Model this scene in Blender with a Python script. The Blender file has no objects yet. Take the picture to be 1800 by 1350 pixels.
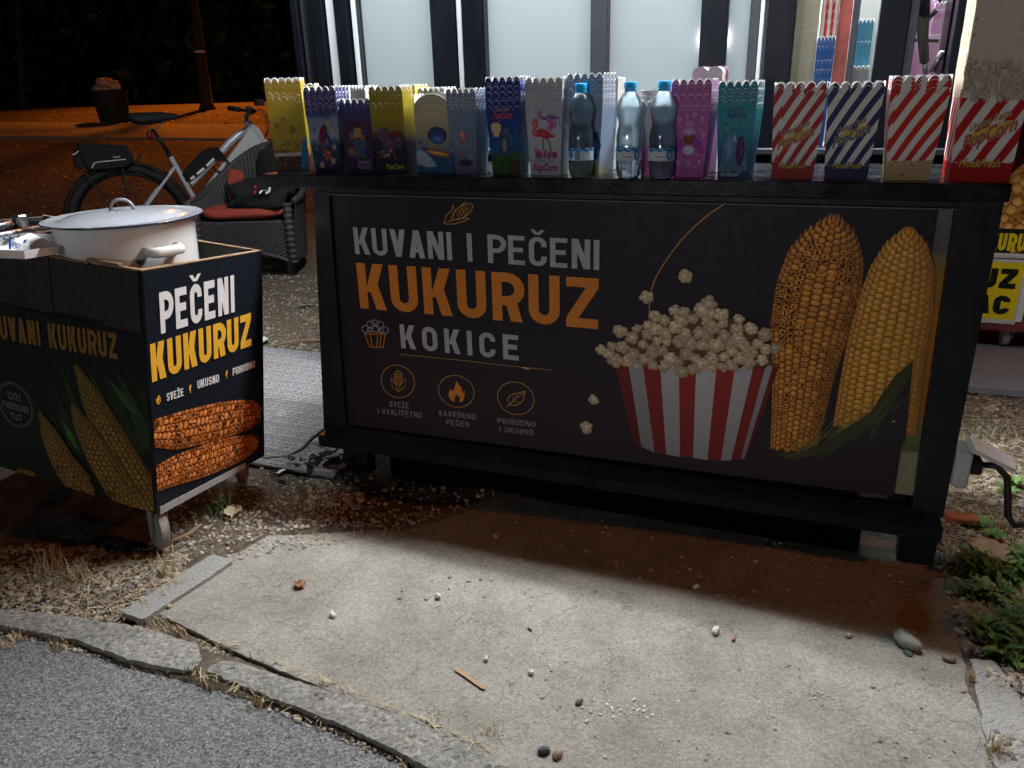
import bpy, math, random
import numpy as np
from mathutils import Vector, Matrix, noise
random.seed(7); RNG = np.random.default_rng(7)
sc = bpy.context.scene
COL = sc.collection
# ------------------------------------------------------------------ camera, world, lights, exposure
F_PX = 1353.0
def _n(v): return Vector(v).normalized()
_down = _n((100, 3525, F_PX)); _X = Vector((3703, 414, -F_PX)); _X = (_X - _X.dot(_down)*_down).normalized()
_Z = -_down; _Y = _Z.cross(_X)
RW = Matrix((_X, _Y, _Z))                       # camera axes (right, down, forward) -> world
CAM = Vector((0, -1.92, 1.18))
cam = bpy.data.cameras.new('camera'); cam_o = bpy.data.objects.new('camera', cam); COL.objects.link(cam_o)
r_, d_, f_ = RW @ Vector((1,0,0)), RW @ Vector((0,1,0)), RW @ Vector((0,0,1))
m4 = Matrix((r_, -d_, -f_)).transposed().to_4x4(); m4.translation = CAM
cam_o.matrix_world = m4
cam.sensor_width = 36; cam.lens = 36*F_PX/1800; cam.clip_start = .02; cam.clip_end = 600
sc.camera = cam_o
w = bpy.data.worlds.new('World'); sc.world = w; w.use_nodes = True
nt = w.node_tree; bg = nt.nodes['Background']
sky = nt.nodes.new('ShaderNodeTexSky'); sky.sky_type = 'NISHITA'; sky.sun_disc = False
sky.sun_elevation = math.radians(-4); sky.sun_rotation = math.radians(200)
nt.links.new(sky.outputs[0], bg.inputs[0]); bg.inputs[1].default_value = 0.05
def lamp(name, kind, loc, power, color, size=.1, target=None, **kw):
    l = bpy.data.lights.new(name, kind); l.energy = power; l.color = color
    o = bpy.data.objects.new(name, l); COL.objects.link(o); o.location = loc
    if kind == 'AREA':
        l.shape = 'RECTANGLE'; l.size = size; l.size_y = kw.get('size_y', .05)
    else: l.shadow_soft_size = size
    if target is not None:
        o.rotation_euler = (Vector(target)-Vector(loc)).to_track_quat('-Z', 'Y').to_euler()
    return o
LED_Z, LED_Y = 2.25, .41
led = lamp('led_bar_light', 'AREA', (-.74, LED_Y, LED_Z), 122, (.93, .97, 1.0), 2.36, None, size_y=.02); led.rotation_euler = (-.14, 0, -.060)
SOD = (1.0, .22, .016)
sp_ = lamp('street_light', 'SPOT', (-13.0, 14.0, 6.4), 3000, SOD, .12, (-9.6, 10.6, .0)); sp_.data.spot_size = math.radians(86); sp_.data.spot_blend = 1.0
lamp('street_light_road', 'POINT', (12.5, 1.1, 6.6), 1250, (1.0, .28, .04), .12)
lamp('front_fill_light', 'POINT', (-2.19, -13.5, 2.0), 680, (.96, .94, 1.0), .25)  # unseen lamp added behind the camera to brighten banner and box fronts
lamp('side_light', 'AREA', (-2.12, 1.45, 2.2), 34, (.95, .97, 1.0), .5, (-2.7, 1.5, 0), size_y=.05)
sc.view_settings.view_transform = 'Standard'; sc.view_settings.look = 'None'
sc.view_settings.gamma = 1; sc.view_settings.exposure = 0; sc.view_settings.use_curve_mapping = False
sc.cycles.use_denoising = True; sc.cycles.max_bounces = 10; sc.cycles.transparent_max_bounces = 16
sc.cycles.transmission_bounces = 10; sc.cycles.sample_clamp_indirect = 4

def ray(px, py): return RW @ Vector(((px-900)/F_PX, (py-675)/F_PX, 1))
def at(px, py, axis, val):                       # photo pixel -> point on an axis-aligned plane
    d = ray(px, py); return CAM + d*((val-CAM[axis])/d[axis])
def dep(px, py, depth): return CAM + ray(px, py)*depth
def on_plane(px, py, o, n):
    d = ray(px, py); return CAM + d*((o-CAM).dot(n)/d.dot(n))
def lin(r, g, b): return tuple(((c/255)/12.92 if c/255 <= .04045 else ((c/255+.055)/1.055)**2.4) for c in (r, g, b))
# ------------------------------------------------------------------ mesh helpers
class MB:
    def __init__(s): s.v = []; s.f = []; s.m = []; s.c = []; s.uv = {}
    def add(s, vs, fs, m=0, c=None):
        b = len(s.v); s.v += [tuple(p) for p in vs]
        s.f += [tuple(i+b for i in f) for f in fs]; s.m += [m]*len(fs)
        cc = c if c is not None else (1, 1, 1)
        s.c += list(cc) if (len(cc) and isinstance(cc[0], (tuple, list))) else [cc]*len(vs)
    def box(s, a, b, m=0, c=None, bev=0.0):
        x0, y0, z0 = (min(a[i], b[i]) for i in range(3)); x1, y1, z1 = (max(a[i], b[i]) for i in range(3))
        if bev <= 0:
            vs = [(x, y, z) for z in (z0, z1) for y in (y0, y1) for x in (x0, x1)]
            s.add(vs, [(0,2,3,1),(4,5,7,6),(0,1,5,4),(2,6,7,3),(0,4,6,2),(1,3,7,5)], m, c); return
        e = bev; vs = []; 
        P = {}
        for ix, x in enumerate((x0, x1)):
            for iy, y in enumerate((y0, y1)):
                for iz, z in enumerate((z0, z1)):
                    sx, sy, sz = (1-2*ix), (1-2*iy), (1-2*iz)
                    P[ix,iy,iz,0] = len(vs); vs.append((x, y+sy*e, z+sz*e))
                    P[ix,iy,iz,1] = len(vs); vs.append((x+sx*e, y, z+sz*e))
                    P[ix,iy,iz,2] = len(vs); vs.append((x+sx*e, y+sy*e, z))
        fs = []
        for k in range(2):
            fs.append([P[k,0,0,0],P[k,1,0,0],P[k,1,1,0],P[k,0,1,0]]); fs.append([P[0,k,0,1],P[1,k,0,1],P[1,k,1,1],P[0,k,1,1]])
            fs.append([P[0,0,k,2],P[1,0,k,2],P[1,1,k,2],P[0,1,k,2]])
        for i in range(2):
            for j in range(2):
                fs.append([P[i,j,0,0],P[i,j,1,0],P[i,j,1,1],P[i,j,0,1]])
                fs.append([P[i,0,j,0],P[i,1,j,0],P[i,1,j,2],P[i,0,j,2]])
                fs.append([P[0,i,j,1],P[1,i,j,1],P[1,i,j,2],P[0,i,j,2]])
                for k in range(2): fs.append([P[i,j,k,0],P[i,j,k,1],P[i,j,k,2]])
        s.add(vs, fs, m, c)
    def tube(s, pts, r, n=8, m=0, c=None, caps=True, closed=False):
        pts = [Vector(p) for p in pts]; rs = r if isinstance(r, (list, tuple)) else [r]*len(pts)
        vs = []; L = len(pts); up = None
        for i, p in enumerate(pts):
            if closed: t = (pts[(i+1) % L]-pts[i-1]).normalized()
            else: t = (pts[min(i+1, L-1)]-pts[max(i-1, 0)]).normalized()
            if up is None: up = Vector((0,0,1)) if abs(t.z) < .9 else Vector((1,0,0))
            a = t.cross(up).normalized(); b = a.cross(t).normalized(); up = b
            for k in range(n):
                q = 2*math.pi*k/n; vs.append(p+(a*math.cos(q)+b*math.sin(q))*rs[i])
        fs = []
        for i in range(L if closed else L-1):
            j = (i+1) % L
            fs += [(i*n+k, i*n+(k+1) % n, j*n+(k+1) % n, j*n+k) for k in range(n)]
        if caps and not closed: fs += [tuple(range(n))[::-1], tuple((L-1)*n+k for k in range(n))]
        s.add(vs, fs, m, c)
    def lathe(s, prof, n=24, o=(0,0,0), m=0, c=None, sx=1, sy=1, rot=None, mod=None):
        vs = []; fs = []; L = len(prof)
        for i, (r, z) in enumerate(prof):
            for k in range(n):
                q = 2*math.pi*k/n; rr = r*(mod(q, z) if mod else 1)
                v = Vector((rr*math.cos(q)*sx, rr*math.sin(q)*sy, z))
                if rot: v = rot @ v
                vs.append(v+Vector(o))
        for i in range(L-1): fs += [(i*n+k, i*n+(k+1) % n, (i+1)*n+(k+1) % n, (i+1)*n+k) for k in range(n)]
        if prof[0][0] > 1e-5: fs.append(tuple(range(n))[::-1])
        if prof[-1][0] > 1e-5: fs.append(tuple((L-1)*n+k for k in range(n)))
        s.add(vs, fs, m, c)
    def prism(s, poly, fr, t, m=0, c=None):        # poly in frame coords (u,v), thickness along w from -t/2 to t/2
        n = len(poly); vs = [fr(u, v, -t/2) for u, v in poly]+[fr(u, v, t/2) for u, v in poly]
        s.add(vs, [tuple(range(n))[::-1], tuple(range(n, 2*n))]+[(i, (i+1) % n, n+(i+1) % n, n+i) for i in range(n)], m, c)
    def blob(s, o, r, seed=0, amp=.2, n=10, m=0, c=None, sc3=(1,1,1), fr=None):
        vs = []; fs = []; rows = max(4, n//2+1)
        for i in range(rows+1):
            th = math.pi*i/rows
            for k in range(n):
                q = 2*math.pi*k/n; d = Vector((math.sin(th)*math.cos(q), math.sin(th)*math.sin(q), math.cos(th)))
                a = 1+amp*noise.noise(d*1.7+Vector((seed*3.1, seed*1.7, seed)))*1.6
                vs.append(Vector(o)+Vector((d.x*r*a*sc3[0], d.y*r*a*sc3[1], d.z*r*a*sc3[2])))
        for i in range(rows): fs += [(i*n+k, (i+1)*n+k, (i+1)*n+(k+1) % n, i*n+(k+1) % n) for k in range(n)]
        s.add(vs, fs, m, c)
    def mesh(s, name, mats, smooth=False, uv=None):
        me = bpy.data.meshes.new(name); me.from_pydata(s.v, [], s.f)
        for mm in (mats if isinstance(mats, (list, tuple)) else [mats]): me.materials.append(mm)
        me.polygons.foreach_set('material_index', s.m)
        a = me.color_attributes.new('Col', 'FLOAT_COLOR', 'POINT')
        arr = np.ones((len(s.v), 4), dtype=np.float32); arr[:, :3] = np.array(s.c, dtype=np.float32).reshape(-1, 3); a.data.foreach_set('color', arr.ravel())
        if uv is not None:
            ul = me.uv_layers.new(name='UVMap'); vi = np.zeros(len(me.loops), dtype=np.int32); me.loops.foreach_get('vertex_index', vi)
            ul.data.foreach_set('uv', np.array(uv, dtype=np.float32)[vi].ravel())
        if smooth: me.polygons.foreach_set('use_smooth', [True]*len(me.polygons))
        me.validate(); me.update(); return me
    def obj(s, name, mats, parent=None, smooth=False, label=None, auto=None, uv=None):
        me = s.mesh(name, mats, smooth or auto is not None, uv)
        if auto is not None: me.set_sharp_from_angle(angle=math.radians(auto))
        o = bpy.data.objects.new(name, me); COL.objects.link(o)
        if parent is not None: o.parent = parent
        if label: o['label'] = label
        return o
def tag(o, label=None, cat=None, group=None, kind=None):
    if label: o['label'] = label
    if cat: o['category'] = cat
    if group: o['group'] = group
    if kind: o['kind'] = kind
    return o
def thing(name, label, cat, loc=(0,0,0), rz=0, group=None, mat=None):
    o = bpy.data.objects.new(name, None); COL.objects.link(o); o.empty_display_size = .05
    if mat is not None: o.matrix_world = mat
    else: o.location = loc; o.rotation_euler = (0, 0, rz)
    return tag(o, label, cat, group)
def link_copy(o, parent=None):
    c = o.copy(); COL.objects.link(c); c.parent = parent; return c
# ------------------------------------------------------------------ materials
def mat(name, color=(.5,.5,.5), rough=.6, metal=0, var=0, vscale=20, bump=0, bscale=60, attr=False, trans=0, ior=1.45, emit=None, estr=0,
        coat=0, detail=6, color2=None, spec=None, rvar=0, stretch=None, sss=0):
    m = bpy.data.materials.new(name); m.use_nodes = True; t = m.node_tree; N = t.nodes; L = t.links; p = N['Principled BSDF']
    p.inputs['Base Color'].default_value = (*color, 1); p.inputs['Roughness'].default_value = rough; p.inputs['Metallic'].default_value = metal
    p.inputs['Transmission Weight'].default_value = trans; p.inputs['IOR'].default_value = ior; p.inputs['Coat Weight'].default_value = coat
    if spec is not None: p.inputs['Specular IOR Level'].default_value = spec
    src = None
    if attr:
        a = N.new('ShaderNodeAttribute'); a.attribute_name = 'Col'; src = a.outputs['Color']
    tc = N.new('ShaderNodeTexCoord'); vec = tc.outputs['Object']
    if stretch:
        mp = N.new('ShaderNodeMapping'); mp.inputs['Scale'].default_value = stretch; L.new(vec, mp.inputs[0]); vec = mp.outputs[0]
    if var or rvar:
        nz = N.new('ShaderNodeTexNoise'); nz.inputs['Scale'].default_value = vscale; nz.inputs['Detail'].default_value = detail; nz.inputs['Roughness'].default_value = .62
        L.new(vec, nz.inputs['Vector'])
    if var:
        mx = N.new('ShaderNodeMix'); mx.data_type = 'RGBA'
        mr = N.new('ShaderNodeMapRange'); mr.inputs[1].default_value = .3; mr.inputs[2].default_value = .7; L.new(nz.outputs[0], mr.inputs[0])
        if src is None:
            mx.inputs['A'].default_value = (*color, 1); mx.inputs['B'].default_value = (*(color2 or tuple(c*(1-var) for c in color)), 1); L.new(mr.outputs[0], mx.inputs['Factor'])
        else:
            mx.blend_type = 'MULTIPLY'; mx.inputs['Factor'].default_value = 1; L.new(src, mx.inputs['A'])
            mr.inputs[3].default_value = 1-var; mr.inputs[4].default_value = 1+var*.3
            cb = N.new('ShaderNodeCombineColor'); [L.new(mr.outputs[0], cb.inputs[i]) for i in range(3)]; L.new(cb.outputs[0], mx.inputs['B'])
        src = mx.outputs['Result']
    if src is not None: L.new(src, p.inputs['Base Color'])
    if rvar:
        m2 = N.new('ShaderNodeMapRange'); m2.inputs[1].default_value = .3; m2.inputs[2].default_value = .7
        m2.inputs[3].default_value = max(0, rough-rvar); m2.inputs[4].default_value = min(1, rough+rvar); L.new(nz.outputs[0], m2.inputs[0]); L.new(m2.outputs[0], p.inputs['Roughness'])
    if bump:
        b = N.new('ShaderNodeBump'); b.inputs['Strength'].default_value = bump; b.inputs['Distance'].default_value = .01
        n2 = N.new('ShaderNodeTexNoise'); n2.inputs['Scale'].default_value = bscale; n2.inputs['Detail'].default_value = 5; L.new(vec, n2.inputs['Vector'])
        L.new(n2.outputs[0], b.inputs['Height']); L.new(b.outputs[0], p.inputs['Normal'])
    if emit: p.inputs['Emission Color'].default_value = (*emit, 1); p.inputs['Emission Strength'].default_value = estr
    return m
M = {}
M['black'] = mat('black_paint', (.007,.009,.013), .4, var=.5, vscale=9, bump=.12, bscale=35, color2=(.012,.014,.018), rvar=.12, spec=.3)
M['slab'] = mat('black_laminate', (.008,.009,.012), .25, var=.4, vscale=14, color2=(.016,.018,.021), bump=.05, bscale=120, rvar=.12, spec=.22)
M['print'] = mat('printed_sheet', rough=.45, attr=True, var=.10, vscale=40, rvar=.1, bump=.04, bscale=14, spec=.28)
M['gloss'] = mat('glossy_print', rough=.3, attr=True, var=.06, vscale=60, rvar=.08, spec=.22)
M['white'] = mat('white_card', (.82,.82,.8), .6, var=.06, vscale=80)
M['enamel'] = mat('white_enamel', (.78,.79,.78), .16, var=.04, vscale=9, coat=.4, bump=.02, bscale=6)
M['lid'] = mat('glint_speckled_enamel', (.27,.285,.32), .2, var=.3, vscale=380, color2=(.40,.42,.45), coat=.4, detail=2)  # paler speckles in the colour stand for specular glints
M['navy_edge'] = mat('navy_enamel_edge', (.02,.025,.06), .25)
M['steel'] = mat('brushed_steel', (.62,.63,.64), .3, 1, var=.2, vscale=30, rvar=.12)
M['foil'] = mat('foil_tray', (.82,.83,.85), .24, 1, bump=.3, bscale=45, rvar=.1)
M['silver'] = mat('silver_paint', (.60,.62,.64), .32, .25, var=.06, vscale=30, coat=.3)
M['silver_flat'] = mat('pale_silver_panel', (.62,.63,.65), .38, .2, var=.05, vscale=25)
M['rubber'] = mat('black_rubber', (.016,.016,.017), .75, var=.4, vscale=60, bump=.25, bscale=160)
M['fabric'] = mat('black_fabric', (.013,.014,.016), .92, var=.4, vscale=90, bump=.5, bscale=420)
M['reflect'] = mat('reflective_strip', (.8,.8,.8), .35, var=.1, vscale=90)
M['red_fab'] = mat('rust_red_fabric', (.36,.060,.036), .92, var=.25, vscale=18, bump=.35, bscale=260)
M['wicker'] = mat('dark_wicker', (.030,.030,.033), .5, var=.55, vscale=90, bump=.6, bscale=130, color2=(.07,.068,.068))
M['wood_edge'] = mat('raw_plywood_edge', (.30,.19,.11), .75, var=.5, vscale=50, bump=.3, bscale=120, color2=(.2,.12,.06), stretch=(1,1,8))
M['wood_in'] = mat('stained_ply', (.17,.075,.05), .7, var=.5, vscale=22, bump=.2, bscale=90)
M['black_ply'] = mat('worn_black_board', (.012,.013,.014), .68, var=.9, vscale=11, color2=(.036,.034,.026), bump=.35, bscale=60, detail=10)
M['tape'] = mat('grey_edge_tape', (.42,.43,.44), .45, var=.3, vscale=60)
M['caster'] = mat('grey_plastic_wheel', (.30,.29,.28), .6, var=.5, vscale=70, color2=(.15,.13,.11), bump=.15, bscale=90)
M['alu'] = mat('dark_aluminium', (.0035,.004,.006), .32, var=.3, vscale=5, rvar=.1, color2=(.005,.006,.009), spec=.12)
M['grey_alu'] = mat('grey_aluminium', (.035,.04,.048), .35, .3, var=.4, vscale=50)
M['bright_strip'] = mat('white_seal', (.45,.48,.5), .5, var=.2, vscale=200)
M['panel'] = mat('lit_white_board', (.8,.82,.84), .7, var=.03, vscale=3, emit=(.74,.88,1.0), estr=.17)
M['inner'] = mat('white_interior_wall', (.75,.77,.76), .7, var=.05, vscale=6)
M['cap'] = mat('blue_bottle_cap', (.01,.45,.95), .35)
M['bin'] = mat('dark_green_bin', (.018,.022,.02), .7, var=.5, vscale=5, bump=.2, bscale=20)
M['bagm'] = mat('crumpled_bag', (.7,.45,.28), .5, bump=.6, bscale=16, var=.3, vscale=8)
M['bark'] = mat('rough_bark', (.07,.05,.035), .9, var=.6, vscale=12, bump=.9, bscale=22, stretch=(3,3,.6))
M['leaf'] = mat('foliage', rough=.6, attr=True, var=.25, vscale=30)
M['stone'] = mat('pebble_stone', rough=.7, attr=True, var=.35, vscale=90, bump=.15, bscale=300)
M['straw'] = mat('dry_straw', rough=.8, attr=True, var=.2, vscale=60)
M['redframe'] = mat('red_painted_steel', (.23,.045,.035), .5, var=.5, vscale=18, bump=.12, bscale=50)
M['plank'] = mat('grey_painted_plank', (.25,.25,.28), .7, var=.35, vscale=7, bump=.25, bscale=40, color2=(.19,.18,.2))
M['plast'] = mat('white_plastic', (.66,.66,.64), .45, var=.15, vscale=30)
M['cable'] = mat('black_cable', (.018,.018,.02), .5)
M['clear'] = mat('clear_acrylic', (.9,.92,1), .1, trans=1, ior=1.45)
M['wood_stick'] = mat('wooden_stick', (.42,.27,.15), .7, var=.3, vscale=60, stretch=(8,1,1))
M['granite'] = mat('granite_kerb', (.40,.39,.37), .8, var=.75, vscale=320, color2=(.17,.165,.155), bump=.3, bscale=240, detail=3)
M['brick'] = mat('brick_fragment', (.42,.13,.06), .85, var=.4, vscale=40, bump=.4, bscale=90)
M['redlens'] = mat('red_lens', (.12,.008,.012), .2)
M['dark_glass'] = mat('dark_glass', (.008,.009,.011), .08)
def ground_mat(name, stops, fine, bump, rough=.9, macro=1.3, blotch=.25, cracks=False, chip=(.55,1.35)):
    m = bpy.data.materials.new(name); m.use_nodes = True; t = m.node_tree; N = t.nodes; L = t.links; p = N['Principled BSDF']
    tc = N.new('ShaderNodeTexCoord')
    def nz(s, d=8, r=.6):
        n = N.new('ShaderNodeTexNoise'); n.inputs['Scale'].default_value = s; n.inputs['Detail'].default_value = d; n.inputs['Roughness'].default_value = r
        L.new(tc.outputs['Object'], n.inputs['Vector']); return n.outputs[0]
    a = nz(fine, 4, .75); b = nz(macro, 6); v = N.new('ShaderNodeTexVoronoi'); v.inputs['Scale'].default_value = fine*.9; L.new(tc.outputs['Object'], v.inputs['Vector'])
    cr = N.new('ShaderNodeValToRGB'); e = cr.color_ramp.elements
    e[0].position = stops[0][0]; e[0].color = (*stops[0][1], 1); e[1].position = stops[-1][0]; e[1].color = (*stops[-1][1], 1)
    for q, c in stops[1:-1]:
        x = e.new(q); x.color = (*c, 1)
    ad = N.new('ShaderNodeMath'); ad.operation = 'MULTIPLY_ADD'; L.new(b, ad.inputs[0]); ad.inputs[1].default_value = blotch; L.new(a, ad.inputs[2])
    sb = N.new('ShaderNodeMath'); sb.operation = 'SUBTRACT'; L.new(ad.outputs[0], sb.inputs[0]); sb.inputs[1].default_value = blotch*.5
    L.new(sb.outputs[0], cr.inputs[0])
    mx = N.new('ShaderNodeMix'); mx.data_type = 'RGBA'; mx.blend_type = 'MULTIPLY'; mx.inputs['Factor'].default_value = .55
    L.new(cr.outputs[0], mx.inputs['A']); vm = N.new('ShaderNodeMapRange'); vm.inputs[3].default_value = chip[0]; vm.inputs[4].default_value = chip[1]
    sp = N.new('ShaderNodeSeparateColor'); L.new(v.outputs['Color'], sp.inputs[0]); L.new(sp.outputs[0], vm.inputs[0])
    cb = N.new('ShaderNodeCombineColor'); [L.new(vm.outputs[0], cb.inputs[i]) for i in range(3)]; L.new(cb.outputs[0], mx.inputs['B'])
    L.new(mx.outputs['Result'], p.inputs['Base Color']); p.inputs['Roughness'].default_value = rough
    if cracks:
        n3 = N.new('ShaderNodeTexNoise'); n3.inputs['Scale'].default_value = 1.7; n3.inputs['Detail'].default_value = 9; n3.inputs['Roughness'].default_value = .55; L.new(tc.outputs['Object'], n3.inputs['Vector'])
        q1 = N.new('ShaderNodeMath'); q1.operation = 'SUBTRACT'; q1.inputs[1].default_value = .5; L.new(n3.outputs[0], q1.inputs[0]); q2 = N.new('ShaderNodeMath'); q2.operation = 'ABSOLUTE'; L.new(q1.outputs[0], q2.inputs[0])
        q3 = N.new('ShaderNodeMapRange'); q3.inputs[1].default_value = 0; q3.inputs[2].default_value = .0022; q3.inputs[3].default_value = .55; q3.inputs[4].default_value = 1; L.new(q2.outputs[0], q3.inputs[0])
        st2 = nz(5.5, 8, .7); q4 = N.new('ShaderNodeMapRange'); q4.inputs[1].default_value = .36; q4.inputs[2].default_value = .6; q4.inputs[3].default_value = .74; q4.inputs[4].default_value = 1.04; L.new(st2, q4.inputs[0])
        q5 = N.new('ShaderNodeMath'); q5.operation = 'MULTIPLY'; L.new(q3.outputs[0], q5.inputs[0]); L.new(q4.outputs[0], q5.inputs[1])
        c5 = N.new('ShaderNodeCombineColor'); [L.new(q5.outputs[0], c5.inputs[k]) for k in range(3)]
        m5 = N.new('ShaderNodeMix'); m5.data_type = 'RGBA'; m5.blend_type = 'MULTIPLY'; m5.inputs['Factor'].default_value = 1; L.new(mx.outputs['Result'], m5.inputs['A']); L.new(c5.outputs[0], m5.inputs['B']); L.new(m5.outputs['Result'], p.inputs['Base Color'])
    bp = N.new('ShaderNodeBump'); bp.inputs['Strength'].default_value = bump; bp.inputs['Distance'].default_value = .004; L.new(a, bp.inputs['Height']); L.new(bp.outputs[0], p.inputs['Normal'])
    return m
M['dirt'] = ground_mat('dry_dirt', [(.28,(.035,.025,.018)),(.5,(.105,.078,.052)),(.72,(.20,.16,.115))], 60, .8, .95, 1.1, .5)
M['concrete'] = ground_mat('worn_concrete', [(.22,(.15,.138,.115)),(.45,(.27,.25,.212)),(.6,(.325,.302,.262)),(.82,(.45,.425,.375))], 230, .38, .85, 2.2, .4, True, (.62,1.3))
M['asphalt'] = ground_mat('coarse_asphalt', [(.28,(.05,.05,.05)),(.5,(.145,.145,.145)),(.75,(.30,.30,.295))], 230, .5, .8, 2.0, .2, chip=(.22,2.1))
M['kerb'] = ground_mat('old_kerb', [(.28,(.12,.115,.10)),(.5,(.25,.24,.215)),(.75,(.40,.385,.35))], 120, .6, .9, 4, .4)
M['mat'] = ground_mat('grey_plastic_tile', [(.28,(.14,.14,.147)),(.5,(.24,.24,.25)),(.75,(.32,.32,.33))], 90, .4, .6, 3, .3)
M['path'] = ground_mat('far_path', [(.3,(.16,.15,.13)),(.7,(.3,.28,.25))], 30, .3, .9, .6, .3)
def thin_mat(name, tint, gloss=.12, haze=0):
    m = bpy.data.materials.new(name); m.use_nodes = True; t = m.node_tree; N = t.nodes; L = t.links; N.remove(N['Principled BSDF'])
    tr = N.new('ShaderNodeBsdfTransparent'); tr.inputs[0].default_value = (*tint, 1); g = N.new('ShaderNodeBsdfGlossy'); g.inputs['Roughness'].default_value = .04
    lw = N.new('ShaderNodeLayerWeight'); lw.inputs[0].default_value = .25; ml = N.new('ShaderNodeMath'); ml.operation = 'MULTIPLY_ADD'
    L.new(lw.outputs['Fresnel'], ml.inputs[0]); ml.inputs[1].default_value = .8; ml.inputs[2].default_value = gloss*.25
    base = tr.outputs[0]
    if haze:
        tl = N.new('ShaderNodeBsdfTranslucent'); tl.inputs[0].default_value = (.68,.90,1,1); m0 = N.new('ShaderNodeMixShader'); m0.inputs[0].default_value = haze; L.new(tr.outputs[0], m0.inputs[1]); L.new(tl.outputs[0], m0.inputs[2]); base = m0.outputs[0]
    mx = N.new('ShaderNodeMixShader'); L.new(ml.outputs[0], mx.inputs[0]); L.new(base, mx.inputs[1]); L.new(g.outputs[0], mx.inputs[2]); L.new(mx.outputs[0], N['Material Output'].inputs[0])
    return m
M['pet'] = thin_mat('clear_bottle_plastic', (.95,.98,1.0), .35, .34)
M['pane'] = thin_mat('window_glass', (.95,.975,.97), .06)
M['water'] = mat('drinking_water', (.90,.96,1), .0, trans=1, ior=1.33)
# ------------------------------------------------------------------ lettering and flat print
def arc(cx, cy, r, a0, a1, n=6, ry=None): return [(cx+r*math.cos(math.radians(a0+(a1-a0)*i/n)), cy+(ry or r)*math.sin(math.radians(a0+(a1-a0)*i/n))) for i in range(n+1)]
def ribbon(path, t, closed=False):               # mitred stroke -> quads
    P = [Vector((p[0], p[1])) for p in path]; n = len(P); L = []; Rr = []
    for i in range(n):
        a = P[i]-P[i-1] if (i > 0 or closed) else P[1]-P[0]; b = P[(i+1) % n]-P[i] if (i < n-1 or closed) else a
        if a.length < 1e-9: a = b
        if b.length < 1e-9: b = a
        a = a.normalized(); b = b.normalized(); na = Vector((-a.y, a.x)); nb = Vector((-b.y, b.x)); mv = na+nb
        if mv.length < 1e-6: mv = na
        mv = mv.normalized(); k = min(2.0, 1/max(.35, mv.dot(na))); L.append(P[i]+mv*(t/2*k)); Rr.append(P[i]-mv*(t/2*k))
    return [[L[i], L[(i+1) % n], Rr[(i+1) % n], Rr[i]] for i in range(n if closed else n-1)]
def para(xa, ya, xb, yb, hw): return [(xa, ya), (xa+hw, ya), (xb+hw, yb), (xb, yb)]
def rect(x0, y0, x1, y1): return [(x0, y0), (x1, y0), (x1, y1), (x0, y1)]
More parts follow.
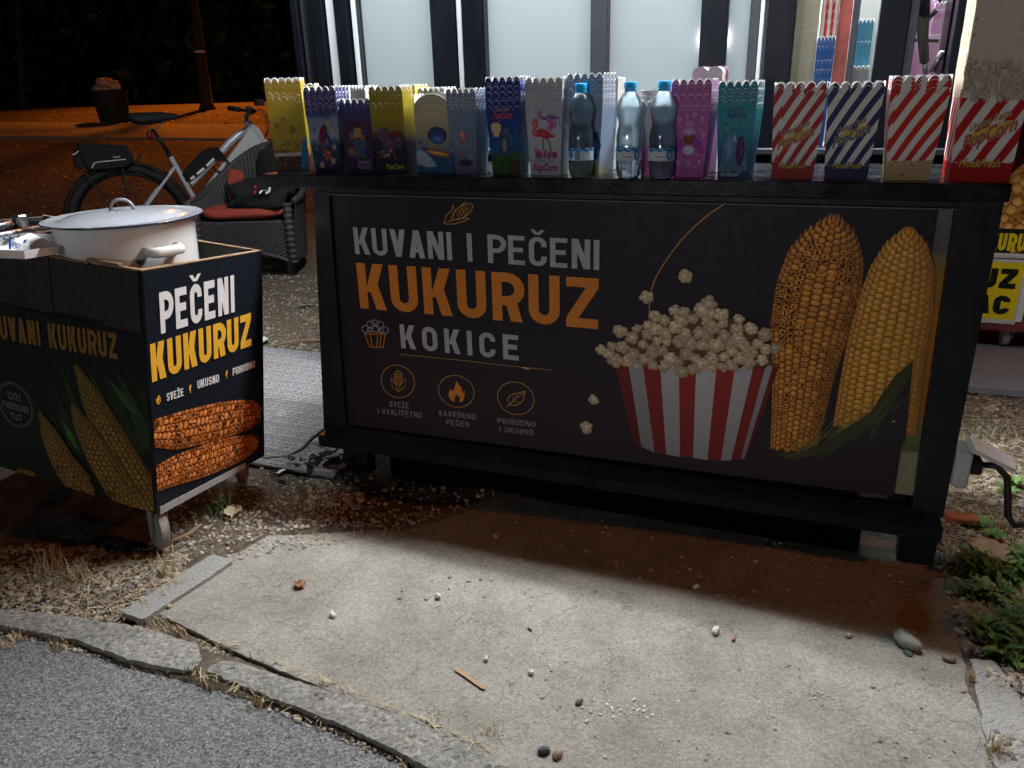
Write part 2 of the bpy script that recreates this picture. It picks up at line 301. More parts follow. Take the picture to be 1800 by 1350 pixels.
def glyph(ch, w, t):
    l, r, b, tp = t/2, w-t/2, t/2, 1-t/2; R_ = (r-l)/2; hw = t*1.18; Q = []
    base = {'Č': 'C', 'Š': 'S', 'Ž': 'Z'}.get(ch, ch)
    if base != ch:
        Q += [para(w*.5-hw*.42, 1.07, w*.5-t*1.05-hw*.3, 1.24, hw*.7), para(w*.5-hw*.3, 1.07, w*.5+t*1.05-hw*.4, 1.24, hw*.7)]
    c = base; V = lambda x: rect(x-t/2, 0, x+t/2, 1)
    if c == 'I': return t, [rect(0, 0, t, 1)]
    if c == '1': return w*.7, [rect(w*.7-t, 0, w*.7, 1), para(0, .72, w*.7-t, .95, t*.7)]
    if c == ' ': return w*.55, []
    if c == 'L': Q += [V(l), rect(t, 0, w*.9, t)]
    elif c == 'T': Q += [V(w/2), rect(0, 1-t, w/2-t/2, 1), rect(w/2+t/2, 1-t, w, 1)]
    elif c == 'E': Q += [V(l), rect(t, 0, w*.95, t), rect(t, 1-t, w*.95, 1), rect(t, .5-t*.4, w*.86, .5+t*.6)]
    elif c == 'K': Q += [V(l), para(t*.8, .38, w-hw, 1, hw), para(w*.36, .56, w-hw*.95, 0, hw)]
    elif c == 'V': Q += [para(w/2-hw/2, 0, 0, 1, hw), para(w/2-hw/2, 0, w-hw, 1, hw)]
    elif c == 'A': Q += [para(0, 0, w/2-hw/2, 1, hw), para(w-hw, 0, w/2-hw/2, 1, hw), rect(w*.24, .2, w*.76, .2+t*.8)]
    elif c == 'N': Q += [V(l), V(r), para(w-hw, 0, 0, 1, hw)]
    elif c == 'Z': Q += [rect(0, 0, w, t), rect(0, 1-t, w, 1), para(0, t, w-hw, 1-t, hw)]
    elif c == 'U': Q += ribbon([(l, 1)]+arc(l+R_, b+R_, R_, 180, 360, 8)+[(r, 1)], t)
    elif c in 'O0': Q += ribbon(arc(l+R_, b+R_, R_, 180, 360, 8)+arc(l+R_, tp-R_, R_, 0, 180, 8), t, True)
    elif c == 'C': Q += ribbon([(r, .34)]+arc(l+R_, b+R_, R_, 0, -180, 8)+arc(l+R_, tp-R_, R_, 180, 0, 8)+[(r, .66)], t)
    elif c == 'D': Q += [V(l)]+ribbon([(t, tp)]+arc(r-R_, tp-R_, R_, 90, 0, 5)+arc(r-R_, b+R_, R_, 0, -90, 5)+[(t, b)], t)
    elif c in 'PR':
        k = .24; Q += [V(l)]+ribbon([(t, tp)]+arc(r-k*.8, tp-k, k, 90, -90, 8, None)+[(t, tp-2*k)], t)
        if c == 'R': Q += [para(w*.42, tp-2*k, w-hw, 0, hw)]
    elif c == 'S':
        k = R_; Q += ribbon([(r, .70)]+arc(l+k, tp-k, k, 0, 180, 8)+[(l, .66), (l+.03, .58), (r-.03, .42), (r, .34)]+arc(l+k, b+k, k, 0, -180, 8)+[(l, .30)], t)
    elif c == '%': Q += ribbon(arc(w*.22, .78, w*.15, 0, 330, 8), t*.55, True)+ribbon(arc(w*.78, .22, w*.15, 0, 330, 8), t*.55, True)+[para(w*.15, 0, w*.75, 1, t*.6)]
    return w, Q
_tc = {}
def font_mesh(s, shear=0, offset=0):
    k = (s, shear, offset)
    if k not in _tc:
        cu = bpy.data.curves.new('t', 'FONT'); cu.body = s; cu.size = 1; cu.shear = shear; cu.offset = offset; cu.resolution_u = 3
        o = bpy.data.objects.new('t', cu); COL.objects.link(o); dg = bpy.context.evaluated_depsgraph_get(); dg.update()
        me = o.evaluated_get(dg).to_mesh(); vs = [(v.co.x, v.co.y) for v in me.vertices]; fs = [tuple(p.vertices) for p in me.polygons]
        bpy.data.objects.remove(o); bpy.data.curves.remove(cu); _tc[k] = (vs, fs)
    return _tc[k]
class PR(MB):                                    # flat print on a face: fr(u, v, w) with w out of the face
    def __init__(s, fr, lift=.0008): super().__init__(); s.fr = fr; s.lift = lift; s.k = 0; s.clip = None; s.marks = []
    def mark(s):
        if s.f and (not s.marks or s.marks[-1] != (len(s.v), len(s.f))): s.marks.append((len(s.v), len(s.f)))
    def pieces(s, name, m, parent, label=None):
        s.mark(); v0 = f0 = 0; out = []
        for v1, f1 in s.marks:
            q = MB(); q.v = s.v[v0:v1]; q.c = s.c[v0:v1]; q.f = [tuple(i-v0 for i in f) for f in s.f[f0:f1]]; q.m = [0]*(f1-f0); out.append(q.obj(name, m, parent, label=label)); v0, f0 = v1, f1
        return out
    def cut(s, pts):
        if not s.clip: return pts
        P = [tuple(p) for p in pts]
        for ax, lim, sg in ((0, s.clip[0], 1), (1, s.clip[1], 1), (0, s.clip[2], -1), (1, s.clip[3], -1)):
            Q = []
            for i in range(len(P)):
                a, b = P[i-1], P[i]; da, db = sg*(a[ax]-lim), sg*(b[ax]-lim)
                if (da < 0) != (db < 0): t = da/(da-db); Q.append((a[0]+(b[0]-a[0])*t, a[1]+(b[1]-a[1])*t))
                if db >= 0: Q.append(b)
            P = Q
            if len(P) < 3: return []
        return P
    def poly(s, pts, col, lay=1.0):
        pts = s.cut(pts)
        if len(pts) < 3: return
        s.k += 1; wv = s.lift+lay*.0006+(s.k % 7)*.00004
        s.add([s.fr(p[0], p[1], wv) for p in pts], [tuple(range(len(pts)))], 0, col)
    def fan(s, cx, cy, pts, cc, ce, lay=1.0):
        if s.clip:
            u0, v0, u1, v1 = s.clip
            if not (u0 <= cx <= u1 and v0 <= cy <= v1): return
            pts = [(min(u1, max(u0, p[0])), min(v1, max(v0, p[1]))) for p in pts]
        s.k += 1; wv = s.lift+lay*.0006+(s.k % 61)*.00001; n = len(pts)
        s.add([s.fr(cx, cy, wv)]+[s.fr(p[0], p[1], wv) for p in pts], [(0, i+1, (i+1) % n+1) for i in range(n)], 0, [cc]+([ce]*n if not isinstance(ce, list) else ce))
    def ell(s, cx, cy, rx, ry, cc, ce=None, rot=0, n=14, lay=1.0, hx=0, hy=0):
        co, si = math.cos(rot), math.sin(rot)
        pts = [(cx+rx*math.cos(q)*co-ry*math.sin(q)*si, cy+rx*math.cos(q)*si+ry*math.sin(q)*co) for q in [2*math.pi*i/n for i in range(n)]]
        s.fan(cx+hx, cy+hy, pts, cc, ce or cc, lay)
    def line(s, path, t, col, closed=False, lay=1.0):
        for q in ribbon(path, t, closed): s.poly(q, col, lay)
    def word(s, text, x0, z0, x1, z1, col, t=.2, w=.5, gap=.11, lay=2.0, slope=0.0, cols=None, mark=True):
        if mark: s.mark()
        gl = [glyph(c, w, t) for c in text]; tot = sum(g[0] for g in gl)+gap*(len(gl)-1); H = z1-z0; k = (x1-x0)/tot; x = 0
        for (gw, Q), ch in zip(gl, text):
            for q in Q: s.poly([(x0+(x+p[0])*k, z0+p[1]*H+(x+p[0])*k*slope) for p in q], col, lay)
            if mark: s.mark()
            x += gw+gap
    def font(s, text, cx, cy, height, col, width=None, rot=0, shear=.25, offset=0, lay=3.0):
        vs, fs = font_mesh(text, shear, offset)
        if not vs: return
        xs = [v[0] for v in vs]; ys = [v[1] for v in vs]; kx = ky = height/.72
        if width: kx = width/(max(xs)-min(xs))
        mx, my = (max(xs)+min(xs))/2, .36; co, si = math.cos(rot), math.sin(rot); wv = s.lift+lay*.0006
        s.add([s.fr(cx+(v[0]-mx)*kx*co-(v[1]-my)*ky*si, cy+(v[0]-mx)*kx*si+(v[1]-my)*ky*co, wv) for v in vs], fs, 0, col)
    def popcorn(s, cx, cy, r, rnd, lay=3.0, tone=1.0):
        n = rnd.randint(5, 7); a0 = rnd.random()*6
        for i in range(n):
            a = a0+6.283*i/n+rnd.uniform(-.3, .3); rr = r*rnd.uniform(.38, .55); d = r*rnd.uniform(.42, .62); k = rnd.uniform(.75, 1.05)*tone
            x, y = cx+d*math.cos(a), cy+d*math.sin(a)
            s.ell(x, y, rr*1.08, rr, (1.05*k,.92*k,.68*k), (.62*k,.40*k,.17*k), n=9, lay=lay+rnd.random()*.8, hx=-rr*.25, hy=rr*.35)
        s.ell(cx, cy, r*.5, r*.45, (1.1*tone,1.02*tone,.86*tone), (.74*tone,.54*tone,.30*tone), n=9, lay=lay+.9, hx=-r*.1, hy=r*.15)
        if rnd.random() < .5: s.ell(cx+r*.15, cy-r*.1, r*.16, r*.13, (.25,.10,.03), (.55,.32,.12), n=7, lay=lay+1.0)
    def cob(s, axis, half, rows, ks, colf, back, lay=2.0, rnd=random, skew=0.0, hi=0.0, char=None):   # axis: base..tip points, half: half width at each
        A = [Vector((p[0], p[1])) for p in axis]; n = len(A)
        seg = [0]
        for i in range(1, n): seg.append(seg[-1]+(A[i]-A[i-1]).length)
        def ev(d):
            d = min(max(d, 0), seg[-1]); i = 1
            while i < n-1 and seg[i] < d: i += 1
            f = (d-seg[i-1])/max(1e-9, seg[i]-seg[i-1]); t = (A[i]-A[i-1]).normalized()
            return A[i-1].lerp(A[i], f), t, half[i-1]+(half[i]-half[i-1])*f
        out = []; K = 24
        for sd in (1, -1):
            for i in range(K+1):
                p, t, h = ev(seg[-1]*(i if sd > 0 else K-i)/K); out.append(p+Vector((-t.y, t.x))*h*sd)
        c0 = ev(seg[-1]*.5)[0]; 
        for i in range(K):
            s.poly([out[i], out[i+1], out[2*K-i], out[2*K+1-i]], back, lay-.9)
        for j in range(rows):
            ph = math.radians(-78+156*(j+.5)/rows); wd = math.cos(ph)*156/rows*math.pi/180*.54
            d = ks*(.5 if j % 2 else 0)+ks*.4
            while d < seg[-1]-ks*.2:
                p, t, h = ev(d+skew*ks*math.sin(ph)); nv = Vector((-t.y, t.x)); q = p+nv*h*math.sin(ph)
                hw, hl = max(h*wd, .0006), ks*.5*rnd.uniform(.9, 1.02)
                sh = .45+.55*math.cos(ph-.35); cc, ce = colf(sh, d/seg[-1], j/rows)
                hw *= rnd.uniform(.86,1.04); q = q+t*hl*rnd.uniform(-.12,.12)
                pts = [q+nv*hw*x*rnd.uniform(.9,1.06)+t*hl*y*rnd.uniform(.9,1.06) for x, y in ((-.92,-.55),(-.5,-.95),(.5,-.95),(.92,-.55),(.92,.55),(.5,.95),(-.5,.95),(-.92,.55))]
                s.fan((q+nv*hw*.15+t*hl*.25).x, (q+nv*hw*.15+t*hl*.25).y, pts, cc, ce, lay+(j % 2)*.2)
                cz = char(d/seg[-1], j/rows) if char else 0
                if cz > 0: hc = q+nv*hw*rnd.uniform(-.2,.2)+t*hl*rnd.uniform(-.25,.25); s.ell(hc.x, hc.y, hw*rnd.uniform(.5,1.0)*min(1,.45+cz), hl*rnd.uniform(.3,1.0)*min(1,.45+cz), (.03,.012,.006), (.10,.035,.010), n=7, rot=rnd.random()*3, lay=lay+.45)
                elif hi and sh > .55 and rnd.random() < .75: hc = q+nv*hw*.3+t*hl*.35; s.ell(hc.x, hc.y, hw*.34, hl*.22, tuple(min(1.4, v*1.2+hi*sh) for v in cc), cc, n=7, lay=lay+.5)
                d += ks
def obj_print(pr, name, parent, m='print', label=None): return pr.obj(name, M[m], parent, label=label)
# ------------------------------------------------------------------ ground
def wthing(name, label, cat, loc, group=None):   # a thing whose meshes are written in world coordinates
    return thing(name, label, cat, loc, 0, group)
def wobj(mb, name, mats, parent=None, **kw):
    o = mb.obj(name, mats, parent, **kw)
    if parent is not None:
        p = parent; off = Vector((0, 0, 0))
        if p.parent is None: off = Vector(p.location); o.matrix_parent_inverse = Matrix.Translation(-off)
    return o
def ramp(x, y): return min(1.05, .08*max(0, math.hypot(x, y-CAM.y)-5.0)) if (y > -1 and x < .6) else 0
PAD = [(-1.425,-.778),(-1.395,-.49),(-1.36,-.40),(-1.22,-.325),(-1.0,-.24),(-.8,.0),(-.3,.2),(.40,.2),(.405,-.3),(.425,-1.03),(-.474,-.918),(-1.10,-.835)]
def inside(x, y, P):
    c = False; n = len(P)
    for i in range(n):
        x1, y1 = P[i]; x2, y2 = P[i-1]
        if (y1 > y) != (y2 > y) and x < (x2-x1)*(y-y1)/(y2-y1)+x1: c = not c
    return c
def edge_dist(x, y, P):
    b = 9
    for i in range(len(P)):
        a = Vector(P[i]); d = Vector(P[i-1])-a; q = Vector((x, y))-a; t = max(0, min(1, q.dot(d)/d.length_squared)); b = min(b, (q-d*t).length)
    return b
def gh(x, y):
    z = .012*noise.noise((x*3.1, y*3.1, 1))+.010*noise.noise((x*9, y*9, 4))+.004*noise.noise((x*31, y*31, 2))+ramp(x, y)
    if y < -.78:
        k = min(1, (-.78-y)/.08); z = z*(1-k)+k*(-.006+.3*z)
        if x < -1.22 and y < -.885: z -= .05*min(1, (-1.22-x)/.1)
        if y < -.935: z = min(z, -.008-min(1, (-.935-y)/.03)*.075)
        return z
    if -1.6 < x < .6 and y < .4:
        e = edge_dist(x, y, PAD)
        if inside(x, y, PAD): k = min(1, e/.10); return z*(1-k)+(.013 if y > -.5 and x < .2 else .004)*(1-k)-.05*k
        return z+(.013 if y > -.5 and x < .2 else .004)*max(0, 1-e/.15)
    return z
def axis(dense0, dense1, step, far0, far1):
    a = list(np.arange(dense0, dense1, step)); s = step
    v = a[0]; lo = []
    while v > far0: s *= 1.17; v -= s; lo.append(v)
    s = step; v = a[-1]; hi = []
    while v < far1: s *= 1.17; v += s; hi.append(v)
    return lo[::-1]+a+hi
gx = axis(-2.6, 1.1, .022, -260, 260); gy = axis(-1.15, 2.2, .022, -260, 300)
g = MB(); nx = len(gx)
g.v = [(x, y, gh(x, y)) for y in gy for x in gx]
g.f = [(j*nx+i, j*nx+i+1, (j+1)*nx+i+1, (j+1)*nx+i) for j in range(len(gy)-1) for i in range(nx-1)]; g.m = [0]*len(g.f); g.c = [(1,1,1)]*len(g.v)
tag(g.obj('ground', M['dirt'], smooth=True), 'bare brown dirt ground around the stall', kind='structure')
def sheet(name, poly, z, step, amp, m, thick=.05, seed=0, rag=.0, label=None):
    # a slab with a granular top, ragged outline and real edge
    xs = [p[0] for p in poly]; ys = [p[1] for p in poly]; x0, x1, y0, y1 = min(xs), max(xs), min(ys), max(ys)
    nx_, ny_ = int((x1-x0)/step)+2, int((y1-y0)/step)+2; mb = MB(); idx = {}
    rg = np.random.default_rng(seed); R = rg.normal(0, amp, (ny_, nx_)); R2 = rg.normal(0, 1, (ny_, nx_))
    for j in range(ny_):
        for i in range(nx_):
            x, y = x0+i*step, y0+j*step
            if inside(x, y, poly):
                idx[i, j] = len(mb.v)
                mb.v.append((x+R2[j, i]*step*.15, y, z+R[j, i]+amp*2.2*noise.noise((x*7, y*7, seed))))
    F = []
    for (i, j) in idx:
        q = [(i, j), (i+1, j), (i+1, j+1), (i, j+1)]
        if all(k in idx for k in q): F.append(tuple(idx[k] for k in q))
    used = {}
    for f in F:
        for a, b in zip(f, f[1:]+f[:1]): used[(a, b)] = 1
    rim = [(a, b) for (a, b) in used if (b, a) not in used]; lo = {}
    for a, b in rim:
        for k in (a, b):
            if k not in lo:
                lo[k] = len(mb.v); v = mb.v[k]; mb.v.append((v[0], v[1], v[2]-thick))
    for k in lo:                                     # pull the outline onto the true edge, slightly ragged
        x, y, z_ = mb.v[k]; q0 = Vector((x, y)); bd_ = 9
        for i in range(len(poly)):
            a = Vector(poly[i]); d = Vector(poly[i-1])-a; t = max(0, min(1, (q0-a).dot(d)/d.length_squared)); c_ = a+d*t
            if (q0-c_).length < bd_: bd_ = (q0-c_).length; best = c_
        nx2 = best.x+rag*(noise.noise((x*13, y*13, seed))+.6*noise.noise((x*47, y*47, seed+2))); ny2 = best.y+rag*(noise.noise((x*13, y*13, seed+5))+.6*noise.noise((x*47, y*47, seed+7)))
        mb.v[k] = (nx2, ny2, z_-abs(amp)*1.5); mb.v[lo[k]] = (nx2, ny2, z_-thick)
    F += [(b, a, lo[a], lo[b]) for a, b in rim]
    mb.f = F; mb.m = [0]*len(F); mb.c = [(1,1,1)]*len(mb.v)
    return tag(mb.obj(name, M[m], smooth=False), label, kind='structure')
sheet('concrete_pavement', PAD, .004, .0065, .00035, 'concrete', .06, 3, .0045, 'worn concrete pad in front of the counter')
ap = [tuple(at(px, py, 2, -.012).xy) for px, py in ((-60,1112),(60,1119),(130,1136),(220,1160),(330,1185),(450,1233),(600,1296),(700,1338),(780,1376))]
sheet('road', ap+[(-.2,-1.05),(-.2,-1.5),(-2.1,-1.5)], -.013, .0048, .0006, 'asphalt', .03, 5, .005, 'coarse grey asphalt along the kerb')
far = MB(); far.box((-60,-40,-.075),(60,-1.06,-.045)); tag(far.obj('road', M['asphalt']), 'grey asphalt path behind the photographer', kind='structure')
def pxpoly(pts, z): return [tuple(at(px, py, 2, z).xy) for px, py in pts]
kA = pxpoly([(-60,1052),(0,1070),(130,1083),(247,1102),(347,1132),(356,1160),(332,1182),(223,1157),(133,1124),(0,1098),(-60,1085)], .004)
kB = pxpoly([(357,1176),(398,1158),(500,1190),(600,1222),(740,1272),(900,1345),(960,1380),(880,1395),(760,1352),(700,1322),(600,1272),(480,1228)], .004)
sheet('kerb', kA, .006, .007, .0012, 'kerb', .07, 8, .003, 'old concrete kerb strip beside the asphalt')
sheet('kerb', kB, .006, .007, .0012, 'kerb', .07, 9, .003, 'second kerb strip in front of the concrete pad')
gL = pxpoly([(211,1077),(252,1089),(412,985),(373,974)], .014)
sheet('kerb', gL, .016, .006, .0006, 'granite', .06, 10, .003, 'pale granite kerb piece on the left edge of the pad')
gR = pxpoly([(1706,1158),(1745,1163),(1800,1236),(1850,1300),(1850,1380),(1752,1360),(1728,1275)], .010)
sheet('kerb', gR, .012, .006, .0006, 'granite', .06, 11, .006, 'pale granite kerb piece on the right edge of the pad')
# far footpath, following the rising ground
def ghit(px, py):
    d = ray(px, py); t = 3.0
    while t < 60:
        p = CAM+d*t
        if p.z <= ramp(p.x, p.y)+.02: return p
        t += .03
    return CAM+d*60
fp = MB(); up_, lo_ = [], []
for k in range(25):
    px = -160+k*36
    up_.append(ghit(px, 214+9*k/24)); lo_.append(ghit(px, 240+8*k/24))
for a, b in zip(up_, lo_):
    fp.v += [(a.x, a.y, ramp(a.x, a.y)+.035), (b.x, b.y, ramp(b.x, b.y)+.035), (b.x+.05, b.y-.1, ramp(b.x, b.y)-.05)]
for i in range(24): fp.f += [(3*i+1, 3*i+4, 3*i+3, 3*i), (3*i+2, 3*i+5, 3*i+4, 3*i+1)]
fp.m = [0]*len(fp.f); fp.c = [(1,1,1)]*len(fp.v)
tag(fp.obj('path', M['path']), 'pale footpath far behind the bicycle under the street light', kind='structure')
# plastic tile mat behind, each tile its own piece
mt = thing('floor_mat', 'grey plastic tile mat on the dirt between cart and counter', 'mat', (-1.9, .48, .012))
tp = MB(); S_ = .098
tp.box((-.0485,-.0485,0),(.0485,.0485,.010), bev=.002)
tile = tp.mesh('tile', M['mat']); n_ = 0
for i in range(-9, 6):
    for j in range(-5, 6):
        o = bpy.data.objects.new('tile', tile); COL.objects.link(o); o.parent = mt
        o.location = (i*S_, j*S_, .001*noise.noise((i*1.7, j*2.3, 0))); o.rotation_euler = (random.uniform(-.006,.006), random.uniform(-.006,.006), 0)
rib = MB()
for i in range(-9, 6):
    for j in range(-5, 6):
        for k in range(4):
            for q in range(4):
                a, b = i*S_-.036+k*.024, j*S_-.036+q*.024; rib.box((a-.007,b-.0025,.010),(a+.007,b+.0025,.0125))
tag(rib.obj('grip_rib', M['mat'], mt), kind='stuff')
# ------------------------------------------------------------------ kiosk behind the counter
K = .85
kx = lambda px, py=100: at(px, py, 1, K).x
ki = wthing('kiosk', 'dark aluminium kiosk with white lit windows behind the counter', 'kiosk', (-.7, 1.6, 0))
def kbox(name, a, b, m, bev=0.0): 
    q = MB(); q.box(a, b, bev=bev); return wobj(q, name, M[m], ki)
XL, XR = -1.95, .375; ZS, ZT = .955, 2.15
kbox('plinth_wall', (XL, K, .12), (XR, K+.06, ZS), 'alu'); 
for zz in (.30,.48,.66,.84): kbox('cladding_slat', (XL+.01, K-.012, zz-.082), (XR-.01, K-.001, zz+.082), 'alu', .006)
kbox('window_sill', (XL-.01, K-.035, ZS), (XR+.01, K+.06, ZS+.022), 'grey_alu', .004)
kbox('header', (XL, K-.02, ZT), (XR, K+.08, ZT+.14), 'alu', .004)
kbox('back_wall', (XL, 2.45, .1), (XR, 2.5, ZT+.14), 'inner'); kbox('side_wall', (XL, K+.081, .1), (XL+.05, 2.45, ZT+.13), 'alu'); kbox('side_wall', (XR-.05, K+.081, .1), (XR, 2.45, ZT+.13), 'alu')
kbox('floor_panel', (XL+.05, K+.06, .1), (XR-.05, 2.45, .13), 'inner')
kbox('ceiling_panel', (XL+.05, K+.08, ZT+.05), (XR-.05, 2.45, ZT+.08), 'inner')
kbox('roof', (XL-.08, .30, ZT+.141), (XR+.08, 2.6, ZT+.22), 'alu', .01)
posts = [(560,580,'alu',.0),(600,622,'alu',.0),(765,806,'alu',0),(819,853,'alu',0),(1040,1070,'grey_alu',.004),(1230,1276,'alu',0),(1345,1392,'alu',0),(1537,1588,'alu',0),(1668,1690,'alu',0)]
for a, b, m, r in posts: kbox('mullion', (kx(a), K-.025+r, ZS+.022), (kx(b), K+.055, ZT), m, .003)
for a, b in ((584,598),(627,634),(808,817),(1331,1338)): kbox('seal_strip', (kx(a), K-.012, ZS+.022), (kx(b), K+.03, ZT), 'bright_strip', .002)
for a, b in ((634,640),(853,858),(1313,1330),(1588,1604),(1490,1502)): kbox('glazing_bar', (kx(a), K-.005, ZS+.022), (kx(b), K+.03, ZT), 'grey_alu', .002)
kbox('red_post', (kx(1466), K+.02, ZS+.022), (kx(1489), K+.07, ZT), 'redframe')
kbox('mullion', (XL, K-.02, ZS+.022), (XL+.03, K+.055, ZT), 'alu', .003); kbox('dark_pane', (XL+.03, K+.01, ZS+.022), (kx(560), K+.02, ZT), 'dark_glass')
kbox('trim_line', (kx(541), K-.012, ZS+.022), (kx(543), K+.01, ZT), 'grey_alu')
for a, b in ((640,765),(858,1040),(1070,1230),(1276,1313)):
    kbox('lit_board', (kx(a), K+.012, ZS+.022), (kx(b), K+.022, ZT), 'panel'); kbox('window_pane', (kx(a), K-.003, ZS+.022), (kx(b), K+.002, ZT), 'pane')
kbox('window_pane', (kx(1392), K+.005, ZS+.022), (kx(1466), K+.009, ZT), 'pane'); kbox('window_pane', (kx(1502), K+.005, ZS+.022), (kx(1537), K+.009, ZT), 'pane'); kbox('window_pane', (kx(1604), K+.005, ZS+.022), (kx(1668), K+.009, ZT), 'pane')
kbox('shelf', (-.17, K+.10, ZS-.01), (XR-.06, K+.42, ZS+.01), 'inner')
kbox('shelf_back', (-.17, K+.42, ZS-.01), (XR-.06, K+.44, ZT), 'inner')
# the lamp the counter is lit by: a bar under the roof edge, and the light inside the kiosk
lb = wthing('light_bar', 'white light bar under the kiosk roof edge', 'lamp', (-.62, LED_Y, LED_Z))
q = MB(); q.box((-1.94, LED_Y-.04, LED_Z+.012), (.46, LED_Y+.04, LED_Z+.05), bev=.006); hs = wobj(q, 'housing', M['plast'], lb); hs.matrix_parent_inverse = Matrix.Identity(4); hs.data.transform(Matrix.Translation(-Vector(lb.location)-Vector((-.12,0,0)))); hs.location = (-.12,0,0); hs.rotation_euler = (0,0,-.060)
for x in (-1.6, -.7, .2):
    q = MB(); q.box((x, LED_Y-.01, LED_Z+.05), (x+.03, LED_Y+.01, ZT+.141)); wobj(q, 'bracket', M['steel'], lb)
sb2 = wthing('side_light_bar', 'short white light bar on the kiosk side over the mat', 'lamp', (-2.05, 1.45, 2.2))
q = MB(); q.box((-2.15, 1.18, 2.215), (-2.09, 1.72, 2.25), bev=.006); wobj(q, 'housing', M['plast'], sb2)
q = MB(); q.box((-2.09, 1.4, 2.225), (XL-.001, 1.5, 2.24)); wobj(q, 'bracket', M['steel'], sb2)
lamp('kiosk_inside_light', 'AREA', (.1, K+.24, ZT-.05), 42, (.93,.98,1), .5, (.1, K+.24, 0), size_y=.2)
# ------------------------------------------------------------------ the counter and its banner
ct = wthing('sales_counter', 'long black market counter with printed corn and popcorn banner', 'counter', (-.5, .2, 0))
def cpart(name, a, b, m='black', bev=.003): q = MB(); q.box(a, b, bev=bev); return wobj(q, name, M[m], ct)
ST = .965
cpart('counter_top', (-1.522, 0, .927), (.387, .44, ST), 'slab', .0025)
def post(poly, y0, y1, name='post'):
    q = MB(); q.prism(poly, lambda u, v, w_: Vector((u, (y0+y1)/2+w_, v)), y1-y0); return wobj(q, name, M['black'], ct)
post([(-1.440,.145),(-1.352,.145),(-1.322,.926),(-1.372,.926)], .028, .075)
post([(.316,.145),(.386,.145),(.383,.926),(.293,.926)], .028, .075)
post([(-1.440,.145),(-1.40,.145),(-1.335,.926),(-1.372,.926)], .37, .41); post([(.34,.145),(.386,.145),(.383,.926),(.34,.926)], .37, .41)
post([(-1.425,.19),(.315,.19),(.293,.926),(-1.36,.926)], .075, .09, 'backing_board')
q = MB(); q.prism([(.0765,.19),(.369,.19),(.369,.926),(.0765,.926)], lambda u, v, w_: Vector((.379+w_, u, v)), .006); wobj(q, 'side_panel', M['black'], ct)
q = MB(); q.prism([(.0765,.19),(.369,.19),(.369,.926),(.0765,.926)], lambda u, v, w_: Vector((-1.375-.06*(1-v)+w_, u, v)), .006); wobj(q, 'side_panel', M['black'], ct)
cpart('bottom_rail', (-1.452, .004, .088), (.388, .06, .128)); 
q = MB(); q.prism([(.004,.1285),(.05,.1285),(.05,.162),(.03,.162),(.012,.140)], lambda u, v, w_: Vector((-.525+w_, u, v)), 1.80); wobj(q, 'bottom_rail', M['black'], ct)
cpart('bottom_rail', (-1.44, .36, .088), (.386, .40, .145)); 
cpart('top_rail', (-1.36, .026, .9085), (.30, .06, .9262))
for x0, x1, y0 in ((-1.375,-1.285,.025),(.300,.385,.025),(-1.375,-1.285,.33),(.300,.385,.33)): cpart('leg', (x0, y0, -.02), (x1, y0+.055, .0875))
M['counter_shade'] = mat('under_counter_shade', (.003,.0035,.0045), .9, spec=.05)
cpart('shade_box', (-1.2, .03, -.01), (.207, .30, .0875), 'counter_shade', 0)  # near-black box added under the counter to stand for the shade there
rsc = random.Random(31); sc_m = mat('rubbed_paint', (.10,.10,.105), .7, var=.5, vscale=200)
for k in range(14):
    x = rsc.uniform(-1.3,.3) if k < 7 else rsc.gauss(-.45,.16); z = rsc.choice([.091,.127,.091]); L_ = rsc.uniform(.01,.06); 
    q = MB(); q.box((x, .0034, z), (x+L_, .0045, z+rsc.uniform(.0006,.0016))); wobj(q, 'scuff', sc_m, ct)
q = MB(); q.box((-1.33, .0245, .9055), (.295, .0262, .9078)); wobj(q, 'highlight_strip', mat('painted_highlight_strip', (.16,.17,.19), .5, var=.6, vscale=18), ct)  # grey strip put in for the bright line of light below the rail
YB = .040
def bx(px, py): v = at(px, py, 1, YB); return (v.x, v.z)
def c7(x, y): return bx(560+x/2.873, 330+y/2.873)
def c8(x, y): return bx(1000+x/2.25, 330+y/2.25)
bfr = lambda u, v, w_: Vector((u, YB-w_, v))
bn = MB(); NX, NZ = 28, 16                        # sheet with a printed colour gradient and slight waviness
cTL, cTR, cBR, cBL = bx(577,337), bx(1650,363), bx(1571,873), bx(607,746)
for j in range(NZ+1):
    for i in range(NX+1):
        u, v = i/NX, j/NZ
        xx = (cBL[0]*(1-u)+cBR[0]*u)*(1-v)+(cTL[0]*(1-u)+cTR[0]*u)*v; zz = (cBL[1]*(1-u)+cBR[1]*u)*(1-v)+(cTL[1]*(1-u)+cTR[1]*u)*v
        bn.v.append((xx, YB+.0006*noise.noise((xx*4, zz*4, 3))+.0003, zz)); k = min(1, max(0, (1-v)*.75+.3*max(0, u-.5)))
        bn.c.append((.009+.028*k, .010+.008*k, .018+.009*k))
bn.f = [(j*(NX+1)+i, j*(NX+1)+i+1, (j+1)*(NX+1)+i+1, (j+1)*(NX+1)+i) for j in range(NZ) for i in range(NX)]; bn.m = [0]*len(bn.f)
banner = wobj(bn, 'banner', M['print'], ct)
def bprint(name, fn): p = PR(bfr, .0012); fn(p); return p.pieces(name, M['print'], banner)
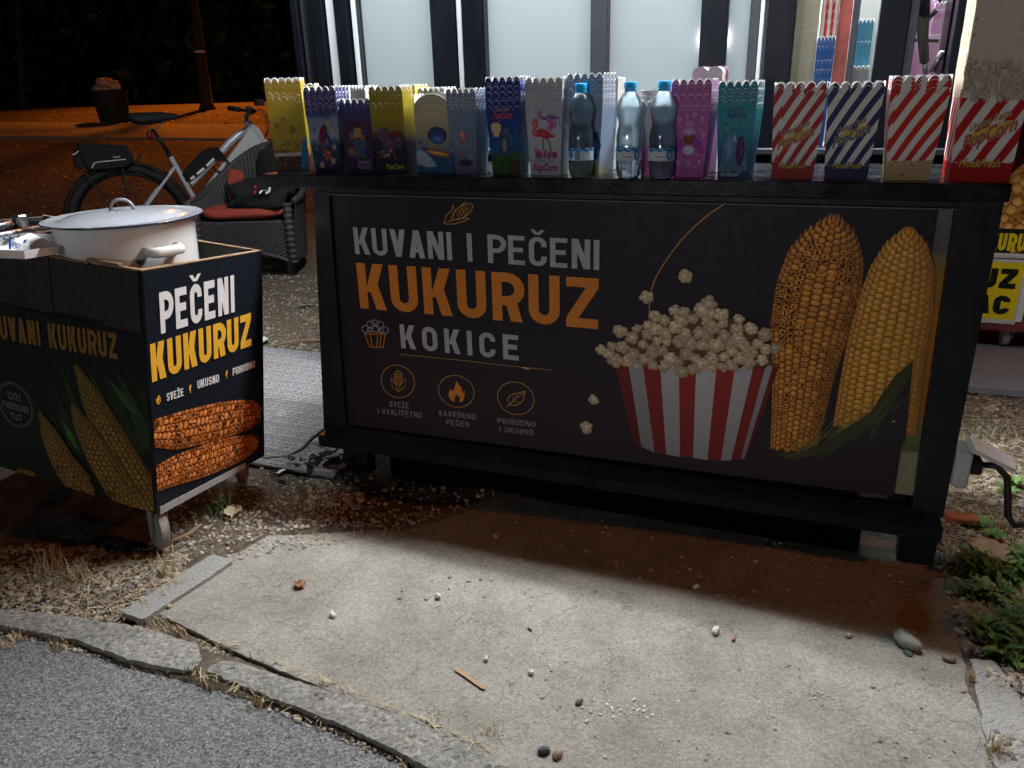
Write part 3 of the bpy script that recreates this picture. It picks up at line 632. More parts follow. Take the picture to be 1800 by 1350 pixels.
# older print strip that shows along the right edge
st = PR(lambda u, v, w_: Vector((u, .060-w_, v)), 0)
L0, L1 = bx(1572,873), bx(1608,874); T0, T1 = bx(1650,362), bx(1682,362)
cols = [(0,(.36,.33,.17)),(.16,(.34,.33,.20)),(.17,(.13,.15,.05)),(.27,(.20,.21,.09)),(.30,(.42,.16,.02)),(.62,(.50,.21,.025)),(.78,(.42,.20,.03)),(.84,(.22,.20,.08)),(.86,(.13,.13,.12)),(1,(.17,.17,.16))]
for (a, ca), (b, cb) in zip(cols, cols[1:]):
    P = [(L0[0]-.012+(T0[0]-L0[0])*a, L0[1]+(T0[1]-L0[1])*a), (L1[0]+(T1[0]-L1[0])*a, L0[1]+(T0[1]-L0[1])*a), (L1[0]+(T1[0]-L1[0])*b, L0[1]+(T0[1]-L0[1])*b), (L0[0]-.012+(T0[0]-L0[0])*b, L0[1]+(T0[1]-L0[1])*b)]
    st.add([st.fr(p[0], p[1], 0) for p in P], [(0,1,2,3)], 0, [ca, ca, cb, cb])
wobj(st, 'old_banner_strip', M['print'], ct, label='strip of an older yellowed print beside the banner')
GREY = (.50,.49,.52); ORG = (.80,.26,.028); GOLD = (.62,.33,.07); PALE = (.42,.40,.42)
def wordpx(p, text, tl, bl, tr, br, col, f=c7, **kw):
    a, b, c_, d = f(*tl), f(*bl), f(*tr), f(*br); x0, x1 = (a[0]+b[0])/2, (c_[0]+d[0])/2
    zb0, zb1, zt0, zt1 = b[1], d[1], a[1], c_[1]; H = ((zt0-zb0)+(zt1-zb1))/2
    p.word(text, x0, (zb0+zb1)/2-(zb1-zb0)/2, x1, (zb0+zb1)/2-(zb1-zb0)/2+H, col, slope=(zb1-zb0)/(x1-x0), **kw)
bprint('letter', lambda p: wordpx(p, 'KUVANI I PEČENI', (178,197),(185,333),(1420,265),(1418,415), GREY, t=.155, w=.52, gap=.10))
bprint('letter', lambda p: wordpx(p, 'KUKURUZ', (192,376),(213,607),(1418,460),(1411,713), ORG, t=.19, w=.58, gap=.12))
bprint('letter', lambda p: wordpx(p, 'KOKICE', (410,688),(420,808),(1015,745),(1015,872), GREY, t=.185, w=.60, gap=.28))
def smallw(p, text, cx, cy, wd, h, f=c7, col=PALE, slope=.105):
    p.mark()
    a = f(cx-wd/2, cy-slope*wd/2+h/2); b = f(cx+wd/2, cy+slope*wd/2+h/2); t_ = f(cx, cy-h/2); m_ = f(cx, cy+h/2)
    p.word(text, a[0], a[1], b[0], a[1]+(t_[1]-m_[1]), col, t=.13, w=.72, gap=.26, slope=(b[1]-a[1])/(b[0]-a[0]), mark=False)
def caps(p):
    for s_, x, y, wd in (('SVEŽE',410,1095,98),('I KVALITETNO',413,1136,220),('SAVRŠENO',703,1146,186),('PEČEN',705,1188,112),('PRIRODNO',1001,1184,190),('I UKUSNO',1001,1226,168)):
        smallw(p, s_, x, y, wd, 27)
bprint('caption_word', caps)
def pxline(p, pts, t, col, f=c7, closed=False, lay=1.0): p.line([f(*q) for q in pts], t, col, closed, lay)
def icons(p):
    for cx, cy, rx, ry, tl in ((402,977,84,82,.1),(697,1027,90,80,.1),(997,1062,92,82,.1)):
        pxline(p, [(cx+rx*math.cos(q)-0*q, cy+ry*math.sin(q)+tl*rx*math.cos(q)) for q in [i*math.pi/20 for i in range(40)]], .0022, GOLD, closed=True)
    p.mark()
    # ear of corn
    cx, cy = 404, 975
    def el(cx, cy, rx, ry, rot=0, n=18): 
        return [(cx+rx*math.cos(q)*math.cos(rot)-ry*math.sin(q)*math.sin(rot), cy+rx*math.cos(q)*math.sin(rot)+ry*math.sin(q)*math.cos(rot)) for q in [2*math.pi*i/n for i in range(n)]]
    pxline(p, el(cx, cy-15, 20, 38), .0022, GOLD, closed=True)
    for k in (-9, 0, 9): pxline(p, [(cx+k, cy-48+abs(k)), (cx+k, cy+12)], .0015, GOLD)
    for k in range(5): pxline(p, [(cx-18, cy-36+k*12), (cx+18, cy-34+k*12)], .0015, GOLD)
    pxline(p, [(cx-36,cy-15),(cx-30,cy+30),(cx,cy+54),(cx+32,cy+32),(cx+38,cy-12),(cx+10,cy+20),(cx,cy+54),(cx-12,cy+18),(cx-36,cy-15)], .002, GOLD)
    p.mark()
    # flame
    fl = [(697,975),(722,1008),(733,1040),(738,1020),(740,1050),(728,1078),(712,1082),(716,1062),(700,1042),(688,1060),(690,1080),(672,1074),(658,1052),(660,1028),(672,1014),(676,1030),(690,1008)]
    p.poly([c7(*q) for q in fl], ORG)
    p.mark()
    # leaf
    lf = [(1046,1026),(1010,1036),(972,1044),(956,1068),(966,1094),(1000,1098),(1030,1078),(1046,1026)]
    pxline(p, lf, .0024, GOLD); pxline(p, [(952,1106),(990,1070),(1046,1026)], .0022, GOLD)
    for a, b in (((985,1050),(985,1072)),((1003,1042),(1003,1060)),((985,1076),(1008,1082))): pxline(p, [a, b], .0018, GOLD)
    p.mark()
    # corn over the heading
    pxline(p, el(728,120,60,28,-.62), .0024, GOLD, closed=True)
    for k in range(-2, 3): pxline(p, [(690+k*6+20,140+k*12-8),(752+k*5,92+k*11)], .0016, GOLD)
    for k in range(5): pxline(p, [(694+k*16,116-k*9+6),(712+k*13,152-k*12)], .0016, GOLD)
    pxline(p, [(640,166),(646,138),(672,118),(680,86),(690,110),(684,140),(656,172),(700,158),(740,152),(764,156),(736,168),(690,182),(652,184),(632,176),(640,166)], .0024, GOLD)
    p.mark()
    # popcorn tub
    for x0, x1, y0, y1 in ((234,258,732,800),(262,274,738,804),(300,296,740,806),(318,310,738,804),(338,328,734,804)): pxline(p, [(x0,y0),(x1,y1)], .0026, ORG)
    pxline(p, [(234,732),(240,738),(340,738)], .002, ORG); pxline(p, [(258,800),(268,804),(328,806)], .0022, ORG)
    for x, y, r in ((240,712,20),(264,690,20),(286,682,18),(310,692,20),(334,718,20),(290,712,20),(262,716,14),(316,720,14)): pxline(p, el(x, y, r, r*.85), .0024, PALE, closed=True)
    p.mark()
    # rule under the word with its spark
    pxline(p, [(412,840),(700,868),(1010,903),(1175,920)], .0022, (.45,.26,.08))
    p.ell(*c7(1047,910), .016, .0035, (1,.75,.45), (.3,.14,.05), rot=-.1, lay=2)
    p.mark()
    pxline(p, [(632,54),(560,100),(500,150),(445,206),(400,265),(366,315),(342,360),(328,400),(320,450),(318,500),(321,560)], .0030, (.62,.30,.06), f=c8)
bprint('icon', icons)
rnd = random.Random(4)
def roast(sh, d, j):
    k = sh*rnd.uniform(.72, 1.15); return (1.05*k,.46*k,.07*k), (.70*k,.25*k,.030*k)
def chars(d, j): return 1.5*noise.noise((d*5.5, j*3.5, 2))+rnd.uniform(-.4,.3)+(.10 if .3 < d < .9 and j > .4 else -.30)
def boil(sh, d, j):
    k = sh*rnd.uniform(.9, 1.08); return (1.0*k,.58*k,.115*k), (.74*k,.32*k,.038*k)
def cobs(p):
    A = [(885,1045),(905,900),(925,740),(950,560),(985,400),(1015,270),(1040,170),(1050,108)]; H = [98,112,128,160,170,150,95,14]
    ax = [c8(*q) for q in A]; hh = [h/2.25/ (c8(0,0)[0]-c8(1,0)[0] and 1) for h in H]
    ppm = abs(c8(900,500)[0]-c8(1000,500)[0])/100
    p.cob(ax, [h*ppm for h in H], 11, .0145, roast, (.16,.055,.01), rnd=rnd, hi=.25, char=chars)
    A = [(1205,960),(1225,820),(1252,640),(1290,460),(1318,320),(1335,220),(1345,152)]; H = [165,160,152,142,118,75,10]
    p.cob([c8(*q) for q in A], [h*ppm for h in H], 11, .0150, boil, (.40,.15,.018), rnd=rnd, hi=.30)
bprint('corn_print', cobs)
def husk(p):
    out = [(800,1048),(900,1040),(1010,1010),(1100,945),(1195,882),(1240,810),(1290,740),(1362,680),(1352,745),(1300,820),(1262,880),(1218,960),(1180,1024),(1200,930),(1120,1000),(1095,1062),(1120,985),(1050,1040),(960,1082),(1010,1045),(900,1075)]
    p.poly([c8(*q) for q in [(1195,882),(1362,680),(1330,1005),(1180,1024),(1050,1045)]], (.030,.025,.028), 3.4)
    p.poly([c8(*q) for q in out], (.060,.062,.022), 3.8)
    for k in range(26):
        a = rnd.random(); x0, y0 = 840+360*a+rnd.uniform(-10,10), 1050-150*a+rnd.uniform(-8,26)
        x1, y1 = x0+rnd.uniform(80,170), y0-rnd.uniform(50,150)
        if y1 < 690 or x1 > 1362: continue
        pxline(p, [(x0,y0),((x0+x1)/2+6,(y0+y1)/2+10),(x1,y1)], .0014, rnd.choice([(.20,.19,.05),(.12,.13,.04),(.30,.26,.08),(.07,.08,.03)]), f=c8, lay=4.6)
bprint('husk_print', husk)
def tub(p):
    n = 11; tops = [(178,668),(236,690),(292,688),(362,700),(436,702),(504,712),(584,712),(656,722),(728,716),(776,712),(806,708),(832,704)]; bots = [(262,1018),(288,1022),(340,1045),(386,1052),(440,1062),(492,1066),(548,1074),(602,1076),(642,1076),(680,1072),(694,1068),(706,1062)]
    for i in range(n):
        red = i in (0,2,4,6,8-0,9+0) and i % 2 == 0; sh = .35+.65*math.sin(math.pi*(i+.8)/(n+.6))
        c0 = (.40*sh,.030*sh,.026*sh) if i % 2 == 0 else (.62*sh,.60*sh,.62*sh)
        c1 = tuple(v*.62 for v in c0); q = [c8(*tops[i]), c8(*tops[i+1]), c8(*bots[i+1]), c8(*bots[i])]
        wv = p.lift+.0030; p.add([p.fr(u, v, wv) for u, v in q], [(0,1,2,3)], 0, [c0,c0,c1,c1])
        m_ = ((tops[i][0]+tops[i+1][0])/2, (tops[i][1]+tops[i+1][1])/2-14); p.poly([c8(*tops[i]), c8(*m_), c8(*tops[i+1])], c0, 3)
    rr = random.Random(11); top = [(95,655),(170,600),(200,545),(260,510),(330,495),(400,465),(470,455),(540,430),(600,450),(650,480),(730,505),(780,560),(820,600),(848,690)]
    P = []
    for k in range(900):
        x, y = rr.uniform(120,830), rr.uniform(440,735); i = 0
        while i < len(top)-2 and top[i+1][0] < x: i += 1
        yt = top[i][1]+(top[i+1][1]-top[i][1])*(x-top[i][0])/(top[i+1][0]-top[i][0])
        yb = 660+55*math.sin(math.pi*min(1, max(0, (x-130)/700)))*.9
        if y < yt+16 or y > yb+(18 if 180 < x < 800 else -20): continue
        if all((x-a)**2+(y-b)**2 > 33**2 for a, b in P): P.append((x, y))
    p.poly([c8(500+(x-500)*.9, y+34) for x, y in top]+[c8(800,700),c8(500,708),c8(200,668)], (.13,.075,.03), 3.2)
    for x, y in sorted(P, key=lambda q: q[1]): p.popcorn(*c8(x, y), rr.uniform(.0135,.0225), rr, 3.4+.9*(y-430)/300, rr.uniform(.62,1.05))
    for x, y, r in ((462,350,.0185),(307,432,.019),(100,837,.016),(73,945,.0205),(130,640,.016),(160,655,.016)): p.popcorn(*c8(x, y), r, rr, 4, .85)
    for k in range(46):
        x, y = rr.uniform(560,790), rr.uniform(90,480); p.ell(*c8(x, y), rr.uniform(.0006,.0024), .0008, (.75,.30,.05), (.4,.12,.02), rot=rr.random()*3, n=6)
    for k in range(24): p.ell(*c8(rr.uniform(20,640), rr.uniform(100,960)), .0009, .0009, (.3,.25,.25), n=5)
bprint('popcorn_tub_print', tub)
# ------------------------------------------------------------------ the corn cart on the left
th = math.radians(5.2); xa = Vector((math.cos(th), 0, -math.sin(th))); ya = Vector((0, math.cos(math.radians(5)), -math.sin(math.radians(5))))
ya = (ya-xa*ya.dot(xa)).normalized(); za = xa.cross(ya); BC = Vector((-1.561, -.584, .137))
mc = Matrix((xa, ya, za)).transposed().to_4x4(); mc.translation = BC
cart = thing('corn_cart', 'black wheeled corn cart with bright corn print on its lit end', 'cart', mat=mc)
def CR(px, py): q = on_plane(px, py, BC, xa)-BC; return (q.dot(ya), q.dot(za))
def CL(px, py): q = on_plane(px, py, BC, ya)-BC; return (q.dot(xa), q.dot(za))
CW, CD, CH = .86, .455, .662
def lpart(root, name, a, b, m, bev=.0015, **kw): q = MB(); q.box(a, b, bev=bev); return q.obj(name, M[m], root, **kw)
lpart(cart, 'end_panel', (-.012, 0, 0), (0, CD, CH-.003), 'black'); lpart(cart, 'end_panel', (-CW, 0, 0), (-CW+.012, CD, CH-.003), 'black_ply')
lpart(cart, 'side_panel', (-CW+.0125, .001, 0), (-.0125, .013, .52), 'black'); lpart(cart, 'side_panel', (-CW+.0125, CD-.013, 0), (-.0125, CD-.001, CH-.003), 'black_ply')
lpart(cart, 'floor_board', (-CW+.0125, .0135, .01), (-.0125, CD-.0135, .03), 'wood_in')
lpart(cart, 'inner_shelf', (-.40, .0135, .455), (-.0125, CD-.0135, .47), 'wood_in'); lpart(cart, 'inner_shelf', (-CW+.0125, .0135, .575), (-.405, CD-.0135, .59), 'wood_in')
for x0, x1, y0, z0, z1 in ((-.133,-.0125,-.0035,.50,.655),(-.300,-.1345,-.002,.512,.652),(-.52,-.3015,-.004,.505,.655),(-.86,-.5215,-.001,.50,.652)):
    lpart(cart, 'trim_board', (x0, y0, z0), (x1, .012, z1), 'black_ply', .002)
for a, b in (((-.0125,.0,CH-.0028),(.0005,CD,CH+.0005)),((-.133,.0,.6552),(-.013,.0125,CH)),((-.40,CD-.0135,CH-.0028),(-.013,CD,CH+.0004)),((-.30,.0,.6522),(-.17,.0125,.658)),((-.86,CD-.0135,CH-.0028),(-.4005,CD,CH+.0004))): lpart(cart, 'raw_edge', a, b, 'wood_edge', .0005)
lpart(cart, 'broken_strip', (-.172,-.004,.6585), (-.118,.016,.668), 'wood_edge', .001); lpart(cart, 'broken_strip', (-.116,-.002,.662), (-.07,.014,.668), 'wood_edge', .001)
q = MB(); q.prism([(.012,-.004),(.36,-.004),(.36,.014),(.012,.018)], lambda u, v, w_: Vector((.0018+w_, u, v)), .002); q.obj('edge_tape', M['tape'], cart)

sh_ = PR(lambda u, v, w_: Vector((.001+w_, u, v)), .0005); e_ = [(.003,.002),(CD-.002,.002),(CD-.002,CH-.008),(.003,CH-.008)]
sh_.add([sh_.fr(a, b, 0) for a, b in e_], [(0,1,2,3)], 0, (.012,.016,.024)); end_sheet = sh_.obj('end_sheet', M['gloss'], cart)
fr_e = lambda u, v, w_: Vector((.0015+w_, u, v))
def eprint(name, fn): p = PR(fr_e, .0006); p.clip = (.004, .02, CD-.003, CH-.01); fn(p); return p.pieces(name, M['gloss'], end_sheet)
WHT = (.80,.80,.80); AMB = (.86,.47,.045)
def wcart(p, text, tl, bl, tr, br, col, f, **kw): wordpx(p, text, tl, bl, tr, br, col, f=f, **kw)
eprint('letter', lambda p: wcart(p, 'PEČENI', (274.7,514),(284,586),(406.7,484),(413.9,547), WHT, CR, t=.20, w=.56, gap=.12))
eprint('letter', lambda p: wcart(p, 'KUKURUZ', (259,604.7),(268,671),(437,551),(442.7,606), AMB, CR, t=.21, w=.56, gap=.10))
def small_e(p):
    wcart(p, 'SVEŽE', (290.5,691),(292,705),(320,682),(321.5,695), WHT, CR, t=.18, w=.55, gap=.13, mark=False)
    wcart(p, 'UKUSNO', (344.5,669),(346,683),(382.5,657),(384,671), WHT, CR, t=.18, w=.55, gap=.13, mark=False)
    wcart(p, 'PRIRODNO', (407,647),(408,660),(446,633),(447.5,645), WHT, CR, t=.16, w=.55, gap=.13, mark=False)
    for x, y in ((277,703),(333,683),(397,658)):
        c = CR(x, y); p.ell(c[0], c[1]+.004, .0042, .009, AMB, n=10, rot=-.3); p.line([(c[0], c[1]-.012), (c[0]+.001, c[1]+.002)], .0022, AMB)
    c = CR(277,703); p.line([(c[0]-.008,c[1]+.006),(c[0]-.006,c[1]-.006),(c[0],c[1]-.01),(c[0]+.006,c[1]-.006),(c[0]+.008,c[1]+.006)], .002, AMB)
eprint('small_print', small_e)
def roast2(sh, d, j):
    k = sh*rnd.uniform(.8, 1.15); return (1.0*k,.42*k,.13*k), (.50*k,.13*k,.025*k)
def ecobs(p):
    c6 = lambda x, y: CR(x/3.2135, 640+y/3.2135)
    for A, H, dz in ([[(835,390),(1000,375),(1200,330),(1330,300),(1420,285),(1470,285)], [.048,.075,.082,.076,.062,.030], 0], [[(868,650),(1000,592),(1150,545),(1300,492),(1400,462),(1450,455)], [.052,.064,.070,.066,.050,.022], 1]):
        P = [c6(*q) for q in A]
        p.cob(P, [h*.72 for h in H], 6, .0165, roast2, (.10,.026,.008), lay=2+dz*1.2, rnd=rnd, hi=.25, char=lambda d, j: rnd.uniform(-.45,.75))
eprint('corn_print', ecobs)
ss_ = PR(lambda u, v, w_: Vector((u, -.0005-w_, v)), .0)
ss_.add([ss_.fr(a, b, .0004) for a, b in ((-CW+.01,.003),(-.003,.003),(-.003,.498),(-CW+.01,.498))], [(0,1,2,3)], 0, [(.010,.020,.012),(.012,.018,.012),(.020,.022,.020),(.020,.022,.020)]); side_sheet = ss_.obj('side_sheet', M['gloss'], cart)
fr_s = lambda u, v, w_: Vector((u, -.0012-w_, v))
def sprint(name, fn): p = PR(fr_s, .0006); p.clip = (-CW+.01, .004, -.004, .497); fn(p); return p.pieces(name, M['gloss'], side_sheet)  # letters and corn on this side coloured darker to stand for its shade
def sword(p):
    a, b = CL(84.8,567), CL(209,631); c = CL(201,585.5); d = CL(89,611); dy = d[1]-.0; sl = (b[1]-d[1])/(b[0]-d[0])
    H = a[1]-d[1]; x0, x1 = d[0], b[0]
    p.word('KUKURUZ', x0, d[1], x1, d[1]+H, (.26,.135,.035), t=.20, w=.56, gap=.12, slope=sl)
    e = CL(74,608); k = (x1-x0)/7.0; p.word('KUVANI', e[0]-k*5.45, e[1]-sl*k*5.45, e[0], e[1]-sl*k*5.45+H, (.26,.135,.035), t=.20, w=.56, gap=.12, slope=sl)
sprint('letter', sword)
def sbadge(p):
    c = CL(28,711)
    for r in (.066,.061): p.line([(c[0]+r*math.cos(q), c[1]+r*math.sin(q)) for q in [i*math.pi/18 for i in range(36)]], .0016, (.20,.21,.20), True)
    p.word('100%', c[0]-.028, c[1]+.014, c[0]+.028, c[1]+.036, (.20,.21,.20), t=.14, w=.55, gap=.16, mark=False); p.word('PRIRODNO', c[0]-.05, c[1]-.016, c[0]+.05, c[1]+.004, (.20,.21,.20), t=.14, w=.6, gap=.16, mark=False)
    for s_ in (-1, 1): p.line([(c[0], c[1]-.046), (c[0]+s_*.016, c[1]-.04), (c[0]+s_*.02, c[1]-.026), (c[0]+s_*.006, c[1]-.03), (c[0], c[1]-.046)], .0016, (.33,.35,.33))
sprint('badge_print', sbadge)
def scobs(p):
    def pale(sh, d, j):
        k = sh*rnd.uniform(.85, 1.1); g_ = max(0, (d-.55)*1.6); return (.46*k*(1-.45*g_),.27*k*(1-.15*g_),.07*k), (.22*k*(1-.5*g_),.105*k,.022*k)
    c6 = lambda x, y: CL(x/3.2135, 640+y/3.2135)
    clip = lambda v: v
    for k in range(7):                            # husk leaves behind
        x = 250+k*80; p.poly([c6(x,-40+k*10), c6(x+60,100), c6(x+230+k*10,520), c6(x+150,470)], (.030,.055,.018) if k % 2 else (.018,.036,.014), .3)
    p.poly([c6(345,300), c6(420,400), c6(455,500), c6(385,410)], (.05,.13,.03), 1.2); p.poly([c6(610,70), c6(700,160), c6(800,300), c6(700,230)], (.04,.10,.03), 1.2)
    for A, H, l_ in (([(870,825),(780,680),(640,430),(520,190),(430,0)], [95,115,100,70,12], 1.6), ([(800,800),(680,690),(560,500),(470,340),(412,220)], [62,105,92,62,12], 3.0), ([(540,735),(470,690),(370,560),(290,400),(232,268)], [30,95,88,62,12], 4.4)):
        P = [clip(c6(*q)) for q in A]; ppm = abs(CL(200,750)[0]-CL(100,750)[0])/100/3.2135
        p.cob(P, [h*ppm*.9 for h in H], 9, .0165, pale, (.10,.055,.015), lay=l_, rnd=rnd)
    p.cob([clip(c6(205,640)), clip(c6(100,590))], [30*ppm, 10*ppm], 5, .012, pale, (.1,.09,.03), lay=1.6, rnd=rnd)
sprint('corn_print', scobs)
def caster(root, x, y, z, r, wd, rot, name='caster'):
    k = MB(); k.box((-.03,-.03,z-.004),(.03,.03,z)); kc = k.obj(name, M['steel'], root); kc.location = (x, y, 0); kc.rotation_euler = (0,0,rot)
    for s_ in (-1, 1):
        f2 = MB(); f2.prism([(-.024,z-.004),(.024,z-.004),(.03,z-r*.9-.01),(.02,z-r*1.5-.01),(.004,z-r*1.45-.01)], lambda u, v, w_: Vector((u, s_*(wd/2+.004)+w_, v)), .003); fo = f2.obj('fork_plate', M['caster'], kc)
    w_ = MB(); pr = [(r*.25,-wd/2),(r*.8,-wd/2),(r*.98,-wd*.3),(r,0),(r*.98,wd*.3),(r*.8,wd/2),(r*.25,wd/2)]
    w_.lathe(pr, 28, (.016, 0, z-r-.012), rot=Matrix.Rotation(math.pi/2, 3, 'X')); w_.obj('wheel', M['caster'], kc, auto=40); return kc
caster(cart, -.045, .045, -.001, .056, .032, -.5); caster(cart, -.05, CD-.05, -.001, .04, .03, 2.2); caster(cart, -CW+.06, .05, -.001, .056, .032, 1.1); caster(cart, -CW+.06, CD-.05, -.001, .05, .03, .4)
# pot, its lid, trays and paper on the cart
PC = CAM+ray(217,378)*2.05; PZ = PC.z
pot = thing('enamel_pot', 'large white enamel pot standing in the cart top', 'pot', (PC.x, PC.y, PZ-.30))
q = MB(); q.lathe([(.0,.0),(.150,.0),(.158,.008),(.166,.12),(.172,.24),(.174,.282),(.178,.288),(.175,.291),(.170,.286),(.168,.24),(.160,.12),(.15,.015),(0,.012)], 64); q.obj('body', M['enamel'], pot, auto=50)
hd = dep(312,444,1.93)-Vector((PC.x, PC.y, PZ-.30)); ha = math.atan2(hd.y, hd.x)
for aa in (ha, ha+math.pi):
    h = MB(); pts = []
    for i in range(13):
        a = -.24+.48*i/12; rr = .172+.036*min(1, math.sin(math.pi*i/12)*2.2); pts.append((rr*math.cos(aa+a), rr*math.sin(aa+a), hd.z))
    h.tube(pts, [.0108]*13, 10); h.v = [(x, y, hd.z+(z-hd.z)*1.25) for x, y, z in h.v]; ho = h.obj('handle', M['enamel'], pot, smooth=True)
lid = thing('pot_lid', 'grey enamel lid with painted glint speckles resting on the white pot', 'lid', (PC.x, PC.y, PZ-.006))
q = MB(); q.lathe([(0,.020),(.05,.0195),(.10,.0165),(.140,.010),(.150,.0045),(.162,.0015),(.178,.002),(.190,.005),(.1965,.0045),(.197,.001),(.190,.0005),(.17,-.001),(0,.0)], 72); q.obj('cover', M['lid'], lid, auto=50)
q = MB(); q.tube([(.1972*math.cos(i*math.pi/40), .1972*math.sin(i*math.pi/40), .0015) for i in range(80)], .0022, 6, closed=True); q.obj('dark_rim', M['navy_edge'], lid, smooth=True)
q = MB(); rt = RW @ Vector((1,0,0)); rt = Vector((rt.x, rt.y, 0)).normalized()
q.tube([rt*(.031*math.cos(math.pi*i/12))*1.0+Vector((0,0,.017+.030*math.sin(math.pi*i/12)**.8)) for i in range(13)], .0042, 8); q.obj('handle', M['lid'], lid, smooth=True)
# packet of napkins in a paper tray, metal tray behind
def cpt(px, py, dz=0.0): v = on_plane(px, py, BC+za*(CH+dz), za); return v
tr = wthing('paper_tray', 'white paper lined foil tray on the near side of the cart', 'tray', (-1.95,-.5,.82))
A_ = [cpt(-70,452), cpt(45,457), cpt(112,446), cpt(108,428), cpt(-60,425)]; q = MB(); C0 = sum(A_, Vector())/5
vs = [p+Vector((0,0,.004)) for p in A_]+[p+(p-C0)*.07+Vector((0,0,.024)) for p in A_]
q.add(vs, [(4,3,2,1,0)]+[(i,(i+1) % 5,5+(i+1) % 5,5+i) for i in range(5)]); q.add([v*1 for v in [p+Vector((0,0,.002)) for p in A_]+[p+(p-C0)*.075+Vector((0,0,.0225)) for p in A_]], [(0,1,2,3,4)]+[(i,5+i,5+(i+1) % 5,(i+1) % 5) for i in range(5)]); wobj(q, 'liner', M['white'], tr)
pk = wthing('napkin_packet', 'white napkin packet with blue lettering lying in the paper tray', 'packet', (-1.97,-.45,.84))
q = MB(); a, b, c_, d = dep(-55,448,2.02), dep(58,438,1.93), dep(102,430,2.02), dep(50,408,2.06); e_ = dep(-55,424,2.10); f0 = dep(40,446,1.91)
q.add([a, f0, b, c_, d, e_, dep(20,418,2.0)], [(0,1,6),(1,2,6),(2,4,6),(2,3,4),(0,6,5),(6,4,5),(5,4,3)]); wobj(q, 'wrapper', M['white'], pk)
ctr = dep(38,432,1.945); ex = (dep(52,437,1.935)-dep(28,427,1.965)).normalized(); nn = (CAM-ctr); nn = (nn-ex*nn.dot(ex)).normalized(); ey = nn.cross(ex)
p = PR(lambda u, v, w_: ctr+ex*u+ey*v+nn*(.012+w_)); p.font('Saven', 0, 0, .017, (.01,.16,.62), width=.042, offset=.02); p.poly([(.022,.016),(.034,.02),(.034,.010),(.024,.006)], (.02,.14,.55)); p.poly([(-.012,.022),(-.002,.026),(-.004,.014)], (.6,.05,.06))
p.poly([(-.045,.008),(-.034,.012),(-.010,-.018),(-.02,-.02)], (.02,.20,.62)); p.poly([(-.075,.004),(-.062,.008),(-.05,-.002),(-.07,-.004)], (.02,.20,.62)); wobj(p, 'packet_print', M['gloss'], pk)
ft = wthing('roasting_tray', 'bright metal roasting tray with raised rims behind the packet', 'tray', (-2.1,-.2,.84))
for P, r in ((((-60,425),(0,415),(108,396)),.011),(((-60,408),(0,398),(45,388)),.011)):
    q = MB(); q.tube([cpt(x, y, .03) for x, y in P], r, 8); wobj(q, 'rim_bar', M['foil'], ft, smooth=True)
q = MB(); A2 = [cpt(-60,425,.02), cpt(108,397,.02), cpt(60,388,.02), cpt(-60,402,.02)]; q.add(A2+[p-Vector((0,0,.012)) for p in A2], [(0,1,2,3),(7,6,5,4)]+[(i,4+i,4+(i+1) % 4,(i+1) % 4) for i in range(4)]); wobj(q, 'tray_floor', M['dark_glass'], ft)
q = MB(); v0 = cpt(39,400,.02); q.box(v0-Vector((.014,.014,.02)), v0+Vector((.014,.014,.035)), bev=.004); wobj(q, 'corner_post', M['steel'], ft)
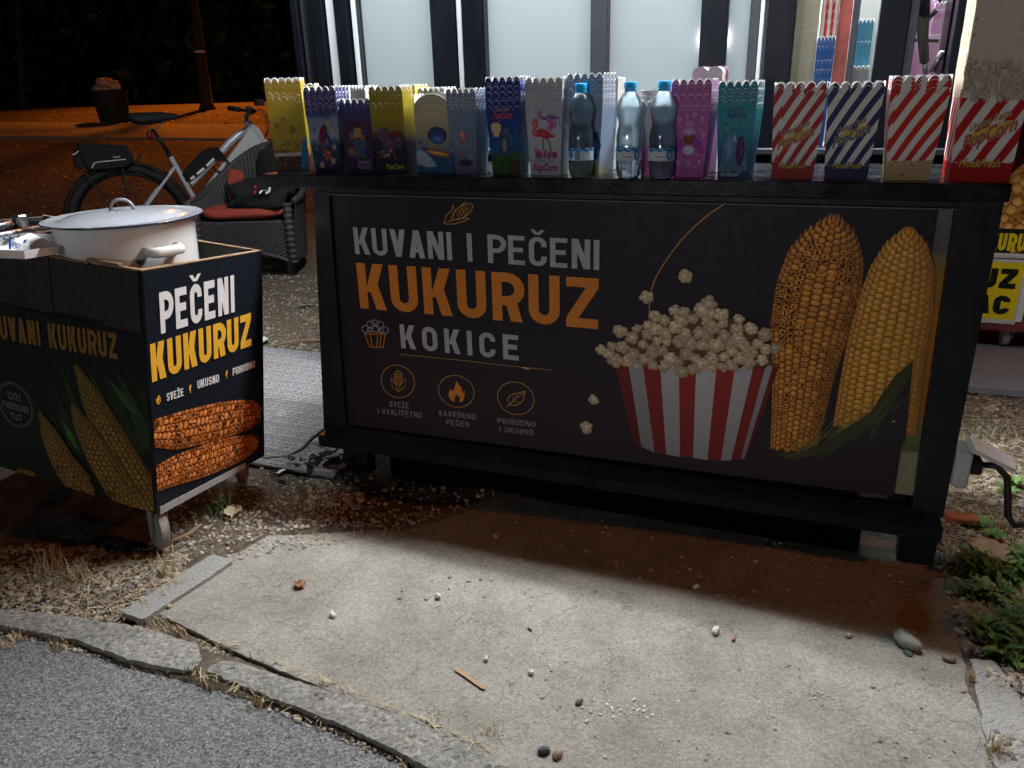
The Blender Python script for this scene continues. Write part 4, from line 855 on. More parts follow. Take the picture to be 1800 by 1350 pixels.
# ------------------------------------------------------------------ popcorn boxes
def box_mat(name, stops, diag=None, noise_amt=.25, nscale=45, spots=None):
    m = bpy.data.materials.new(name); m.use_nodes = True; t = m.node_tree; N = t.nodes; L = t.links; p = N['Principled BSDF']; p.inputs['Roughness'].default_value = .38; p.inputs['Specular IOR Level'].default_value = .2
    uv = N.new('ShaderNodeUVMap'); uv.uv_map = 'UVMap'; sp = N.new('ShaderNodeSeparateXYZ'); L.new(uv.outputs[0], sp.inputs[0])
    nz = N.new('ShaderNodeTexNoise'); nz.inputs['Scale'].default_value = nscale; nz.inputs['Detail'].default_value = 4; L.new(uv.outputs[0], nz.inputs['Vector'])
    md = N.new('ShaderNodeMath'); md.operation = 'MULTIPLY_ADD'; L.new(nz.outputs[0], md.inputs[0]); md.inputs[1].default_value = noise_amt*.2; L.new(sp.outputs[1], md.inputs[2])
    sb = N.new('ShaderNodeMath'); sb.operation = 'SUBTRACT'; L.new(md.outputs[0], sb.inputs[0]); sb.inputs[1].default_value = noise_amt*.1
    cr = N.new('ShaderNodeValToRGB'); e = cr.color_ramp.elements; e[0].position = stops[0][0]; e[0].color = (*stops[0][1], 1); e[1].position = stops[-1][0]; e[1].color = (*stops[-1][1], 1)
    for q, c in stops[1:-1]: x = e.new(q); x.color = (*c, 1)
    out = cr.outputs[0]; L.new(sb.outputs[0], cr.inputs[0])
    if diag:                                       # printed diagonal stripes, colour, period in widths, slope, from v0
        c2, per, slope, v0, v1 = diag
        a = N.new('ShaderNodeMath'); a.operation = 'MULTIPLY_ADD'; L.new(sp.outputs[1], a.inputs[0]); a.inputs[1].default_value = -slope; L.new(sp.outputs[0], a.inputs[2])
        f = N.new('ShaderNodeMath'); f.operation = 'DIVIDE'; L.new(a.outputs[0], f.inputs[0]); f.inputs[1].default_value = per
        f2 = N.new('ShaderNodeMath'); f2.operation = 'FRACT'; L.new(f.outputs[0], f2.inputs[0]); g2 = N.new('ShaderNodeMath'); g2.operation = 'GREATER_THAN'; L.new(f2.outputs[0], g2.inputs[0]); g2.inputs[1].default_value = .5
        lo = N.new('ShaderNodeMath'); lo.operation = 'GREATER_THAN'; L.new(sp.outputs[1], lo.inputs[0]); lo.inputs[1].default_value = v0
        hi = N.new('ShaderNodeMath'); hi.operation = 'LESS_THAN'; L.new(sb.outputs[0], hi.inputs[0]); hi.inputs[1].default_value = v1
        m1 = N.new('ShaderNodeMath'); m1.operation = 'MULTIPLY'; L.new(g2.outputs[0], m1.inputs[0]); L.new(lo.outputs[0], m1.inputs[1])
        m2 = N.new('ShaderNodeMath'); m2.operation = 'MULTIPLY'; L.new(m1.outputs[0], m2.inputs[0]); L.new(hi.outputs[0], m2.inputs[1])
        mx = N.new('ShaderNodeMix'); mx.data_type = 'RGBA'; L.new(m2.outputs[0], mx.inputs['Factor']); L.new(out, mx.inputs['A']); mx.inputs['B'].default_value = (*c2, 1); out = mx.outputs['Result']
    if spots:                                      # speckled print: colour, scale, threshold, v range
        c3, s3, th3, v0, v1 = spots
        vz = N.new('ShaderNodeTexNoise'); vz.inputs['Scale'].default_value = s3; vz.inputs['Detail'].default_value = 3; L.new(uv.outputs[0], vz.inputs['Vector'])
        gt = N.new('ShaderNodeMapRange'); gt.inputs[1].default_value = th3; gt.inputs[2].default_value = th3+.05; L.new(vz.outputs[0], gt.inputs[0])
        lo = N.new('ShaderNodeMath'); lo.operation = 'GREATER_THAN'; L.new(sb.outputs[0], lo.inputs[0]); lo.inputs[1].default_value = v0
        hi = N.new('ShaderNodeMath'); hi.operation = 'LESS_THAN'; L.new(sb.outputs[0], hi.inputs[0]); hi.inputs[1].default_value = v1
        m1 = N.new('ShaderNodeMath'); m1.operation = 'MULTIPLY'; L.new(lo.outputs[0], m1.inputs[0]); L.new(hi.outputs[0], m1.inputs[1])
        m2 = N.new('ShaderNodeMath'); m2.operation = 'MULTIPLY'; L.new(m1.outputs[0], m2.inputs[0]); L.new(gt.outputs[0], m2.inputs[1])
        mx = N.new('ShaderNodeMix'); mx.data_type = 'RGBA'; L.new(m2.outputs[0], mx.inputs['Factor']); L.new(out, mx.inputs['A']); mx.inputs['B'].default_value = (*c3, 1); out = mx.outputs['Result']
    L.new(out, p.inputs['Base Color']); return m
def pbox(wb, wt, db, dt, h, ns, nd, amp=.012, dome=False):
    # tapered open carton with scalloped rims, white cut edge widened to stand for backlit rims, white inside
    mb = MB(); UV = []; T = .0008
    def wid(v): return wb+(wt-wb)*v, db+(dt-db)*v
    for sd in range(4):
        n = ns if sd % 2 == 0 else nd; cols = n*6
        def P(u, v, ins):
            W_, D_ = wid(v); W_ -= 2*ins; D_ -= 2*ins; z = v*h
            if sd == 0: return (-W_/2+W_*u, -D_/2, z)
            if sd == 1: return (W_/2, -D_/2+D_*u, z)
            if sd == 2: return (W_/2-W_*u, D_/2, z)
            return (-W_/2, D_/2-D_*u, z)
        def top(u):
            if dome and sd % 2 == 0: return 1-(amp*3.2/h)*(1-math.sin(math.pi*min(1, max(0, u)))**.5)
            f = u*n-math.floor(min(u*n, n-1e-6)); return 1-(amp/h)*(1-math.sin(math.pi*min(1, max(0, f)))**.6)
        b = len(mb.v); R_ = []
        for i in range(cols+1):
            u = i/cols; tv = top(u); e = .0028/h
            for v, ins in ((0, 0), (tv*.55, 0), (tv-e, 0), (tv, T*1.5), (tv-e*.6, T*2.2), (.03, T*2.2)):
                mb.v.append(P(u, v, ins)); mb.c.append((1,1,1)); UV.append((u, v))
        for i in range(cols):
            for r in range(5):
                mb.f.append((b+i*6+r, b+(i+1)*6+r, b+(i+1)*6+r+1, b+i*6+r+1)); mb.m.append(0 if r < 2 else 1)
    W_, D_ = wb, db; b = len(mb.v)
    mb.v += [(-W_/2,-D_/2,.0),(W_/2,-D_/2,.0),(W_/2,D_/2,.0),(-W_/2,D_/2,.0)]; mb.c += [(1,1,1)]*4; UV += [(0,0)]*4; mb.f.append((b+3,b+2,b+1,b)); mb.m.append(1)
    return mb, UV
ORD = ['topmost','second from top','third from top','fourth from top','fifth from top','sixth from top','seventh from top','eighth from top','ninth from top','tenth from top','eleventh from top','twelfth from top','thirteenth from top','fourteenth from top','fifteenth from top','sixteenth from top','seventeenth from top']
GRP = 'popcorn boxes standing on the counter'
def stack(desc, full, y0, pl, pr, rtop, rfront, bl, br, by, n, m, depth=.058, rz=0.0, ns=5, nd=4, prints=None, amp=.013, dome=False, zbase=ST, group=GRP, pos=None, front_label=None):
    """desc: short name for labels; pixels of the front carton's rim and base in the photograph give its size at depth y0"""
    if pos: cx, wb, wt, h, tot = pos
    else:
        a, b, c_, d = at(bl, by, 1, y0), at(br, by, 1, y0), at(pl, rfront, 1, y0), at(pr, rfront, 1, y0)
        cx = (a.x+b.x)/2; wb = b.x-a.x; wt = d.x-c_.x; h = (c_.z+d.z)/2-zbase; tot = at((pl+pr)/2, rtop, 1, y0).z-zbase
    step = (tot-h)/(n-1) if n > 1 else 0
    dt = depth*max(1.15, min(1.5, wt/wb)); mb, UV = pbox(wb, wt, depth, dt, h, ns, nd, amp, dome)
    me = mb.mesh('popcorn_box', [m, M['white']], uv=UV)
    lean = (dt-depth)/2/h
    root = bpy.data.objects.new('popcorn_box', me); COL.objects.link(root); base = Vector((cx, y0+depth/2+.004, zbase+.0004))
    root.location = base; root.rotation_euler = (0,0,rz); tag(root, front_label or f'{full}, lowest of its stack', 'popcorn box', group)
    if prints:
        fr = lambda u, v, w_: Vector((u*wb, -depth/2-v*h*lean-w_, v*h))
        for nm, fn in prints: 
            p = PR(fr, .0004); fn(p, wt/wb); p.obj(nm, M['gloss'], root)
    for k in range(1, n):
        o = link_copy(root); j = n-1-k; up = k*step
        o.location = base+Vector((random.uniform(-.0005,.0005), random.uniform(-.0004,.0004), up+random.uniform(-.0006,.0006))); o.rotation_euler = (0,0,rz+random.uniform(-.006,.006))
        tag(o, f'{ORD[j]} nested box in the stack of {desc}', 'popcorn box', group)
    return root
rb = random.Random(21)
def brand(cx, cy, sc_, fill, edge, edge2=(.8,.8,.78), rot=0, top=True, mid=None):
    def fn(p, tp):
        if mid: p.ell(cx, cy+.005, .40*sc_, .055*sc_, mid, rot=rot, n=20, lay=.5)
        for off, c, l_ in ((.055, edge2, 1.0), (.034, edge, 2.0), (.006, fill, 3.2)): p.font('PopCorn', cx, cy, .115*sc_, c, width=.84*sc_*(1+off*.6), rot=rot, offset=off, lay=l_)
        if top:
            for off, c, l_ in ((.05, edge, 1.6), (.004, edge2, 2.8)): p.font('Unique Taste', cx-.03*sc_, cy+.105*sc_, .062*sc_, c, width=.64*sc_*(1+off*.6), rot=rot, offset=off, lay=l_)
    return fn
def hot(cx, cy, sc_, fill, edge, rot=0):
    def fn(p, tp):
        for off, c, l_ in ((.05, edge, 1.6), (.006, fill, 2.8)): p.font('Hot&Fresh', cx, cy, .075*sc_, c, width=.74*sc_*(1+off*.6), rot=rot, offset=off, lay=l_)
    return fn
def both(*fns):
    def fn(p, tp):
        for f in fns: f(p, tp)
    return fn
def corns(pts, r=.07, tone=1):
    def fn(p, tp):
        for x, y in pts:                           # popcorn in face units: squash to the face's aspect
            n = 6; a0 = rb.random()*6
            for i in range(n):
                a = a0+6.283*i/n; p.ell(x+r*.5*math.cos(a), y+r*.3*math.sin(a), r*.5, r*.28, (.85*tone,.72*tone,.42*tone), (.5*tone,.33*tone,.14*tone), n=8, lay=1+rb.random())
    return fn
def dots(cols, n, x0, x1, y0, y1, r0, r1):
    pts = [(rb.uniform(x0,x1), rb.uniform(y0,y1), rb.uniform(r0,r1), rb.choice(cols)) for _ in range(n)]
    def fn(p, tp):
        for x, y, r, c in pts: p.ell(x, y, r, r*.55, c, tuple(v*.6 for v in c), n=9, lay=.6+rb.random())
    return fn
def flakes(y0, y1, n):
    def fn(p, tp):
        for _ in range(n):
            x, y = rb.uniform(-.5,.5)*(1+.12*y1), rb.uniform(y0, y1)
            for k in range(4): k2 = rb.uniform(.7,1.05); p.ell(x+rb.uniform(-.03,.03), y+rb.uniform(-.014,.014), rb.uniform(.025,.045), rb.uniform(.010,.018), (.72*k2,.66*k2,.54*k2), (.46*k2,.38*k2,.28*k2), rot=rb.random()*3, n=7, lay=1+rb.random()*2)
            if rb.random() < .4: p.ell(x+.02, y, .012, .006, (.16,.07,.03), n=5, lay=3.2)
    return fn
def hearts(col, pts, s_=.09, t=.014):
    def fn(p, tp):
        for x, y, k in pts:
            H = [(0,-.55),(-.5,0),(-.5,.3),(-.25,.45),(0,.25),(.25,.45),(.5,.3),(.5,0)]; p.line([(x+a*s_*k, y+b*s_*.6*k) for a, b in H], t, col, True)
    return fn
def polys(items):
    def fn(p, tp):
        for pts, col, l_ in items: p.poly(pts, col, l_)
    return fn
def busy(fn, cols, n=46, y0=.06, y1=.72):
    pts = [(rb.uniform(-.46,.46), rb.uniform(y0,y1), rb.uniform(.012,.05), rb.choice(cols), rb.random()*3) for _ in range(n)]
    def g(p, tp):
        for x, y, r, c, a in pts:
            if r > .036: p.line([(x, y), (x+r*1.6*math.cos(a), y+r*math.sin(a)), (x+r*2*math.cos(a+.6), y+r*1.5*math.sin(a+.6))], r*.3, c, lay=.2)
            else: p.ell(x, y, r, r*.6, c, tuple(v*.5 for v in c), n=8, rot=a, lay=.15+r)
        fn(p, tp)
    return g
def flamingo(p, tp):
    P = (.62,.07,.10); D = (.40,.03,.06)
    for k in range(7): p.line([(.05,.80),(.05+.10*k-.15,.86-.02*abs(k-3)+.02),(.12*k-.28+.1,.80-.03*k+.05)], .022, (.05,.12,.30) if k % 2 else (.25,.06,.30))
    for x, y in ((.16,.80),(.24,.74),(.20,.68),(.32,.72),(-.14,.88)): p.ell(x, y, .075, .042, (.60,.20,.46), (.36,.05,.26), n=9, lay=2)
    p.line([(-.30,.72),(-.36,.76),(-.30,.795),(-.22,.77),(-.24,.71),(-.34,.66),(-.38,.61),(-.30,.575),(-.12,.58)], .05, P, lay=3); p.poly([(-.34,.755),(-.40,.745),(-.40,.71),(-.36,.735)], (.05,.03,.03), 3.5)
    p.ell(-.02,.60,.24,.062,P,D,rot=-.12,lay=3); p.poly([(.05,.63),(.38,.565),(.30,.545),(.0,.56)], D, 3.6)
    p.line([(-.05,.56),(-.02,.48),(-.06,.36)], .02, (.10,.03,.04), lay=3); p.line([(.05,.56),(.16,.47),(.22,.36)], .02, (.10,.03,.04), lay=3)
    for i in range(22): p.ell(rb.uniform(-.40,.38), rb.uniform(.27,.36), .055, .032, rb.choice([(.45,.04,.10),(.30,.06,.30),(.05,.12,.25),(.50,.10,.25),(.60,.05,.04)]), None, n=8, lay=1+rb.random()*2)
def wave(p, tp):
    p.poly([(-.5,.36),(-.3,.45),(0,.38),(.2,.28),(.52,.34),(.5,.02),(-.5,.02)], (.03,.09,.20), .6); p.poly([(-.5,.36),(-.36,.40),(-.1,.26),(.05,.12),(-.2,.10),(-.5,.16)], (.30,.42,.50), 1.2)
    p.ell(.10,.33,.36,.05,(.55,.24,.05),(.30,.09,.02),rot=-.12,n=18,lay=2); p.ell(.10,.335,.26,.018,(.70,.50,.16),None,rot=-.12,n=14,lay=2.6)
    for k in range(6): p.line([(-.36,.47),(-.36+.12*math.cos(.5+k*.45),.50+.06*math.sin(.5+k*.45))], .02, (.06,.16,.22))
    p.ell(.10,.62,.26,.14,(.03,.06,.20),(.02,.04,.12),n=22,lay=.8); p.ell(.10,.56,.18,.07,(.10,.20,.40),(.04,.08,.22),n=18,lay=1.4)
def clouds(p, tp):
    for i in range(12): p.ell(rb.uniform(-.4,.4), rb.uniform(.25,.6), rb.uniform(.12,.26), rb.uniform(.04,.08), (.20,.27,.36), (.14,.20,.29), n=12, lay=.4+rb.random())
    p.ell(-.02,.56,.24,.12,(.42,.20,.22),(.26,.10,.13),n=20,lay=2); p.ell(-.05,.60,.12,.05,(.55,.32,.34),(.42,.20,.22),n=14,lay=2.6); p.ell(0,.70,.20,.045,(.15,.28,.42),(.12,.22,.34),n=14,lay=2.2)
    p.ell(.05,.17,.34,.055,(.035,.04,.07),(.05,.06,.09),n=14,lay=1.5)
def meadow(p, tp):
    p.poly([(-.5,.02),(-.5,.22),(-.1,.26),(.25,.30),(.54,.36),(.5,.02)], (.03,.10,.03), .6)
    p.poly([(.12,.02),(.12,.16),(.30,.22),(.5,.20),(.5,.02)], (.07,.045,.015), 1); corns([(-.28,.62),(-.22,.68),(-.34,.68)], .14)(p, tp)
    p.ell(.02,.44,.15,.16,(.10,.12,.15),(.06,.07,.09),n=18,lay=1.2); p.ell(.0,.43,.08,.10,(.26,.27,.29),(.18,.19,.21),n=14,lay=1.8); p.ell(.08,.63,.12,.06,(.12,.14,.17),(.07,.08,.1),n=14,lay=1.4)
def petals(p, tp):
    for k in range(6): a = k*1.047; p.ell(.32+.16*math.cos(a), .42+.12*math.sin(a), .13, .095, (.035,.085,.24), (.025,.06,.18), n=12, lay=1+k*.1)
    p.ell(.32,.42,.11,.08,(.40,.45,.52),(.25,.32,.42),n=14,lay=2.2); p.poly([(-.5,.02),(-.5,.13),(.5,.16),(.5,.02)], (.40,.38,.10), .6)
def wings(p, tp):
    for s_ in (-1, 1):
        for k in range(5): p.ell(s_*(.22+.045*k), .52-.035*k, .17-.015*k, .035, (.26,.03,.30), (.42,.08,.45), rot=s_*(.5-.18*k), n=10, lay=1+k*.2)
    p.ell(0,.40,.20,.07,(.70,.70,.72),(.48,.50,.55),n=18,lay=2.4); p.ell(0,.58,.20,.10,(.30,.09,.06),(.18,.05,.035),n=18,lay=2.6); p.ell(0,.67,.22,.06,(.62,.48,.66),(.50,.25,.50),n=16,lay=3)
    p.line([(.12*math.cos(i*.5),.78+.022*math.sin(i*.5)) for i in range(13)], .014, (.7,.55,.7))
def peaks(p, tp):
    p.poly([(-.5,.08),(-.28,.48),(-.16,.36),(.0,.60),(.18,.34),(.32,.46),(.5,.10)], (.10,.22,.34), .6); p.poly([(-.08,.48),(.0,.60),(.09,.46),(.02,.50)], (.40,.50,.56), 1.2); p.poly([(-.33,.38),(-.28,.48),(-.22,.41),(-.28,.42)], (.40,.50,.56), 1.2)
    p.ell(-.16,.40,.13,.22,(.22,.40,.58),(.08,.20,.38),n=18,lay=1.6); p.ell(.2,.36,.14,.20,(.16,.03,.16),(.05,.03,.12),n=18,lay=1.7)
    for i in range(90): p.ell(rb.uniform(-.48,.48), rb.uniform(.05,.85), .008, .005, (.6,.75,.8), n=5, lay=2.4)
def facet(p, tp):
    for i in range(9):
        x, y = rb.uniform(-.42,.30), rb.uniform(.22,.72); c = rb.choice([(.20,.03,.02),(.26,.10,.02),(.03,.05,.14),(.06,.10,.20),(.12,.03,.08)]); p.poly([(x,y),(x+.2,y+.01),(x+.19,y+.11),(x-.01,y+.10)], c, .6+rb.random())
    p.poly([(-.12,.52),(.14,.53),(.14,.68),(-.12,.67)], (.32,.20,.06), 2); p.poly([(-.14,.66),(.16,.67),(.15,.74),(-.13,.73)], (.05,.025,.015), 2.3); p.poly([(-.22,.22),(.24,.22),(.16,.5),(-.14,.5)], (.05,.08,.12), 1.9)
def comet(p, tp):
    S = [(.05+(.20 if i % 2 else .09)*math.cos(i*.63), .28+(.10 if i % 2 else .05)*math.sin(i*.63)) for i in range(10)]; p.poly(S, (.36,.22,.03), 1); p.ell(.03,.28,.20,.04,(.28,.03,.02),None,rot=-.5,lay=1.6)
    p.ell(-.02,.60,.20,.12,(.22,.02,.03),(.09,.012,.03),rot=.6,n=16,lay=1.2); p.ell(.18,.52,.24,.06,(.03,.04,.14),None,rot=-.7,n=14,lay=1.4); corns([(.22,.76),(.33,.66),(.34,.40),(.25,.18),(-.2,.12)], .09, .6)(p, tp)
def sponge(p, tp):
    for x, y, rx in ((-.32,.66,.08),(-.12,.74,.06),(.14,.60,.11),(-.05,.40,.07),(.22,.36,.08),(-.3,.30,.06)): p.ell(x, y, rx, rx*.6, (.16,.11,.015), (.22,.16,.02), n=12)
    p.poly([(-.5,.22),(.5,.22),(.5,.27),(-.5,.27)], (.5,.5,.46), 1); p.poly([(.26,.02),(.5,.02),(.54,.52),(.38,.42)], (.02,.16,.34), 1.5)
P_ = lambda *a: list(a)
stops = lambda *a: [(q, c) for q, c in a]
bm = {
 'yellow': box_mat('yellow_carton', stops((0,(.06,.012,.010)),(.22,(.07,.014,.012)),(.24,(.34,.22,.012)),(1,(.42,.30,.02))), nscale=9),
 'green': box_mat('green_carton', stops((0,(.30,.16,.03)),(.25,(.05,.42,.60)),(.5,(.03,.40,.55)),(.62,(.34,.62,.30)),(1,(.34,.55,.16))), noise_amt=.8, nscale=6),
 'purple': box_mat('purple_carton', stops((0,(.010,.012,.040)),(.4,(.015,.025,.075)),(.55,(.22,.26,.33)),(.82,(.16,.19,.28)),(.9,(.03,.05,.16)),(1,(.07,.03,.15))), noise_amt=.6, nscale=5),
 'indigo': box_mat('indigo_carton', stops((0,(.018,.010,.045)),(.4,(.03,.015,.05)),(.7,(.05,.02,.05)),(.9,(.035,.04,.15)),(1,(.05,.05,.18))), noise_amt=.9, nscale=5),
 'olive': box_mat('olive_carton', stops((0,(.008,.010,.020)),(.45,(.012,.014,.028)),(.6,(.20,.15,.012)),(1,(.32,.25,.016))), noise_amt=.8, nscale=7),
 'sand': box_mat('sand_carton', stops((0,(.02,.03,.07)),(.2,(.05,.10,.2)),(.45,(.22,.20,.17)),(.7,(.36,.30,.19)),(1,(.46,.40,.26))), noise_amt=.5, nscale=5),
 'cloud': box_mat('cloud_carton', stops((0,(.10,.09,.16)),(.2,(.13,.15,.23)),(.6,(.13,.19,.27)),(1,(.17,.23,.31))), noise_amt=.8, nscale=5),
 'blue': box_mat('blue_carton', stops((0,(.015,.05,.02)),(.25,(.02,.08,.08)),(.4,(.012,.08,.24)),(.8,(.014,.035,.20)),(1,(.012,.03,.22))), noise_amt=.5, nscale=6),
 'pale': box_mat('pale_carton', stops((0,(.42,.43,.46)),(.6,(.46,.46,.50)),(1,(.36,.37,.42))), nscale=6),
 'slate': box_mat('slate_carton', stops((0,(.36,.36,.12)),(.15,(.28,.36,.44)),(.7,(.24,.32,.44)),(1,(.20,.28,.40))), noise_amt=.5, nscale=6),
 'pink': box_mat('pink_carton', stops((0,(.62,.14,.36)),(.4,(.60,.16,.36)),(.5,(.45,.50,.58)),(1,(.50,.52,.58))), nscale=7),
 'orchid': box_mat('orchid_carton', stops((0,(.48,.10,.38)),(.5,(.50,.13,.40)),(1,(.44,.10,.36))), noise_amt=.4, nscale=7),
 'teal': box_mat('teal_carton', stops((0,(.012,.05,.14)),(.35,(.02,.14,.28)),(.75,(.03,.30,.36)),(1,(.02,.26,.32))), noise_amt=.6, nscale=7, spots=((.5,.7,.75),95,.66,0,.7)),
 'red': box_mat('red_stripe_carton', stops((0,(.34,.012,.010)),(.15,(.34,.012,.010)),(.155,(.74,.73,.70)),(1,(.74,.73,.70))), diag=((.42,.014,.012),.28,1.1,.155,2), noise_amt=.0, spots=((.62,.42,.16),70,.64,0,.13)),
 'navy': box_mat('navy_stripe_carton', stops((0,(.010,.022,.085)),(.15,(.010,.022,.085)),(.155,(.72,.71,.68)),(1,(.72,.71,.68))), diag=((.010,.028,.115),.28,1.1,.155,2), noise_amt=.0, spots=((.55,.45,.25),70,.66,0,.13)),
 'redcorn': box_mat('red_stripe_popcorn_carton', stops((0,(.48,.30,.12)),(.17,(.60,.42,.20)),(.21,(.58,.40,.18)),(.215,(.76,.74,.68)),(1,(.76,.74,.68))), diag=((.55,.022,.016),.29,1.1,.215,2), noise_amt=.16, nscale=14, spots=((.20,.05,.02),26,.58,0,.2)),
 'big': box_mat('tall_red_stripe_carton', stops((0,(.42,.012,.010)),(.155,(.42,.012,.010)),(.16,(.74,.72,.68)),(.66,(.74,.72,.68)),(.70,(.68,.60,.47)),(1,(.66,.56,.42))), diag=((.46,.014,.012),.32,1.1,.16,.68), noise_amt=.14, nscale=16, spots=((.42,.10,.06),9,.64,.72,2)),
 'cream': box_mat('cream_carton', stops((0,(.62,.58,.44)),(1,(.66,.60,.44))), spots=((.45,.05,.04),40,.62,.2,1)),
 'redwhite': box_mat('red_white_carton', stops((0,(.7,.68,.64)),(1,(.7,.68,.64))), diag=((.52,.02,.03),.36,.05,0,2), noise_amt=0),
 'royal': box_mat('royal_blue_carton', stops((0,(.03,.14,.48)),(1,(.04,.17,.52))), nscale=30, noise_amt=.3),
 'whitebox': box_mat('white_carton', stops((0,(.66,.68,.66)),(1,(.70,.72,.70))), nscale=6), 'sky': box_mat('sky_blue_carton', stops((0,(.12,.42,.62)),(1,(.14,.46,.66))), nscale=6),
 'rose': box_mat('rose_carton', stops((0,(.62,.26,.50)),(1,(.66,.30,.55))), nscale=20), 'bright': box_mat('bright_yellow_carton', stops((0,(.75,.62,.03)),(1,(.8,.70,.03))), nscale=9)}
PUR = (.20,.03,.22); LIL = (.62,.56,.72)
stack('yellow spotted boxes', 'yellow popcorn box with brown spots and white band', .075, 468,520,136,178, 484,531,299, 14, bm['yellow'], rz=.42, prints=P_(('spot_print', busy(sponge, [(.30,.20,.02),(.55,.45,.06),(.22,.15,.02)]))))
stack('green and cyan boxes', 'green and cyan popcorn box beside the yellow stack', .135, 513,556,146,188, 522,556,296, 13, bm['green'], depth=.05, rz=.35, ns=4, prints=P_(('bubble_print', dots([(.7,.7,.6),(.55,.16,.3),(.6,.4,.03)], 10, -.4,.4,.1,.5,.03,.09))))
stack('purple comet boxes', 'purple and grey popcorn box with red comet shapes', .060, 542,599,151,190, 554,599,301, 9, bm['purple'], prints=P_(('comet_print', busy(comet, [(.10,.12,.25),(.30,.32,.40),(.06,.05,.16),(.35,.05,.05)]))))
stack('indigo block boxes', 'indigo popcorn box with red and orange block pattern', .056, 600,657,173,184, 611,658,302, 4, bm['indigo'], prints=P_(('block_print', busy(facet, [(.12,.04,.16),(.05,.08,.22),(.25,.06,.05),(.08,.04,.10)])), ('brand_lettering', brand(.13,.10,.62,(.06,.02,.16),LIL,PUR))))
stack('olive yellow boxes', 'olive yellow popcorn box with dark lower half and popcorn', .050, 658,717,150,187, 661,716,304, 6, bm['olive'], prints=P_(('toy_print', both(dots([(.25,.03,.03),(.06,.08,.16),(.22,.18,.12),(.03,.05,.03),(.20,.08,.14)], 26, -.4,.42,.38,.66,.04,.10), dots([(.10,.07,.16)], 1, 0,.01,.46,.47,.24,.25), dots([(.35,.30,.22),(.30,.05,.04)], 12, -.35,.4,.24,.36,.03,.06))), ('brand_lettering', brand(.12,.11,.66,(.62,.52,.05),(.03,.02,.02),(.03,.02,.02),top=False))))
stack('sandy domed boxes', 'sandy popcorn box with domed rim and orange surfboard print', .058, 730,793,164,196, 734,798,305, 8, bm['sand'], dome=True, amp=.011, prints=P_(('surf_print', busy(wave, [(.55,.48,.30),(.10,.22,.35),(.40,.32,.18)]))))
stack('grey blue cloud boxes', 'grey blue popcorn box with clouds and a pink balloon', .056, 789,845,154,187, 801,840,305, 7, bm['cloud'], rz=-.12, prints=P_(('cloud_print', busy(clouds, [(.28,.34,.42),(.10,.14,.24),(.38,.30,.36)]))))
stack('royal blue meadow boxes', 'royal blue popcorn box with green meadow along its base', .054, 856,920,134,185, 866,914,307, 11, bm['blue'], rz=-.06, prints=P_(('meadow_print', busy(meadow, [(.05,.14,.36),(.03,.10,.06),(.10,.22,.40)])), ('brand_lettering', brand(-.02,.86,.80,(.40,.02,.04),(.62,.35,.40),(.30,.03,.05)))))
stack('white flamingo boxes', 'white popcorn box with a pink flamingo and flowers', .052, 922,989,135,185, 933,985,309, 10, bm['pale'], rz=-.05, prints=P_(('flamingo_print', flamingo), ('brand_lettering', brand(0,.12,.95,(.46,.04,.20),(.10,.02,.10),(.66,.60,.68)))))
stack('slate blue petal boxes', 'slate blue popcorn box with dark blue flower petals', .066, 998,1068,128,180, 1008,1057,311, 11, bm['slate'], rz=-.20, prints=P_(('petal_print', both(busy(petals, [(.34,.42,.52),(.14,.22,.36),(.45,.40,.15)]), hearts((.16,.22,.32), [(-.2,.7,1),(.1,.84,.8),(.3,.7,.7)])))))
stack('pink striped boxes', 'small pink and grey popcorn box between two water bottles', .070, 1120,1182,176,190, 1126,1176,309, 2, bm['pink'], prints=P_(('heart_print', both(hearts((.30,.02,.10), [(.0,.62,1.6),(.2,.34,1),(-.2,.34,1)], t=.03), brand(0,.18,.8,(.30,.02,.22),(.6,.5,.6),(.4,.1,.3))))))
stack('orchid pink boxes', 'orchid pink popcorn box with white hearts and purple wings', .050, 1183,1256,138,190, 1184,1237,314, 9, bm['orchid'], rz=-.10, prints=P_(('heart_print', hearts((.72,.55,.72), [(-.34,.84,1.3),(-.1,.88,1.1),(.16,.9,1.2),(.4,.84,1.2),(-.4,.36,1.1),(.42,.36,1.2),(-.36,.2,1.3),(.36,.22,1.1),(.0,.2,1.3),(-.44,.64,.9),(.46,.62,1)])), ('wing_print', busy(wings, [(.62,.30,.52),(.40,.06,.34),(.70,.45,.62)])), ('brand_lettering', brand(0,.11,.6,(.40,.05,.30),(.6,.5,.6),(.35,.06,.3)))))
stack('teal snow boxes', 'teal popcorn box with snowy blue peaks', .048, 1262,1334,141,180, 1263,1317,316, 7, bm['teal'], rz=-.14, prints=P_(('peak_print', busy(peaks, [(.05,.24,.36),(.25,.45,.52),(.02,.12,.26)])), ('brand_lettering', both(brand(.02,.84,.72,(.03,.03,.20),(.30,.42,.66),(.02,.03,.16)), hot(-.1,.05,.8,(.55,.68,.75),(.03,.10,.2))))))
RB = (.42,.05,.03); YL = (.62,.50,.10); LB = (.62,.54,.34)
stack('plain red striped boxes', 'red and white striped popcorn box left of the navy one', .044, 1354,1448,143,157, 1355,1428,318, 3, bm['red'], prints=P_(('brand_lettering', both(brand(0,.47,1.0,RB,LB,(.25,.06,.03),rot=.20,mid=(.66,.46,.08)), hot(-.02,.155,.9,YL,(.22,.03,.02))))))
stack('navy striped boxes', 'navy and white striped popcorn box', .042, 1453,1553,143,149, 1448,1523,319, 2, bm['navy'], prints=P_(('brand_lettering', both(brand(.02,.48,1.0,(.02,.05,.16),LB,(.02,.03,.10),rot=.20,mid=(.66,.46,.08)), hot(.0,.155,.9,YL,(.02,.03,.08))))))
